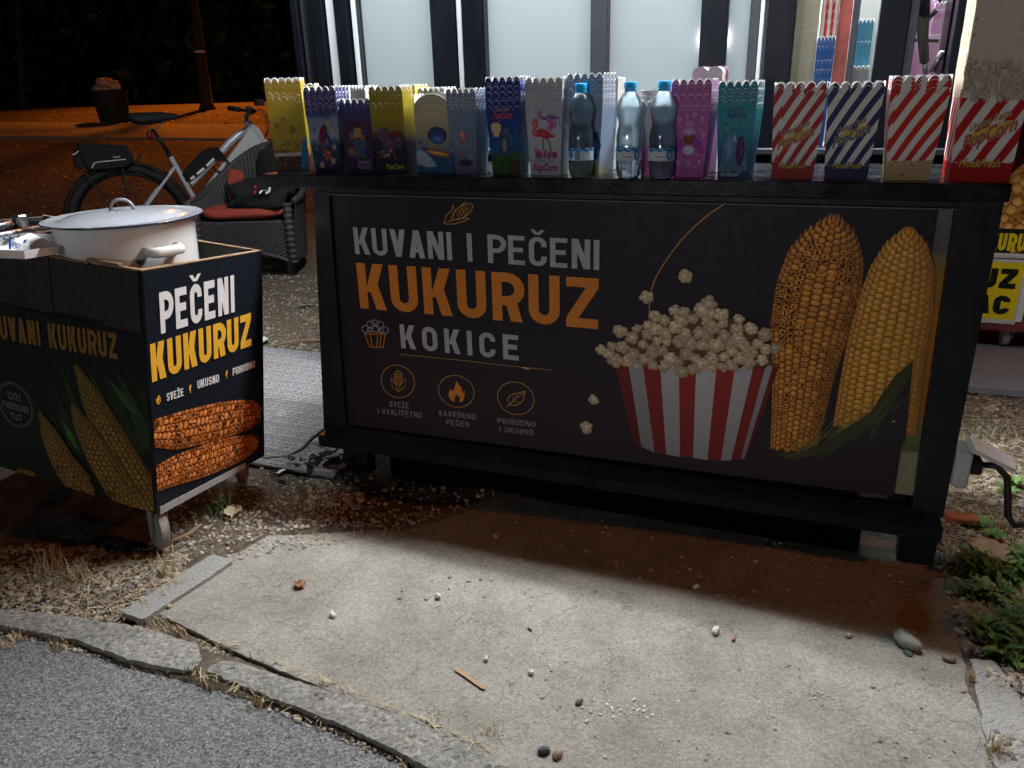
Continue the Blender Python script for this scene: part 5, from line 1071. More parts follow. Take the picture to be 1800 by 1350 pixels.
stack('red striped boxes with popcorn base', 'red striped popcorn box with popcorn printed along its base', .040, 1562,1670,131,152, 1554,1631,320, 4, bm['redcorn'], rz=.03, prints=P_(('popcorn_print', corns([(rb.uniform(-.45,.45), rb.uniform(.05,.19)) for _ in range(16)], .085, .8))))
stack('tall red striped boxes', 'tallest red striped popcorn box with popcorn printed below its rim', .034, 1686,1812,-70,98, 1664,1772,326, 13, bm['big'], depth=.085, ns=5, amp=.024, rz=.05, prints=P_(('popcorn_print', flakes(.66,.95,130)), ('brand_lettering', both(brand(.03,.40,.98,RB,LB,(.25,.06,.03),rot=.20,mid=(.66,.46,.08)), hot(-.04,.155,.9,YL,(.22,.03,.02))))))
G2 = 'popcorn boxes behind the front row'
def back(desc, full, y, pl, pr, rtop, rf, n, m, ns=5): stack(desc, full, y, pl, pr, rtop, rf, pl+9, pr-9, 290, n, m, group=G2, ns=ns, front_label=full+', lowest of a back row stack')
back('white boxes behind the purple ones', 'plain white popcorn box behind the purple and indigo stacks', .22, 596,628,150,172, 7, bm['whitebox'])
back('white boxes behind the indigo ones', 'plain white popcorn box between the indigo and olive stacks', .235, 630,657,150,168, 5, bm['whitebox'])
back('bright yellow boxes', 'bright yellow popcorn box behind the olive stack', .22, 708,742,148,172, 5, bm['bright'])
back('white boxes behind the sandy ones', 'white popcorn box behind the sandy domed stack', .23, 744,792,153,172, 4, bm['whitebox'])
back('white boxes behind the slate ones', 'white popcorn box right of the slate blue stack', .20, 1056,1086,135,178, 8, bm['whitebox'])
def cupstack(desc, px, py, y, r, n):
    a = at(px, py, 1, y); h = .09; mb = MB(); mb.lathe([(r*.72,0),(r,h-.004),(r*1.05,h-.002),(r*1.05,h),(r*.98,h),(r*.70,.004),(0,.004)], 36); me = mb.mesh('paper_cup', M['white'], smooth=False)
    for k in range(n):
        o = bpy.data.objects.new('paper_cup', me); COL.objects.link(o); o.location = (a.x, y, a.z-h-k*.012); 
        tag(o, f'{ORD[k]} white paper cup in the stack {desc}', 'paper cup', 'paper cups behind the bottles')
cupstack('behind the bottles', 1158, 158, .17, .045, 12)
hb = wthing('heart_box', 'large white and pink heart shaped carton behind the orchid stack', 'carton', (at(1246,200,1,.20).x, .20, ST))
q = MB(); c_ = at(1246,140,1,.20); s_ = at(1272,140,1,.20).x-c_.x
H = [(0,-.2)]+[(-1,-.2),(-1.0,.55)]+arc(-.5,.62,.5,180,20,8)+arc(.5,.62,.5,160,0,8)+[(1,-.2)]; H = [(a*s_, max(ST+.001, c_.z+b*s_*.75) if b > 0 else ST+.001) for a, b in H[1:]]
q.prism(H, lambda u, v, w_: Vector((c_.x+u, .20+w_, v)), .07); wobj(q, 'shell', M['white'], hb)
q = MB(); q.prism([(a*1.03, b+.002 if b > ST+.01 else b) for a, b in H], lambda u, v, w_: Vector((c_.x+u+.004, .245+w_, v)), .018); wobj(q, 'lid', bm['rose'], hb)
# stock seen through the kiosk windows
G3 = 'popcorn boxes stored inside the kiosk'
SZ = ZS+.0105
def stock(desc, pl, pr, y, ztop, n, m, h, zb=None):
    a, b = at(pl, 60, 1, y), at(pr, 60, 1, y); w_ = b.x-a.x; z0 = SZ if zb is None else zb
    r = stack(desc, desc, y, 0,0,0,0,0,0,0, n, m, depth=.07, zbase=z0, group=G3, pos=((a.x+b.x)/2, w_*.86, w_, h, ztop-z0), front_label=f'lowest of the {desc} seen through the kiosk window')
stock('cream boxes inside', 1396,1437, K+.12, 1.50, 14, bm['cream'], .26); stock('red and white boxes inside', 1440,1470, K+.19, 1.62, 12, bm['redwhite'], .34); stock('royal blue boxes inside', 1438,1470, K+.11, 1.31, 10, bm['royal'], .22)
stock('plain white boxes inside', 1498,1536, K+.12, 1.22, 3, bm['whitebox'], .23); stock('sky blue boxes inside', 1500,1534, K+.20, 1.36, 4, bm['sky'], .33); stock('tall white boxes inside', 1496,1540, K+.30, 1.66, 6, bm['whitebox'], .5)
stock('rose pink boxes inside', 1592,1640, K+.26, 1.42, 18, bm['rose'], .28); stock('second rose boxes inside', 1636,1672, K+.24, 1.40, 18, bm['rose'], .26); stock('cream small boxes inside', 1594,1612, K+.12, 1.14, 2, bm['cream'], .14)
vp = wthing('tap_stand', 'dark pipe fitting with side levers behind the kiosk window', 'pipe fitting', (at(1625,100,1,K+.10).x, K+.10, SZ))
q = MB(); f_ = lambda px, py: at(px, py, 1, K+.10)
q.tube([f_(1622,-60), f_(1622,20), f_(1622,60), f_(1625,110)], [.022,.020,.016,.013], 12); wobj(q, 'column', M['fabric'], vp, smooth=True)
q = MB(); q.tube([f_(1625,110), f_(1626,130), f_(1640,124), f_(1655,92), f_(1668,96)], .009, 10); wobj(q, 'bent_pipe', M['steel'], vp, smooth=True)
q = MB(); q.tube([f_(1598,70), f_(1650,72)], .005, 8); q.tube([f_(1604,20), f_(1622,42), f_(1646,18)], .008, 8); wobj(q, 'lever', M['fabric'], vp, smooth=True)
q = MB(); q.tube([f_(1617,34), f_(1630,34)], .014, 10); wobj(q, 'brass_ring', mat('brass', (.6,.42,.12), .3, 1), vp, smooth=True)
# ------------------------------------------------------------------ water bottles
prof = [(.012,.0045),(.024,.000),(.0285,.006),(.0305,.020),(.031,.040),(.0312,.072),(.0306,.080),(.0315,.092),(.0308,.102),(.0295,.110),(.0268,.120),(.0258,.127),(.0268,.134),(.0295,.143),(.0312,.152),(.0318,.160),(.0310,.168),(.0285,.177),(.0235,.187),(.0175,.195),(.0135,.200),(.0125,.203),(.0125,.212)]
def rib_(q, z):
    a = 1.0
    if z < .02: a *= 1+.05*math.cos(5*q)*(1-z/.02)
    if .10 < z < .15: a *= 1+.012*math.cos(q*9+z*420)
    if .08 <= z < .11: a *= 1+.010*math.sin(z*900)
    return a
def dense(pf, n=3):
    o = []
    for (r0, z0), (r1, z1) in zip(pf, pf[1:]):
        for i in range(n): o.append((r0+(r1-r0)*i/n, z0+(z1-z0)*i/n))
    return o+[pf[-1]]
WL = .166
def bottle(label, loc, face, rz):
    b = thing('water_bottle', label, 'bottle', loc, rz, 'water bottles on the counter edge')
    q = MB(); q.lathe(dense(prof), 40, mod=rib_); q.obj('shell', M['pet'], b, smooth=True)
    q = MB(); wp = [(r-.0007, max(z, .004)) for r, z in dense(prof) if z < WL]; q.lathe([(0,.0065)]+wp+[(wp[-1][0], WL), (0, WL)], 40, mod=rib_); q.obj('water', M['water'], b, auto=60)
    q = MB(); q.lathe([(0,.2225),(.0135,.2225),(.0148,.221),(.0150,.208),(.0142,.207)][::-1]+[], 40, mod=lambda a, z: 1+.012*math.cos(a*36) if .209 < z < .2215 else 1); c = q.obj('cap', M['cap'], b, auto=40)
    q = MB(); q.lathe([(.0132,.2005),(.0145,.201),(.0147,.2055),(.0138,.2062)], 32); q.obj('cap_ring', M['cap'], b, auto=40)
    Rl = .0318; fr = lambda u, v, w_: Vector(((Rl+w_)*math.sin(u/Rl), -(Rl+w_)*math.cos(u/Rl), v)); z0, z1 = .042, .071
    lp = PR(fr, .0002); N_ = 44
    def band(a, b2, za_, zb_, c, l_=0):
        n = max(2, int((b2-a)/.0035)); 
        for i in range(n):
            u0, u1 = a+(b2-a)*i/n, a+(b2-a)*(i+1)/n; lp.add([fr(u0, za_, l_*.00008+.0002), fr(u1, za_, l_*.00008+.0002), fr(u1, zb_, l_*.00008+.0002), fr(u0, zb_, l_*.00008+.0002)], [(0,1,2,3)], 0, c)
    band(-math.pi*Rl, math.pi*Rl, z0, z1, (.58,.70,.80)); lbl = lp.obj('label_band', M['gloss'], b, smooth=False)
    lp = PR(fr, .0004); blue = (.02,.22,.52)
    for k in range(-14, 15): u = k*.0066; lp.ell(u, z1-.004+.0018*math.sin(k*1.9), .0045, .0038, blue if k % 3 else (.10,.42,.68), n=10, lay=.05+.02*(k % 5))
    if face:
        lp.font('Saguaro', -.006, .0525, .0056, (.55,.02,.04), width=.023, shear=.0, offset=.02, lay=.25); lp.ell(.018,.0555,.0085,.0125,(.04,.30,.60),(.02,.16,.42),n=18,lay=.2); lp.ell(.018,.0555,.0042,.006,(.5,.7,.85),None,n=12,lay=.35); lp.ell(.018,.0555,.002,.003,(.04,.25,.5),None,n=10,lay=.5)
        lp.poly([(-.026,.0425),(-.012,.0425),(-.010,.0465),(-.024,.0455)], (.06,.35,.7), .2)
    else:
        for i in range(11): lp.poly([(-.014+i*.0012*1.0,.0435),(-.0133+i*.0012,.0435),(-.0133+i*.0012,.0635),(-.014+i*.0012,.0635)], (.03,.05,.18), .2)
        for k in range(4): lp.poly([(.006,.062-k*.005),(.024,.062-k*.005),(.024,.0605-k*.005),(.006,.0605-k*.005)], (.06,.16,.34), .2)
        lp.ell(-.027,.055,.006,.010,blue,None,n=12,lay=.2)
    lp.obj('label_print', M['gloss'], lbl)
for lb_, px, face, rz in (('water bottle with barcode side turned forward, by the slate blue boxes', 1016, 0, .05), ('water bottle standing apart in the gap, label turned forward', 1100, 1, .12), ('water bottle close against the orchid pink stack', 1158, 1, .0)):
    v = at(px, 318, 1, .012); bottle(lb_, (v.x, .036, ST+.0004), face, rz+.22)
# ------------------------------------------------------------------ bicycle behind the cart
BO = Vector((-4.63, 2.29, 0)); bd = Vector((.63, .777, 0)).normalized(); bnv = Vector((-bd.y, bd.x, 0))
mb4 = Matrix((bd, bnv, Vector((0,0,1)))).transposed().to_4x4(); mb4.translation = BO
bike = thing('bicycle', 'silver step through bicycle with bags leaning behind the wicker chair', 'bicycle', mat=mb4)
def bp(px, py, y=0.0): 
    v = on_plane(px, py, BO+bnv*y, bnv)-BO; return Vector((v.dot(bd), y, v.z))
def btube(name, pts, r, m, parent=bike, n=10, **kw): q = MB(); q.tube(pts, r, n); return q.obj(name, M[m], parent, smooth=True, **kw)
def bwheel(u, z, r=.385):
    h = Vector((u, 0, z)); rx = Matrix.Rotation(math.pi/2, 3, 'X')
    ring = lambda rad, rr, n, name, m, par, y=0: (lambda q: (q.tube([h+Vector((rad*math.cos(6.28318*i/48), y, rad*math.sin(6.28318*i/48))) for i in range(48)], rr, n, closed=True), q.obj(name, M[m], par, smooth=True))[1])(MB())
    q = MB(); q.tube([h+Vector((0,-.05,0)), h+Vector((0,.05,0))], .022, 12); w_ = q.obj('wheel', M['alu'], bike, smooth=True)
    ring(r-.030, .029, 12, 'tyre', 'rubber', w_); ring(r-.066, .011, 8, 'rim', 'alu', w_)
    sp = MB()
    for k in range(28):
        a = 6.28318*k/28; b = a+(.5 if k % 2 else -.5); sp.tube([h+Vector((.02*math.cos(b), .025*(1 if k % 4 < 2 else -1), .02*math.sin(b))), h+Vector(((r-.068)*math.cos(a), 0, (r-.068)*math.sin(a)))], .0011, 4)
    sp.obj('spokes', M['steel'], w_); return w_
HC = bp(233, 393); HR = (bp(233, 287)-HC).z; HU, HZ = HC.x, HC.z
bwheel(HU, HZ, HR); bwheel(HU+1.16, HZ+.06, HR)
gd = MB(); pts = [Vector((HU+(HR+.017)*math.cos(a), 0, HZ+(HR+.017)*math.sin(a))) for a in [math.radians(8+i*8) for i in range(25)]]
for i, p_ in enumerate(pts):
    o_ = (p_-Vector((HU,0,HZ))).normalized()
    for y, k in ((-.036,-.012),(-.022,.004),(0,.008),(.022,.004),(.036,-.012)): gd.v.append(p_+o_*k+Vector((0,y,0)))
gd.f = [(5*i+j, 5*i+j+1, 5*i+j+6, 5*i+j+5) for i in range(24) for j in range(4)]; gd.m = [0]*len(gd.f); gd.c = [(1,1,1)]*len(gd.v); gd.obj('mudguard', M['rubber'], bike, smooth=True)
bb = bp(360, 378); fr_ = MB()
fr_.tube([bp(298,272), bp(343,352), bb], .0185, 12); fr_.tube([bp(437,226), bp(420,236), bp(402,252), bp(385,272), bp(360,298), bp(336,324)], [.024,.026,.027,.026,.023,.02], 12)
fr_.tube([bp(433,213), bp(470,256)], [.026,.030], 14)
for s_ in (-1, 1):
    fr_.tube([bp(305,296)+Vector((0,s_*.02,0)), Vector((HU,s_*.055,HZ))], .011, 8); fr_.tube([bb+Vector((0,s_*.03,0)), Vector((HU,s_*.06,HZ))], .012, 8)
fr_.tube([bp(305,296)+Vector((0,-.02,0)), bp(305,296)+Vector((0,.02,0))], .012, 8); fr_.tube([bp(398,284), bp(363,331), bb+Vector((.03,0,0))], [.018,.016,.02], 10)
fr_.obj('frame', M['silver'], bike, auto=50)
q = MB(); q.prism([tuple((lambda v: (v.x, v.z))(bp(*p_))) for p_ in ((443,219),(452,224),(467,246),(456,258),(399,287),(399,279))], lambda u, v, w_: Vector((u, w_, v)), .046); q.obj('frame_panel', M['silver_flat'], bike)
for s_ in (-1, 1): btube('fork_blade', [bp(471,258)+Vector((0,s_*.05,0)), Vector((HU+1.16, s_*.055, HZ+.06))], .014, 'silver')
btube('fork_crown', [bp(471,258)+Vector((0,-.055,0)), bp(471,258)+Vector((0,.055,0))], .018, 'silver')
btube('seat_post', [bp(267,226), bp(299,273)], .0135, 'black'); btube('seat_collar', [bp(295,268), bp(299,275)], .021, 'black')
sd = MB(); prf = [(0,.01,.012),(.02,.07,.036),(.08,.085,.048),(.15,.065,.046),(.23,.034,.036),(.31,.020,.022),(.335,.005,.008)]
s0 = bp(225,214); 
for i, (x, hw, hh) in enumerate(prf):
    for k in range(12):
        a = 6.28318*k/12; sd.v.append((s0.x+x, hw*math.cos(a), s0.z+.012+hh*(math.sin(a) if math.sin(a) > 0 else .8*math.sin(a))+(.010 if x > .2 else 0)-.05*(x-.13)**2+(.02 if x < .05 else 0)*.5))
for i in range(len(prf)-1): sd.f += [(i*12+k, i*12+(k+1) % 12, (i+1)*12+(k+1) % 12, (i+1)*12+k) for k in range(12)]
sd.f += [tuple(range(12))[::-1], tuple((len(prf)-1)*12+k for k in range(12))]; sd.m = [0]*len(sd.f); sd.c = [(1,1,1)]*len(sd.v); sdo = sd.obj('saddle', M['rubber'], bike, smooth=True)
q = MB(); 
for s_ in (-1, 1): q.tube([bp(248,218)+Vector((0,s_*.02,0)), bp(262,226)+Vector((0,s_*.02,0)), bp(275,226)+Vector((0,s_*.018,0)), bp(290,212)+Vector((0,s_*.012,0))], .0035, 6)
q.obj('saddle_rail', M['steel'], sdo)
q = MB(); q.blob(bp(263,238), .024, 3, .1, 10, sc3=(.9,.8,1.3)); q.obj('rear_lamp', M['redlens'], bike, smooth=True)
q = MB(); 
for s_ in (-1, 1):
    q.tube([bp(232,287)+Vector((0,s_*.06,0)), bp(138,292)+Vector((0,s_*.06,0))], .006, 6); q.tube([bp(143,290)+Vector((0,s_*.06,0)), bp(154,312)+Vector((0,s_*.06,0)), Vector((HU-.01,s_*.065,HZ))], .006, 6); q.tube([bp(212,288)+Vector((0,s_*.06,0)), Vector((HU,s_*.065,HZ))], .005, 6)
q.tube([bp(232,287), bp(262,295), bp(300,305)], .006, 6); q.tube([bp(232,289), bp(242,283), bp(247,270)], .007, 6); q.obj('luggage_rack', M['rubber'], bike, smooth=True)
q = MB(); q.tube([bb+Vector((0,-.062,0)), bb+Vector((0,.062,0))], .05, 20); q.tube([bb+Vector((0,-.075,0)), bb+Vector((0,-.063,0))], .085, 28); q.obj('motor_housing', M['rubber'], bike, auto=40)
q = MB(); q.tube([bb+Vector((.0,-.082,.022)), bb+Vector((0,-.0755,.022))], .028, 18); q.obj('motor_cap', M['silver_flat'], bike, auto=40)
btube('crank_arm', [bb+Vector((0,-.09,0)), bb+Vector((-.10,-.095,.12))], .011, 'rubber'); btube('crank_arm', [bb+Vector((0,.09,0)), bb+Vector((.10,.095,-.12))], .011, 'rubber')
for p_ in ((-.10,-.135,.12),(.10,.135,-.12)): q = MB(); v = bb+Vector(p_); q.box(v-Vector((.045,.04,.01)), v+Vector((.045,.04,.01)), bev=.004); q.obj('pedal', M['rubber'], bike)
ch = MB(); 
for k in range(46):
    a = Vector((HU,-.068,HZ+.04)).lerp(bb+Vector((0,-.068,.085)), k/45); ch.box(a-Vector((.004,.003,.004)), a+Vector((.004,.003,.004)))
ch.obj('chain', M['steel'], bike)
hb_ = bp(437,198); q = MB(); q.tube([bp(434,214), bp(433,203), bp(446,194)], .016, 10); q.obj('stem', M['rubber'], bike, smooth=True)
btube('handlebar', [hb_+Vector((-.06,-.32,.03)), hb_+Vector((.02,-.14,.012)), hb_+Vector((.035,0,.0)), hb_+Vector((.02,.14,.012)), hb_+Vector((-.06,.32,.03))], .012, 'rubber')
btube('grip', [hb_+Vector((-.07,-.33,.032)), hb_+Vector((-.02,-.21,.02))], .019, 'rubber'); btube('grip', [hb_+Vector((-.07,.33,.032)), hb_+Vector((-.02,.21,.02))], .019, 'rubber')
q = MB(); c_ = bp(456,183); q.box(c_-Vector((.03,.05,.012)), c_+Vector((.03,.05,.035)), bev=.006); q.obj('display', M['rubber'], bike)
for k in range(3): btube('brake_cable', [bp(452+3*k,190,-.05), bp(466+4*k,205,-.08+k*.02), bp(468+2*k,232,-.03), bp(462-k,252,-.02)], .003, 'cable', n=6)
bag = thing('rack_bag', 'black bag with white piping strapped on the bicycle rack', 'bag', mat=mb4)
def prism_bag(poly, t, name, root, m='fabric', puff=.02):
    P2 = [(lambda v: Vector((v.x, v.z)))(bp(*p_)) for p_ in poly]; c_ = sum(P2, Vector((0,0)))/len(P2); q = MB(); n = len(P2); Ls = [(-t/2,.86),(-t/2+puff,.99),(0,1.0),(t/2-puff,.99),(t/2,.86)]
    for y, k in Ls: q.v += [(c_.x+(p_.x-c_.x)*k, y, c_.y+(p_.y-c_.y)*k) for p_ in P2]
    for i in range(4): q.f += [(i*n+j, i*n+(j+1) % n, (i+1)*n+(j+1) % n, (i+1)*n+j) for j in range(n)]
    q.f += [tuple(range(n)), tuple(4*n+j for j in range(n))[::-1]]; q.m = [0]*len(q.f); q.c = [(1,1,1)]*len(q.v); return q.obj(name, M[m], root, auto=38)
prism_bag(((134,262),(138,252),(170,253),(221,255),(232,272),(236,284),(222,294),(190,297),(160,300),(150,296)), .17, 'body', bag)
prism_bag(((127,272),(130,264),(140,258),(150,270),(152,290),(142,297),(132,295)), .13, 'end_pocket', bag)
q = MB(); q.tube([bp(161,296,-.088), bp(165,288,-.088), bp(170,285,-.088), bp(221,280,-.088)], .0028, 6); q.obj('piping', M['reflect'], bag)
q = MB(); q.tube([bp(127,272,-.068), bp(133,270,-.068), bp(140,263,-.068)], .003, 6); q.obj('piping', M['reflect'], bag)
q = MB(); a, b = bp(198,279,-.087), bp(213,273,-.087); q.box((a.x,-.090,a.z),(b.x,-.086,b.z), c=(.2,.2,.2)); pt = q.obj('brand_patch', M['grey_alu'], bag)
p = PR(lambda u, v, w_: Vector((u, -.0905-w_, v)), .0003)
for k in range(6): p.poly([(a.x+.006+k*.007, a.z+.006), (a.x+.010+k*.007, a.z+.006), (a.x+.011+k*.007, b.z-.005), (a.x+.007+k*.007, b.z-.006)], (.5,.5,.5))
p.obj('patch_print', M['print'], pt)
tb = thing('frame_bag', 'black bag with dashed reflective edge strapped to the bicycle frame', 'bag', mat=mb4)
prism_bag(((319,306),(324,299),(354,266),(366,260),(381,258),(391,268),(397,279),(387,282),(377,281),(358,299),(338,316),(327,319)), .09, 'body', tb)
for a, b in (((376,279),(363,292)),((359,296),(346,306)),((342,310),(335,315))):
    q = MB(); u, v = bp(*a, -.047), bp(*b, -.047); n_ = Vector((0,-1,0)); t_ = (v-u).normalized(); s_ = t_.cross(n_)*.010; q.add([u+s_, u-s_, v-s_*.8, v+s_*.8], [(0,1,2,3)]); q.add([x+Vector((0,.004,0)) for x in (u+s_, u-s_, v-s_*.8, v+s_*.8)], [(3,2,1,0)]); q.obj('reflective_dash', M['reflect'], tb)
q = MB(); q.tube([bp(388,276,-.03), bp(402,285,-.03)], .008, 6); q.tube([bp(375,296,-.03), bp(390,305,-.03)], .007, 6); q.obj('strap', M['rubber'], tb)
# ------------------------------------------------------------------ wicker chair with cushion and clothes
cd = ray(450,470); cyaw = math.atan2(cd.y, cd.x)-math.pi/2-math.radians(20)
rot = Matrix.Rotation(cyaw, 3, 'Z'); co = Vector((-3.27,2.40,.03))-rot @ Vector((.30,.04,0))
chair = thing('wicker_chair', 'dark wicker armchair with flared back beside the counter', 'chair', co, cyaw)
Up = [(-.30,-.02,.49,.06),(-.315,.12,.495,.05),(-.305,.26,.52,.04),(-.26,.41,.60,.03),(-.15,.50,.72,.03),(0,.53,.81,.03),(.16,.50,.82,.03),(.28,.41,.72,.03),(.335,.26,.60,.04),(.345,.12,.53,.05),(.33,-.02,.50,.06)]
def cat(P, t):
    n = len(P)-1; s_ = min(max(t, 0), .99999)*n; i = int(s_); f = s_-i; g_ = lambda k: P[min(max(k, 0), n)]
    return tuple(.5*(2*b+(c_-a)*f+(2*a-5*b+4*c_-d)*f*f+(3*b-a-3*c_+d)*f**3) for a, b, c_, d in zip(g_(i-1), g_(i), g_(i+1), g_(i+2)))
bk = MB(); NU, NV = 300, 20
for sgn in (0, 1):
    for i in range(NU+1):
        x, y, zt, _ = cat(Up, i/NU); x2, y2, _, _ = cat(Up, i/NU+.002 if i < NU else 1); x1, y1, _, _ = cat(Up, i/NU-.002 if i == NU else i/NU)
        tx, ty = (x2-x1, y2-y1); L_ = math.hypot(tx, ty) or 1; nx_, ny_ = ty/L_, -tx/L_
        for j in range(NV+1):
            v = j/NV; z = .10+(zt-.10)*v; fl = .055*v*v; ribv = .0045*math.sin(i*2*math.pi/5)*(1 if v > .02 else 0); o_ = (0 if sgn else -.035)+fl+ribv
            bk.v.append((x-nx_*o_, y-ny_*o_, z))
b_ = (NU+1)*(NV+1)
for i in range(NU):
    for j in range(NV):
        a = i*(NV+1)+j; c_ = a+NV+1; bk.f += [(a, c_, c_+1, a+1), (b_+a, b_+a+1, b_+c_+1, b_+c_)]
bk.m = [0]*len(bk.f); bk.c = [(1,1,1)]*len(bk.v)
for q_ in ('back',): bk.obj('back', M['wicker'], chair, smooth=True)
rl = MB(); P = []
for i in range(121):
    x, y, zt, _ = cat(Up, i/120); x2, y2, *_r = cat(Up, min(1, i/120+.004)); x1, y1, *_r = cat(Up, max(0, i/120-.004)); tx, ty = x2-x1, y2-y1; L_ = math.hypot(tx, ty); nx_, ny_ = ty/L_, -tx/L_; P.append((x-nx_*.042, y-ny_*.042, zt))
rl.tube(P, [.022+.003*math.sin(i*2.4) for i in range(121)], 12); rl.obj('arm_roll', M['wicker'], chair, smooth=True)
for s_ in (-1, 1):
    q = MB(); N_ = 46; pts = [((.325 if s_ > 0 else -.300), -.025-.012*math.sin(k/N_*3.14), .49-.39*k/N_) for k in range(N_+1)]; q.tube(pts, [.030+.005*math.sin(k*1.4) for k in range(N_+1)], 12); q.obj('arm_front', M['wicker'], chair, smooth=True)
ap_ = MB(); NA, NB = 220, 44
for i in range(NA+1):
    x = -.31+.62*i/NA; zb = .10+.075*(1-(x/.31)**2)
    for j in range(NB+1):
        z = zb+(.37-zb)*j/NB; ap_.v.append((x, -.02-.006*math.sin(i*2*math.pi/11)*(1 if (j//2) % 2 else -1)-.02*(1-(x/.31)**2), z))
ap_.f = [(i*(NB+1)+j, (i+1)*(NB+1)+j, (i+1)*(NB+1)+j+1, i*(NB+1)+j+1) for i in range(NA) for j in range(NB)]; ap_.m = [0]*len(ap_.f); ap_.c = [(1,1,1)]*len(ap_.v); ap_.obj('front_apron', M['wicker'], chair, smooth=True)
q = MB(); q.tube([(-.31+.62*i/30, -.028-.02*(1-(-1+i/15)**2), .10+.075*(1-(-1+i/15)**2)) for i in range(31)], .012, 8); q.obj('apron_edge', M['wicker'], chair, smooth=True)
q = MB(); q.box((-.31,-.01,.345),(.31,.49,.372), bev=.01); q.obj('seat', M['wicker'], chair)
for x, y in ((.28,.03),(-.28,.03),(.23,.42),(-.23,.42)): q = MB(); q.tube([(x, y, -.03), (x, y, .13)], [.024,.032], 10); q.obj('leg', M['wicker'], chair, smooth=True)
def soft(name, label, cat_, dims, loc, rz, m, seed, amp=.10, sub=22, power=4.0, shape=None, tilt=0):
    mb = MB(); n = sub; rows = sub
    sp = lambda c_, e: math.copysign(abs(c_)**(2/e), c_)
    for i in range(rows+1):
        ph = -math.pi/2+math.pi*i/rows
        for k in range(n*2):
            a = math.pi*k/n; d = Vector((sp(math.cos(ph), 2.6)*sp(math.cos(a), power), sp(math.cos(ph), 2.6)*sp(math.sin(a), power), sp(math.sin(ph), 2.6)))
            w_ = 1+amp*noise.noise(d*1.8+Vector((seed, seed*2, 0)))+amp*.35*noise.noise(d*6+Vector((seed, 3, seed)))
            v = Vector((d.x*dims[0]*w_, d.y*dims[1]*w_, d.z*dims[2]*w_)); mb.v.append(shape(v) if shape else v)
    mb.f = [(i*2*n+k, i*2*n+(k+1) % (2*n), (i+1)*2*n+(k+1) % (2*n), (i+1)*2*n+k) for i in range(rows) for k in range(2*n)]; mb.m = [0]*len(mb.f); mb.c = [(1,1,1)]*len(mb.v)
    o = mb.obj(name, M[m], smooth=True); o.location = loc; o.rotation_euler = (tilt, 0, rz); return tag(o, label, cat_)
W_ = lambda x, y, z: co+rot @ Vector((x, y, z))
cu = soft('seat_cushion', 'rust red seat cushion on the wicker chair', 'cushion', (.30,.235,.048), W_(-.01,.215,.418), cyaw, 'red_fab', 3, .06)
soft('red_cloth', 'rust red cloth standing folded against the chair back', 'cloth', (.060,.05,.13), W_(-.13,.35,.55), cyaw+.1, 'red_fab', 9, .25, tilt=-.35)
jk = soft('black_jacket', 'black jacket with white chest logo lying on the red cushion', 'jacket', (.215,.185,.11), W_(.105,.19,.525), cyaw, 'fabric', 5, .34, 26, 3.0)
jk2 = MB(); jk2.blob((.10,.14,.14), .19, 12, .35, 18, sc3=(.8,.35,1.1)); s2 = jk2.obj('sleeve', M['fabric'], jk, smooth=True)
jfr0 = W_(.17,.02,.57); jx = rot @ Vector((1,0,0)); jy = (rot @ Vector((0,.55,.84))).normalized(); jn = jx.cross(jy)
p = PR(lambda u, v, w_: jk.matrix_basis.inverted() @ (jfr0+jx*u+jy*v+jn*(w_+.012)), .0); jk_w = Matrix.LocRotScale(jk.location, jk.rotation_euler, None); p.fr = lambda u, v, w_: jk_w.inverted() @ (jfr0+jx*u+jy*v+jn*(w_+.02))
p.line([(-.02,-.035),(.02,.03),(.045,.03),(.045,-.02),(.02,-.035)], .013, (.75,.75,.75)); p.line([(.005,-.01),(.03,-.01)], .010, (.75,.75,.75)); p.ell(-.05,.015,.008,.008,(.6,.03,.03)); p.line([(-.05,-.035),(-.05,-.005)], .009, (.6,.03,.03)); p.line([(.05,.05),(.075,.06)], .006, (.6,.6,.6)); p.obj('chest_logo', M['print'], jk)
# ------------------------------------------------------------------ second cart with signs at the right
YR = 1.9; rx = lambda px, py: (lambda v: (v.x, v.z))(at(px, py, 1, YR))
rc = wthing('sign_cart', 'red framed cart with corn poster and yellow price sign', 'cart', (1.05, 2.1, .03))
x0, z0 = .66, rx(1765,572)[1]; zt = rx(1795,312)[1]
def rpart(name, a, b, m, bev=.003): q = MB(); q.box(a, b, bev=bev); return wobj(q, name, M[m], rc)
rpart('body_panel', (x0, YR+.006, z0+.02), (1.5, YR+.35, zt), 'black'); rpart('frame_bar', (x0-.01, YR-.012, z0-.02), (1.5, YR+.36, z0+.0195), 'redframe')
xr_, _ = rx(1797,560); rpart('frame_bar', (xr_, YR-.012, z0+.02), (xr_+.035, YR+.005, z0+.26), 'redframe'); rpart('frame_bar', (x0-.01, YR-.012, z0+.02), (x0+.02, YR+.005, z0+.26), 'redframe')
rpart('marble_panel', (x0+.02, YR-.004, z0+.02), (xr_, YR+.0055, z0+.27), 'white')
zr = rx(1770,450)[1]; rpart('rail', (x0-.01, YR-.012, zr-.008), (1.5, YR+.005, zr+.012), 'plast')
rfr = lambda u, v, w_: Vector((u, YR+.005-w_, v))
ps = PR(rfr, .0005); zp0, zp1 = rx(1790,440)[1], zt-.004; ps.add([ps.fr(*q, .0003) for q in ((x0,zp0),(1.45,zp0),(1.45,zp1),(x0,zp1))], [(0,1,2,3)], 0, (.012,.013,.014)); pst = wobj(ps, 'poster', M['gloss'], rc)
p = PR(rfr, .0015)
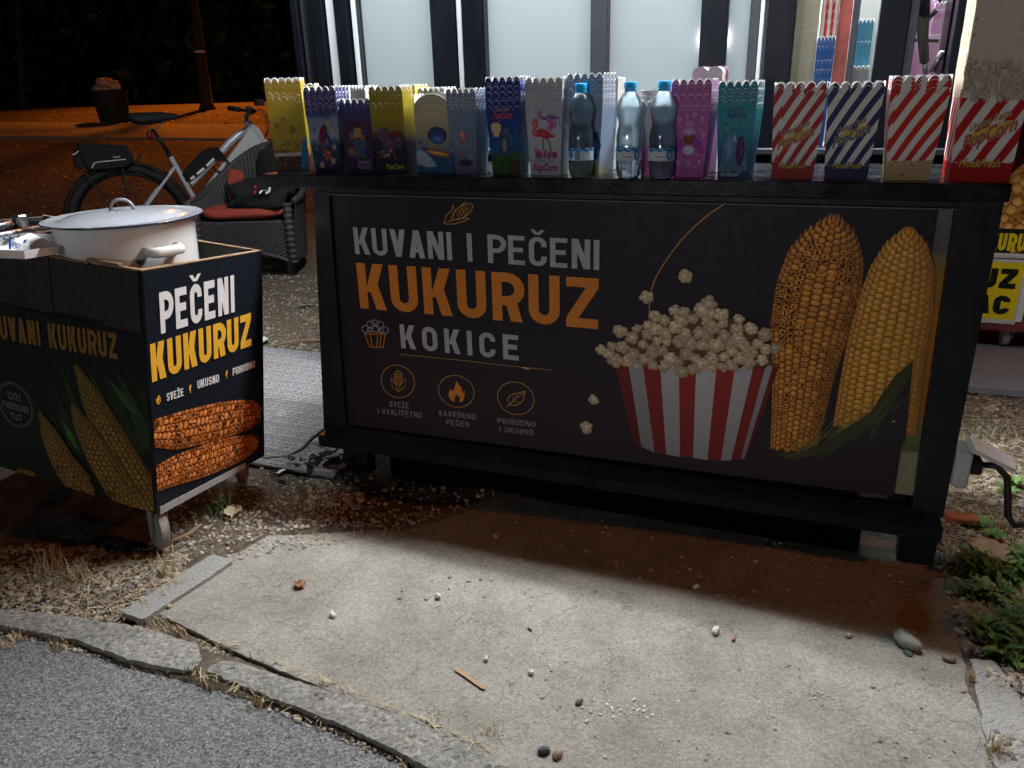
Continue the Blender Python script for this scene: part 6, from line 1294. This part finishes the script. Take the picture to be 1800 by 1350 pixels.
p.cob([rx(1900,300), rx(1810,360), rx(1748,425)], [.17,.15,.10], 9, .038, lambda sh, d, j: ((.06,.03,.01), (.7*sh,.3*sh,.05*sh)) if rnd.random() < .3 else ((1.0*sh,.62*sh,.22*sh), (.75*sh,.36*sh,.06*sh)), (.30,.12,.02), lay=1.5, rnd=rnd)
a_, b_2 = rx(1740,441), rx(1800,411); k = (rx(1800,440)[0]-rx(1754,440)[0])/2.75
YLW = (.85,.62,.02)
p.poly([(x0,zp0),(1.45,zp0),(1.45,zp0+.09),(x0,zp0+.09)], (.012,.013,.014), 4.5)
p.word('KUKURUZ', rx(1752,440)[0]-k*3.05, a_[1]+.004, rx(1752,440)[0]+k*3.95, b_2[1], YLW, t=.24, w=.58, gap=.10, lay=6); p.obj('poster_print', M['gloss'], pst)
sgx0, sgx1 = .62, rx(1788,520)[0]; sz0, sz1 = rx(1775,560)[1], rx(1788,460)[1]
sg = wthing('price_sign', 'yellow plastic sign with black letters fixed on the red framed cart', 'sign', ((sgx0+sgx1)/2, YR-.02, sz0))
q = MB(); q.box((sgx0-.01, YR-.022, sz0-.02), (sgx1+.008, YR-.0135, sz1+.012), bev=.002); wobj(q, 'backing', M['plast'], sg)
p = PR(lambda u, v, w_: Vector((u, YR-.0225-w_, v)), .0004); p.poly([(sgx0,sz0),(sgx1,sz0),(sgx1,sz1),(sgx0,sz1)], (.85,.66,.015), 0)
zA = (rx(1760,505)[1], rx(1760,470)[1]); zB = (rx(1755,550)[1], rx(1755,517)[1]); xz = rx(1785,490)[0]; xc = rx(1773,535)[0]; lw = .068
p.word('UZ', xz-lw*2, zA[0], xz, zA[1], (.012,.012,.012), t=.27, w=.62, gap=.10, lay=1.5); p.word('AC', xc-lw*2, zB[0], xc, zB[1], (.012,.012,.012), t=.27, w=.62, gap=.10, lay=1.5); wobj(p, 'sign_lettering', M['gloss'], sg)
def rcaster(px, py):
    v = at(px, py, 1, YR+.05); k = MB(); k.box((v.x-.03, v.y-.03, z0-.03), (v.x+.03, v.y+.03, z0-.0205)); kc = wobj(k, 'caster', M['steel'], rc); r = (z0-.03-.045)/2*.98
    for s_ in (-1, 1):
        f2 = MB(); f2.prism([(-.035,z0-.03),(.035,z0-.03),(.012,.045+r*.8),(-.012,.045+r*.8)], lambda u, v2, w_: Vector((v.x+s_*.024+w_, v.y+u, v2)), .003); o = f2.obj('fork_plate', M['steel'], kc)
    w_ = MB(); w_.lathe([(r*.3,-.016),(r*.85,-.016),(r,-.008),(r,.008),(r*.85,.016),(r*.3,.016)], 24, (v.x, v.y, .043+r), rot=Matrix.Rotation(math.pi/2, 3, 'Y')); w_.obj('wheel', M['caster'], kc, auto=40)
rcaster(1765, 600); rcaster(1880, 610)
pl_ = wthing('plank', 'wide grey plank on the ground under the red framed cart', 'plank', (1.0, 1.75, .0))
q = MB(); a = at(1690,677,2,.035); b = at(1800,688,2,.035); q.box((.45, a.y, .006), (1.9, a.y+.62, .036), bev=.002); wobj(q, 'board', M['plank'], pl_)
# ------------------------------------------------------------------ socket box and cable on the counter side
eb = wthing('socket_box', 'white socket box with raised flap on the counter side', 'socket box', (.40, .08, .25))
q = MB(); q.box((.3875, .03, .235), (.425, .12, .325), bev=.004); wobj(q, 'housing', M['plast'], eb)
q = MB(); q.prism([(.415,.334),(.426,.340),(.520,.300),(.514,.293)], lambda u, v, w_: Vector((u, .072+w_, v)), .085); wobj(q, 'flap', M['plast'], eb)
q = MB(); q.box((.4255,.05,.262),(.455,.10,.300), bev=.006); wobj(q, 'plug', M['rubber'], eb)
cb = wthing('power_cable', 'black power cable hanging from the socket box over the gravel', 'cable', (.55, .1, 0))
q = MB(); q.tube([(.452,.075,.282),(.485,.07,.288),(.512,.065,.262),(.522,.06,.21),(.528,.05,.165),(.545,.045,.145),(.575,.05,.155),(.62,.07,.20),(.68,.11,.22)], .0085, 10); q.v = q.v; wobj(q, 'lead', M['cable'], cb, smooth=True)
cl_ = wthing('floor_cable', 'thin black cable running over the tile mat to the counter', 'cable', (-1.6, .05, .02))
q = MB(); q.tube([at(440,803,2,.02), at(470,806,2,.02), at(505,803,2,.02), at(530,790,2,.025), at(550,770,2,.04), (-1.452,.10,.13)], .006, 8); wobj(q, 'lead', M['cable'], cl_, smooth=True)
hp = wthing('chain_pile', 'tangled heap of black chain on the gravel by the left counter foot', 'chain', (-1.5, .0, .01))
cc = at(575,815,2,.01); q = MB(); rh = random.Random(5)
for k in range(70):
    c_ = Vector((cc.x+rh.gauss(0,.055), cc.y+rh.gauss(0,.05), gh(cc.x,cc.y)+.012+abs(rh.gauss(0,.012)))); a = rh.random()*6.28; e = Vector((math.cos(a), math.sin(a), rh.uniform(-.4,.4)))*.016; s_ = Vector((-math.sin(a), math.cos(a), rh.uniform(-.6,.6)))*.007
    q.tube([c_+e*math.cos(t_*.785)+s_*math.sin(t_*.785) for t_ in range(8)], .0035, 5, closed=True)
wobj(q, 'chain_links', M['rubber'], hp, smooth=True)['kind'] = 'stuff'
ac = wthing('acrylic_strip', 'bent clear white plastic strip on the gravel beside the cart', 'plastic strip', tuple(at(490,825,2,.01)))
q = MB(); A_ = [at(463,810,2,.012), at(505,822,2,.015), at(488,833,2,.012)]
for u, v in zip(A_, A_[1:]): d_2 = (v-u).normalized(); s_ = Vector((-d_2.y, d_2.x, 0))*.008; q.add([u+s_, v+s_, v-s_, u-s_]+[p_+Vector((0,0,.003)) for p_ in (u+s_, v+s_, v-s_, u-s_)], [(3,2,1,0),(4,5,6,7),(0,1,5,4),(1,2,6,5),(2,3,7,6),(3,0,4,7)])
wobj(q, 'strip', M['plast'], ac)
fb = wthing('concrete_block', 'pale concrete block under the right end of the counter', 'block', (.42,.17,0))
q = MB(); v = at(1650,1000,1,.14); q.box((.345,.13,-.02),(.402,.26,.082), bev=.006); wobj(q, 'block', M['granite'], fb)
# ------------------------------------------------------------------ bin, trees and woods far behind
v = ghit(202, 213); v = dep(202, 213, 13.0); zb = ramp(v.x, v.y)
bn_ = thing('litter_bin', 'dark tapered litter bin beyond the bicycle', 'bin', (v.x, v.y, zb-.02), .3)
H_ = dep(202,158,13.0).z-zb+.02; q = MB(); q.lathe([(.0,0),(.22,0),(.255,H_*.5),(.27,H_-.05),(.285,H_-.045),(.285,H_),(.255,H_),(.25,H_-.08),(0,H_-.09)], 24); q.obj('body', M['bin'], bn_, auto=40)
bg_ = MB(); bg_.blob((0,0,0), .19, 8, .55, 16, sc3=(.95,.95,.72)); o = bg_.obj('rubbish_bag', M['bagm'], smooth=False); o.location = (v.x-.02, v.y, zb+H_+.03); tag(o, 'crumpled rubbish bag on top of the litter bin', 'bag')
def leaves(mb, c_, rad, n, size, rr, cols):
    for _ in range(n):
        d = Vector((rr.gauss(0,1), rr.gauss(0,1), rr.gauss(0,.8))); d = d/max(.4, d.length)*rr.random()**.4; p_ = Vector(c_)+Vector((d.x*rad[0], d.y*rad[1], d.z*rad[2]))
        a = Vector((rr.uniform(-1,1), rr.uniform(-1,1), rr.uniform(-1,1))).normalized(); b = a.cross(Vector((rr.uniform(-1,1), rr.uniform(-1,1), rr.uniform(-1,1)))).normalized(); s_ = size*rr.uniform(.6,1.3)
        mb.add([p_-a*s_, p_+b*s_*.45, p_+a*s_, p_-b*s_*.45], [(0,1,2,3)], 0, rr.choice(cols))
GRN = [(.035,.07,.018),(.05,.09,.02),(.028,.055,.014),(.06,.10,.028)]
def tree(label, px0, py0, px1, py1, depth, r0, r1, rr):
    a, b = dep(px0, py0, depth), dep(px1, py1, depth); a.z = ramp(a.x, a.y)-.05; t = thing('tree', label, 'tree', tuple(a), 0, 'trees at the edge of the light')
    d = b-a; top = d*(5.2/max(.5, d.z)); q = MB(); q.tube([Vector((0,0,0)), Vector((.0,0,.12)), d*.35, d*.7, d, d+(top-d)*.5, top], [r0*1.5, r0, r0*.8, r0*.72, r1, r1*.75, r1*.4], 12); tk = q.obj('trunk', M['bark'], t, smooth=True)
    for k in range(5): q = MB(); s_ = d.lerp(top, .4+.12*k); e = s_+Vector((rr.uniform(-1.4,1.4), rr.uniform(-1.4,1.4), rr.uniform(.5,1.2))); q.tube([s_, s_.lerp(e,.5)+Vector((0,0,.15)), e], [r1*.5, r1*.32, r1*.12], 7); q.obj('limb', M['bark'], t, smooth=True)
    cr_ = MB()
    for k in range(14): leaves(cr_, top+Vector((rr.uniform(-1.7,1.7), rr.uniform(-1.7,1.7), rr.uniform(-.4,1.8))), (.8,.8,.55), 110, .09, rr, GRN)
    cr_.obj('crown', M['leaf'], t)
rt_ = random.Random(3)
tree('slim leaning tree trunk with a pale ring, right of the bin', 365, 195, 343, 20, 15.0, .13, .075, rt_)
tree('faint thin trunk at the far left edge of the light', 38, 182, 31, 40, 18.0, .07, .05, rt_)
rg_ = wthing('trunk_band', 'pale tape band round the leaning trunk', 'band', tuple(dep(351,91,15.0))); q = MB(); c_ = dep(351,91,14.9); q.lathe([(.088,-.02),(.10,-.02),(.10,.02),(.088,.02)], 16, tuple(c_)); wobj(q, 'band', M['plast'], rg_)
wd = MB()
for k in range(26):
    px = -300+k*46; depth = rt_.uniform(24, 34); c_ = dep(px, 100, depth); leaves(wd, (c_.x, c_.y, rt_.uniform(1.6,5)), (2.4,2.4,1.9), 260, .28, rt_, GRN)
tag(wd.obj('woods', M['leaf']), 'dark mass of trees behind the lit grass', kind='stuff')
# ------------------------------------------------------------------ loose stones, straw, weeds and litter on the ground
pebs = MB(); t_ = (1+5**.5)/2
ICO_V = [Vector(v).normalized() for v in ((-1,t_,0),(1,t_,0),(-1,-t_,0),(1,-t_,0),(0,-1,t_),(0,1,t_),(0,-1,-t_),(0,1,-t_),(t_,0,-1),(t_,0,1),(-t_,0,-1),(-t_,0,1))]
ICO_F = [(0,11,5),(0,5,1),(0,1,7),(0,7,10),(0,10,11),(1,5,9),(5,11,4),(11,10,2),(10,7,6),(7,1,8),(3,9,4),(3,4,2),(3,2,6),(3,6,8),(3,8,9),(4,9,5),(2,4,11),(6,2,10),(8,6,7),(9,8,1)]
rs = random.Random(17)
SCOL = [(.40,.36,.29),(.28,.25,.21),(.50,.46,.38),(.20,.175,.15),(.52,.49,.43),(.34,.26,.18),(.24,.23,.23),(.44,.36,.25)]
def stone(mb, x, y, r, z=None, flat=.6, col=None):
    a = rs.random()*6.28; ca, sa = math.cos(a), math.sin(a); e = rs.uniform(.65,1.0); zz = (gh(x, y) if z is None else z)+r*flat*.35; k = rs.uniform(.8,1.15); c_ = col or rs.choice(SCOL); vs = []
    for v in ICO_V:
        j = rs.uniform(.86,1.12); X, Y_ = v.x*r*j, v.y*r*e*j; vs.append((x+X*ca-Y_*sa, y+X*sa+Y_*ca, zz+v.z*r*flat*j))
    mb.add(vs, ICO_F, 0, tuple(u*k for u in c_))
def scatter(n, fn, r0, r1, **kw):
    for _ in range(n):
        x, y = fn(); stone(pebs, x, y, r0+(r1-r0)*rs.random()**2.2, **kw)
def pxr(x0, y0, x1, y1, z=0):
    def f():
        v = at(rs.uniform(x0,x1), rs.uniform(y0,y1), 2, z); return v.x, v.y
    return f
def gz_(f):                                        # keep stones off the concrete, mat and boards
    def h():
        for _ in range(20):
            x, y = f()
            if not inside(x, y, PAD) and not (-2.9 < x < -1.36 and .0 < y < .98): return x, y
        return x, y
    return h
scatter(1000, gz_(pxr(300,800,640,985)), .0025, .009); scatter(400, gz_(pxr(420,905,760,985)), .0025, .008); scatter(500, gz_(pxr(540,780,640,900)), .003, .011)
scatter(1500, gz_(pxr(0,960,330,1090)), .003, .010); scatter(700, gz_(pxr(440,490,560,625)), .004, .014)
scatter(2600, gz_(pxr(1655,690,1830,1150)), .003, .012); scatter(700, gz_(pxr(1640,960,1800,1100)), .005, .015); scatter(450, pxr(1735,1150,1830,1350), .004, .012); scatter(250, pxr(1520,950,1650,1060), .004, .013)
def along(P, w_, z=0):
    def f():
        i = rs.randrange(len(P)-1); t = rs.random(); px = P[i][0]+(P[i+1][0]-P[i][0])*t; py = P[i][1]+(P[i+1][1]-P[i][1])*t; v = at(px+rs.uniform(-w_,w_), py+rs.uniform(-w_,w_)*.6, 2, z); return v.x, v.y
    return f
GAP1 = [(345,1128),(420,1152),(560,1204),(640,1236),(760,1284),(860,1328)]; GAP2 = [(0,1106),(110,1126),(220,1160),(330,1182),(380,1200),(470,1233),(560,1270),(640,1302),(720,1335)]
BND = [(395,985),(470,965),(560,948),(640,940),(740,930)]
scatter(330, along(GAP1, 6), .002, .0085, z=-.010); scatter(260, along(BND, 26, 0), .002, .007, z=.004); scatter(420, along(GAP2, 9), .0012, .006, z=-.012); scatter(70, along(GAP2, 8), .005, .010, z=-.014); scatter(500, along(GAP2, 10), .0008, .003, z=-.009, col=(.13,.10,.075))
scatter(150, pxr(430,1000,1640,1330), .0012, .0034, z=.004); scatter(60, pxr(900,1150,1700,1340), .003, .006, z=.004)
scatter(160, pxr(700,890,1600,1060), .003, .008, z=.004); scatter(240, gz_(pxr(560,840,900,960)), .003, .010)
for _ in range(900):
    v = at(rs.uniform(260,1760), rs.uniform(985,1345), 2, .004)
    if inside(v.x, v.y, PAD): stone(pebs, v.x, v.y, rs.uniform(.0010,.0026), .0035, .25, rs.choice([(.55,.53,.48),(.14,.13,.12),(.40,.36,.30),(.24,.23,.21)]))
for _ in range(700):
    v = at(rs.uniform(-20,700), rs.uniform(1140,1350), 2, -.012)
    if inside(v.x, v.y, ap+[(-.2,-1.05),(-.2,-1.5),(-2.1,-1.5)]): stone(pebs, v.x, v.y, rs.uniform(.0012,.0030), -.0128, .4, rs.choice([(.46,.46,.45),(.10,.10,.10),(.32,.32,.32)]))
tag(pebs.obj('gravel', M['stone']), 'loose small pebbles over the dirt and joints', kind='stuff')
def big_stone(label, px, py, r, col, flat=.6, grp=None):
    mb = MB(); v = at(px, py, 2, .006); z = .004 if inside(v.x, v.y, PAD) else gh(v.x, v.y); mb.blob((0,0,r*flat*.8), r, int(px), .16, 16, sc3=(1.25,.8,flat), c=col); o = mb.obj('stone', M['stone'], smooth=True); o.location = (v.x, v.y, z); o.rotation_euler = (0,0,rs.random()*3); tag(o, label, 'stone', 'loose stones on the concrete'); return o
o = big_stone('large smooth grey stone at the weed edge of the pad', 1593, 1132, .026, (.30,.30,.25)); o.rotation_euler = (0,0,-.75)
big_stone('brown pebble on the pad near the weeds', 1668, 1160, .011, (.22,.17,.12)); big_stone('dark green chip beside the large stone', 1596, 1148, .010, (.06,.08,.05), .35); big_stone('grey pebble at the shadow edge', 1492, 1118, .008, (.34,.32,.26))
big_stone('dark pebble low on the concrete', 1018, 1235, .008, (.12,.09,.09)); big_stone('blue black stone in the joint', 956, 1322, .010, (.07,.07,.09), .8); big_stone('tan round stone in the joint', 980, 1328, .010, (.34,.25,.18), .8); big_stone('green pebble by the kerb end', 157, 1147, .011, (.20,.24,.19)); big_stone('pale pebble by the granite strip', 296, 1066, .008, (.45,.38,.22))
def blades(mb, x, y, z, n, h, spread, cols, rr, wdt=.0016, droop=.6):
    for _ in range(n):
        a = rr.random()*6.283; l_ = h*rr.uniform(.45,1.1); b0 = Vector((x+rr.gauss(0,spread), y+rr.gauss(0,spread), z)); d = Vector((math.cos(a), math.sin(a), 0)); s_ = Vector((-d.y, d.x, 0))*wdt; ln = rr.uniform(.15,1)*droop; c_ = rr.choice(cols); k = rr.uniform(.75,1.2); c_ = tuple(u*k for u in c_); vs = []
        for i in range(4):
            t = i/3; p_ = b0+d*l_*ln*t*t**.3+Vector((0,0,l_*(t-(.55*ln)*t*t))); q = s_*(1-t*.85); vs += [p_-q, p_+q]
        mb.add(vs, [(0,1,3,2),(2,3,5,4),(4,5,7,6)], 0, c_)
STR = [(.56,.45,.26),(.48,.37,.20),(.62,.54,.36),(.38,.28,.15)]; GR = [(.05,.11,.02),(.07,.14,.03),(.09,.15,.05),(.12,.15,.05)]
sw = MB()
def straw(n, f, l0, l1):
    for _ in range(n):
        x, y = f(); a = rs.random()*6.28; l_ = rs.uniform(l0,l1); d = Vector((math.cos(a), math.sin(a), 0))*l_/2; s_ = Vector((-d.y, d.x, 0)).normalized()*rs.uniform(.0005,.0013); z = (gh(x, y) if not inside(x, y, PAD) else .004)+rs.uniform(.002,.010); c_ = rs.choice(STR); k = rs.uniform(.7,1.15); b = Vector((0,0,rs.uniform(-.003,.006))); p_ = Vector((x, y, z))
        sw.add([p_-d-s_, p_-d+s_, p_+s_+b, p_-s_+b, p_+d+s_*.4, p_+d-s_*.4], [(0,1,2,3),(3,2,4,5)], 0, tuple(u*k for u in c_))
straw(700, gz_(pxr(0,960,330,1090)), .02, .075); straw(1700, gz_(pxr(1655,690,1830,1120)), .02, .08); straw(70, along(GAP1, 5, -.01), .008, .05); straw(110, along(GAP2, 9, -.01), .008, .05); straw(170, gz_(pxr(440,490,560,625)), .02, .06); straw(120, gz_(pxr(300,840,560,960)), .015, .05)
tag(sw.obj('straw', M['straw']), 'dry straw scattered over the gravel', kind='stuff')
def tuft(label, px, py, n, h, sp_, cols, z=None, droop=.6, wdt=.0016):
    v = at(px, py, 2, 0 if z is None else z); zz = gh(v.x, v.y) if z is None else z; mb = MB(); blades(mb, 0, 0, 0, n, h, sp_, cols, rs, wdt, droop); o = mb.obj('grass_tuft', M['straw']); o.location = (v.x, v.y, zz-.004); tag(o, label, 'grass tuft', 'grass tufts along the kerbs and carts'); return o
tuft('tall green grass tuft growing under the lit cart edge', 388, 898, 70, .13, .026, GR+[(.16,.18,.08),(.25,.24,.12)], droop=.9)
tuft('pale dry tuft in the gravel, left of the granite strip', 140, 1020, 90, .075, .020, STR); tuft('second dry tuft behind the pale one', 85, 1000, 60, .07, .018, STR); tuft('dry tuft leaning at the cart wheel', 290, 1010, 30, .075, .010, STR, droop=.8)
tuft('green tuft in the shade below the cart', 190, 985, 40, .045, .03, GR); tuft('green clump near the wheel gravel', 255, 1000, 26, .04, .02, GR); tuft('sparse dry tuft by the kerb', 190, 1065, 30, .045, .025, STR+GR)
tuft('bright green tuft at the kerb end over the asphalt', 236, 1160, 46, .028, .008, GR, -.008); tuft('green tuft between the two kerbs', 338, 1184, 40, .03, .008, GR, -.008); tuft('green and tan tuft below the second kerb', 370, 1200, 50, .03, .012, GR+STR, -.008); tuft('straw and green clump on the asphalt joint', 458, 1230, 80, .03, .014, GR+STR+STR, -.008)
tuft('little green sprig at the joint start', 413, 1152, 20, .022, .006, GR, -.008); tuft('green sprig in the pebble joint', 452, 1166, 24, .024, .007, GR, -.008)
tuft('dry brush of grass between granite strip and kerb', 275, 1108, 120, .028, .018, STR, -.008); tuft('dry clump beside the kerb top', 310, 1120, 90, .030, .014, STR, -.008); tuft('dry grass knot in the joint near the stick', 768, 1266, 110, .03, .013, STR, -.008); tuft('dry grass knot right of the first', 860, 1294, 110, .032, .013, STR, -.008); tuft('dry clump on the asphalt edge', 108, 1135, 70, .026, .018, STR, -.008); tuft('low dry clump by the black gap', 20, 1125, 60, .026, .018, STR, -.008); tuft('dry clump at the bottom joint', 715, 1318, 90, .028, .014, STR, -.008); tuft('spiky dry tuft on the right kerb crack', 1748, 1322, 44, .05, .006, STR, .008); tuft('thin dry tuft in the right kerb crack', 1708, 1195, 16, .035, .004, STR, .008)
tuft('russet dry tuft under the hanging cable', 1765, 940, 40, .06, .012, [(.34,.16,.07),(.30,.20,.10)]); tuft('dry tuft behind the socket box', 1722, 890, 18, .07, .008, STR); tuft('green tuft far right of the gravel', 1740, 760, 60, .06, .05, GR+STR); tuft('sparse green tuft below the plank', 1790, 770, 50, .05, .06, GR+STR)
def leafshape(mb, o, d, up, l_, wd_, col, rr, lobes=True):
    d = d.normalized(); s_ = d.cross(up).normalized(); n = s_.cross(d); N_ = 6; vs = []
    for i in range(N_+1):
        t = i/N_; w_ = wd_*math.sin(math.pi*min(1, t*.94+.04))**.8*(1+(.28 if lobes and i % 2 else -.12)); p_ = o+d*l_*t+n*(l_*.22*math.sin(t*2.6)); vs += [p_-s_*w_+n*w_*.35, p_, p_+s_*w_+n*w_*.35]
    fs = []
    for i in range(N_): a = i*3; fs += [(a,a+3,a+4,a+1),(a+1,a+4,a+5,a+2)]
    k = rr.uniform(.7,1.25); mb.add(vs, fs, 0, tuple(u*k for u in col))
WG = [(.09,.20,.05),(.13,.26,.06),(.08,.18,.04),(.19,.31,.08),(.12,.27,.06)]
nw = 0
for i in range(58):
    px, py = (rs.uniform(1650,1850), rs.uniform(985,1168))
    if py < 1180-.9*(px-1600)*.2-60 and px < 1690: continue
    if py > 1090+(px-1640)*.55: continue
    v = at(px, py, 2, 0); mb = MB(); n = rs.randint(7,12)
    for k in range(n):
        a = 6.283*k/n+rs.uniform(-.3,.3); el = rs.uniform(.05,.65); d = Vector((math.cos(a)*math.cos(el), math.sin(a)*math.cos(el), math.sin(el))); leafshape(mb, Vector((0,0,.004)), d, Vector((0,0,1)), rs.uniform(.022,.066), rs.uniform(.004,.011), rs.choice(WG), rs, lobes=i % 3 > 0)
    if i % 2: blades(mb, 0, 0, 0, 9, .085, .02, [(.10,.19,.05),(.16,.24,.07),(.20,.22,.09)], rs, .0014, 1.0)
    o = mb.obj('weed', M['leaf'], smooth=True); o.location = (v.x, v.y, gh(v.x, v.y)); nw += 1
    tag(o, 'leafy green weed plant in the patch at the right edge of the pad', 'weed', 'weeds at the right edge of the pad')
for lb_, px, py in (('small fern leaved weed below the socket cable', 1722, 930),('small weed by the dry leaves at right', 1745, 950),('bright weed at the far right edge of the gravel', 1780, 858),('bright weed sprout in the gravel near the socket flap', 1768, 875)):
    v = at(px, py, 2, 0); mb = MB()
    for k in range(8): a = k*.785; leafshape(mb, Vector((0,0,.004)), Vector((math.cos(a), math.sin(a), .5)), Vector((0,0,1)), rs.uniform(.03,.06), .008, rs.choice(WG), rs)
    o = mb.obj('weed', M['leaf'], smooth=True); o.location = (v.x, v.y, gh(v.x, v.y)); tag(o, lb_, 'weed', 'single weeds on the gravel')
BRN = (.36,.22,.12)
def dead(label, px, py, l_, wd_, col, rz, z=None):
    v = at(px, py, 2, .006); z = (.005 if inside(v.x, v.y, PAD) else gh(v.x, v.y)+.006) if z is None else z; mb = MB(); N_ = 10; rr = random.Random(int(px)); vs = []
    for i in range(N_+1):
        t = i/N_; w_ = wd_*math.sin(math.pi*min(1, t*.96+.02))**.6*rr.uniform(.78,1.12); c_ = l_*.10*math.sin(t*5+px)
        vs += [(-w_, (t-.5)*l_, .012+c_*.4+rr.uniform(0,.006)), (0, (t-.5)*l_, .004+c_*.3), (w_*rr.uniform(.8,1.1), (t-.5)*l_, .010+rr.uniform(0,.008))]
    mb.add(vs, [f for i in range(N_) for f in ((i*3,i*3+3,i*3+4,i*3+1),(i*3+1,i*3+4,i*3+5,i*3+2))], 0, col); mb.tube([(0,-.5*l_,.004),(0,-.68*l_,.006)], .0012, 5, c=col); o = mb.obj('dead_leaf', M['leaf'], smooth=False); o.location = (v.x, v.y, z-.003); o.rotation_euler = (0,0,rz); tag(o, label, 'leaf', 'dead leaves on the ground')
dead('small orange brown leaf alone on the concrete', 527, 1030, .032, .016, (.40,.21,.12), 1.2); dead('large torn tan leaf right of the counter', 1745, 972, .13, .05, (.42,.27,.16), 1.0); dead('curled tan leaf among the weeds', 1738, 1045, .055, .020, (.42,.26,.12), .8)
dead('pale curled leaf by the green grass tuft', 412, 905, .06, .03, (.45,.36,.24), .5); dead('pale crumpled leaf on the tile mat', 508, 735, .09, .04, (.36,.34,.30), .2, .014); dead('green leaf on the dirt by the counter', 540, 540, .10, .02, (.20,.25,.14), 1.9); dead('pale scrap leaf on the dirt by the mat', 462, 600, .09, .03, (.62,.62,.62), .2); dead('brown leaf by the brick piece', 1790, 985, .07, .03, (.36,.23,.14), 2.0)
def litter(name, label, px, py, mbf, m, cat_, rz=0, grp=None, dz=.0):
    v = at(px, py, 2, .006); z = (.0055 if inside(v.x, v.y, PAD) else gh(v.x, v.y)+.002)+dz; mb = MB(); mbf(mb); o = mb.obj(name, M[m], smooth=name == 'popcorn_flake'); o.location = (v.x, v.y, z); o.rotation_euler = (0,0,rz); tag(o, label, cat_, grp)
a, b = at(803,1178,2,.006), at(850,1210,2,.006); sl = (b-a).length; litter('ice_cream_stick', 'flat wooden stick lying on the concrete', 826, 1194, lambda q: q.prism([(-sl/2,-.0045)]+[(sl/2,-.0045)]+arc(sl/2,0,.0045,-90,90,5)+arc(-sl/2,0,.0045,90,270,5), lambda u, v, w_: Vector((u, v, .003+w_)), .002), 'wood_stick', 'stick', math.atan2(b.y-a.y, b.x-a.x))
def flake(s_):
    def f(q):
        for k in range(5): q.blob((rs.uniform(-1,1)*s_*.6, rs.uniform(-1,1)*s_*.6, s_*.5+rs.uniform(0,.4)*s_), s_*rs.uniform(.45,.7), k, .3, 8, c=(.80,.76,.66))
    return f
for lb_, px, py, s_ in (('popcorn flake left on the concrete near the cart', 583, 1083, .009),('popcorn flake with brown husk mid concrete', 769, 1051, .009),('big popcorn flake right on the concrete', 1260, 1112, .011),('popcorn crumb beside the wooden stick', 855, 1160, .007),('popcorn crumb right of the wooden stick', 933, 1183, .006),('orange popcorn flake in the counter shadow', 1222, 1034, .009)): litter('popcorn_flake', lb_, px, py, flake(s_), 'stone', 'popcorn', rs.random()*6, 'popcorn dropped on the concrete')
cr_ = MB()
for k in range(46):
    px, py = rs.gauss(1110, 34), rs.gauss(1246, 12); v = at(px, py, 2, .006); stone(cr_, v.x, v.y, rs.uniform(.0012,.0042), .005, .5, (.70,.66,.55))
for k in range(22): v = at(rs.gauss(1445, 12), rs.gauss(1222, 4), 2, .006); stone(cr_, v.x, v.y, rs.uniform(.001,.003), .005, .5, (.6,.55,.45))
tag(cr_.obj('crumbs', M['stone']), 'white popcorn crumbs trodden into the concrete', kind='stuff')
litter('cigarette_end', 'dark plastic stub in the middle of the concrete', 931, 1107, lambda q: q.box((-.006,-.002,0),(.006,.002,.004), bev=.0008), 'cable', 'litter', -.4)
litter('cigarette_end', 'brown cigarette end at the right of the concrete', 1290, 1124, lambda q: q.tube([(-.008,0,.003),(.006,0,.003)], .003, 8, c=(.35,.16,.08)), 'stone', 'litter', 1.3)
litter('bottle_top', 'shiny silver bottle top in the straw', 79, 1054, lambda q: q.lathe([(0,.006),(.011,.006),(.0125,.004),(.0135,0)], 18), 'steel', 'bottle top')
litter('brick_fragment', 'orange brick fragment by the right counter foot', 1690, 918, lambda q: q.box((-.045,-.02,0),(.04,.02,.022), bev=.004), 'brick', 'brick', .1)
litter('twig', 'bare pale twig on the dirt left of the counter', 515, 603, lambda q: q.tube([(-.16,-.06,.006),(-.05,-.01,.008),(.02,.02,.012),(.13,.035,.006)], [.003,.004,.005,.006], 7), 'wood_stick', 'twig', .35)
litter('twig', 'short thick twig by the gravel under the cart', 338, 945, lambda q: q.tube([(-.05,0,.006),(0,.01,.012),(.03,.03,.02)], [.004,.004,.003], 6), 'wood_stick', 'twig', .8)
litter('twig', 'long dark twig beside the weeds', 1720, 1012, lambda q: q.tube([(-.09,-.02,.006),(0,0,.012),(.08,.03,.008)], [.004,.004,.003], 6), 'bark', 'twig', .2)
# leaf litter on the far lit ground
ll = MB()
for _ in range(2600):
    px = rs.uniform(-40, 520); py = rs.choice([rs.uniform(196,240), rs.uniform(240,330), rs.uniform(330,440)]); p_ = ghit(px, py) if _ % 1 == 0 else None; s_ = rs.uniform(.010,.032); a = rs.random()*6.28; d = Vector((math.cos(a), math.sin(a), rs.uniform(-.2,.6)))*s_; e = Vector((-math.sin(a), math.cos(a), rs.uniform(-.2,.5)))*s_*.5; q_ = Vector((p_.x, p_.y, ramp(p_.x, p_.y)+.03))
    ll.add([q_-d, q_+e, q_+d, q_-e], [(0,1,2,3)], 0, rs.choice([(.30,.20,.10),(.22,.14,.07),(.40,.30,.18),(.12,.09,.05)]))
tag(ll.obj('fallen_leaves', M['leaf']), 'fallen leaves strewn over the far lit ground', kind='stuff')
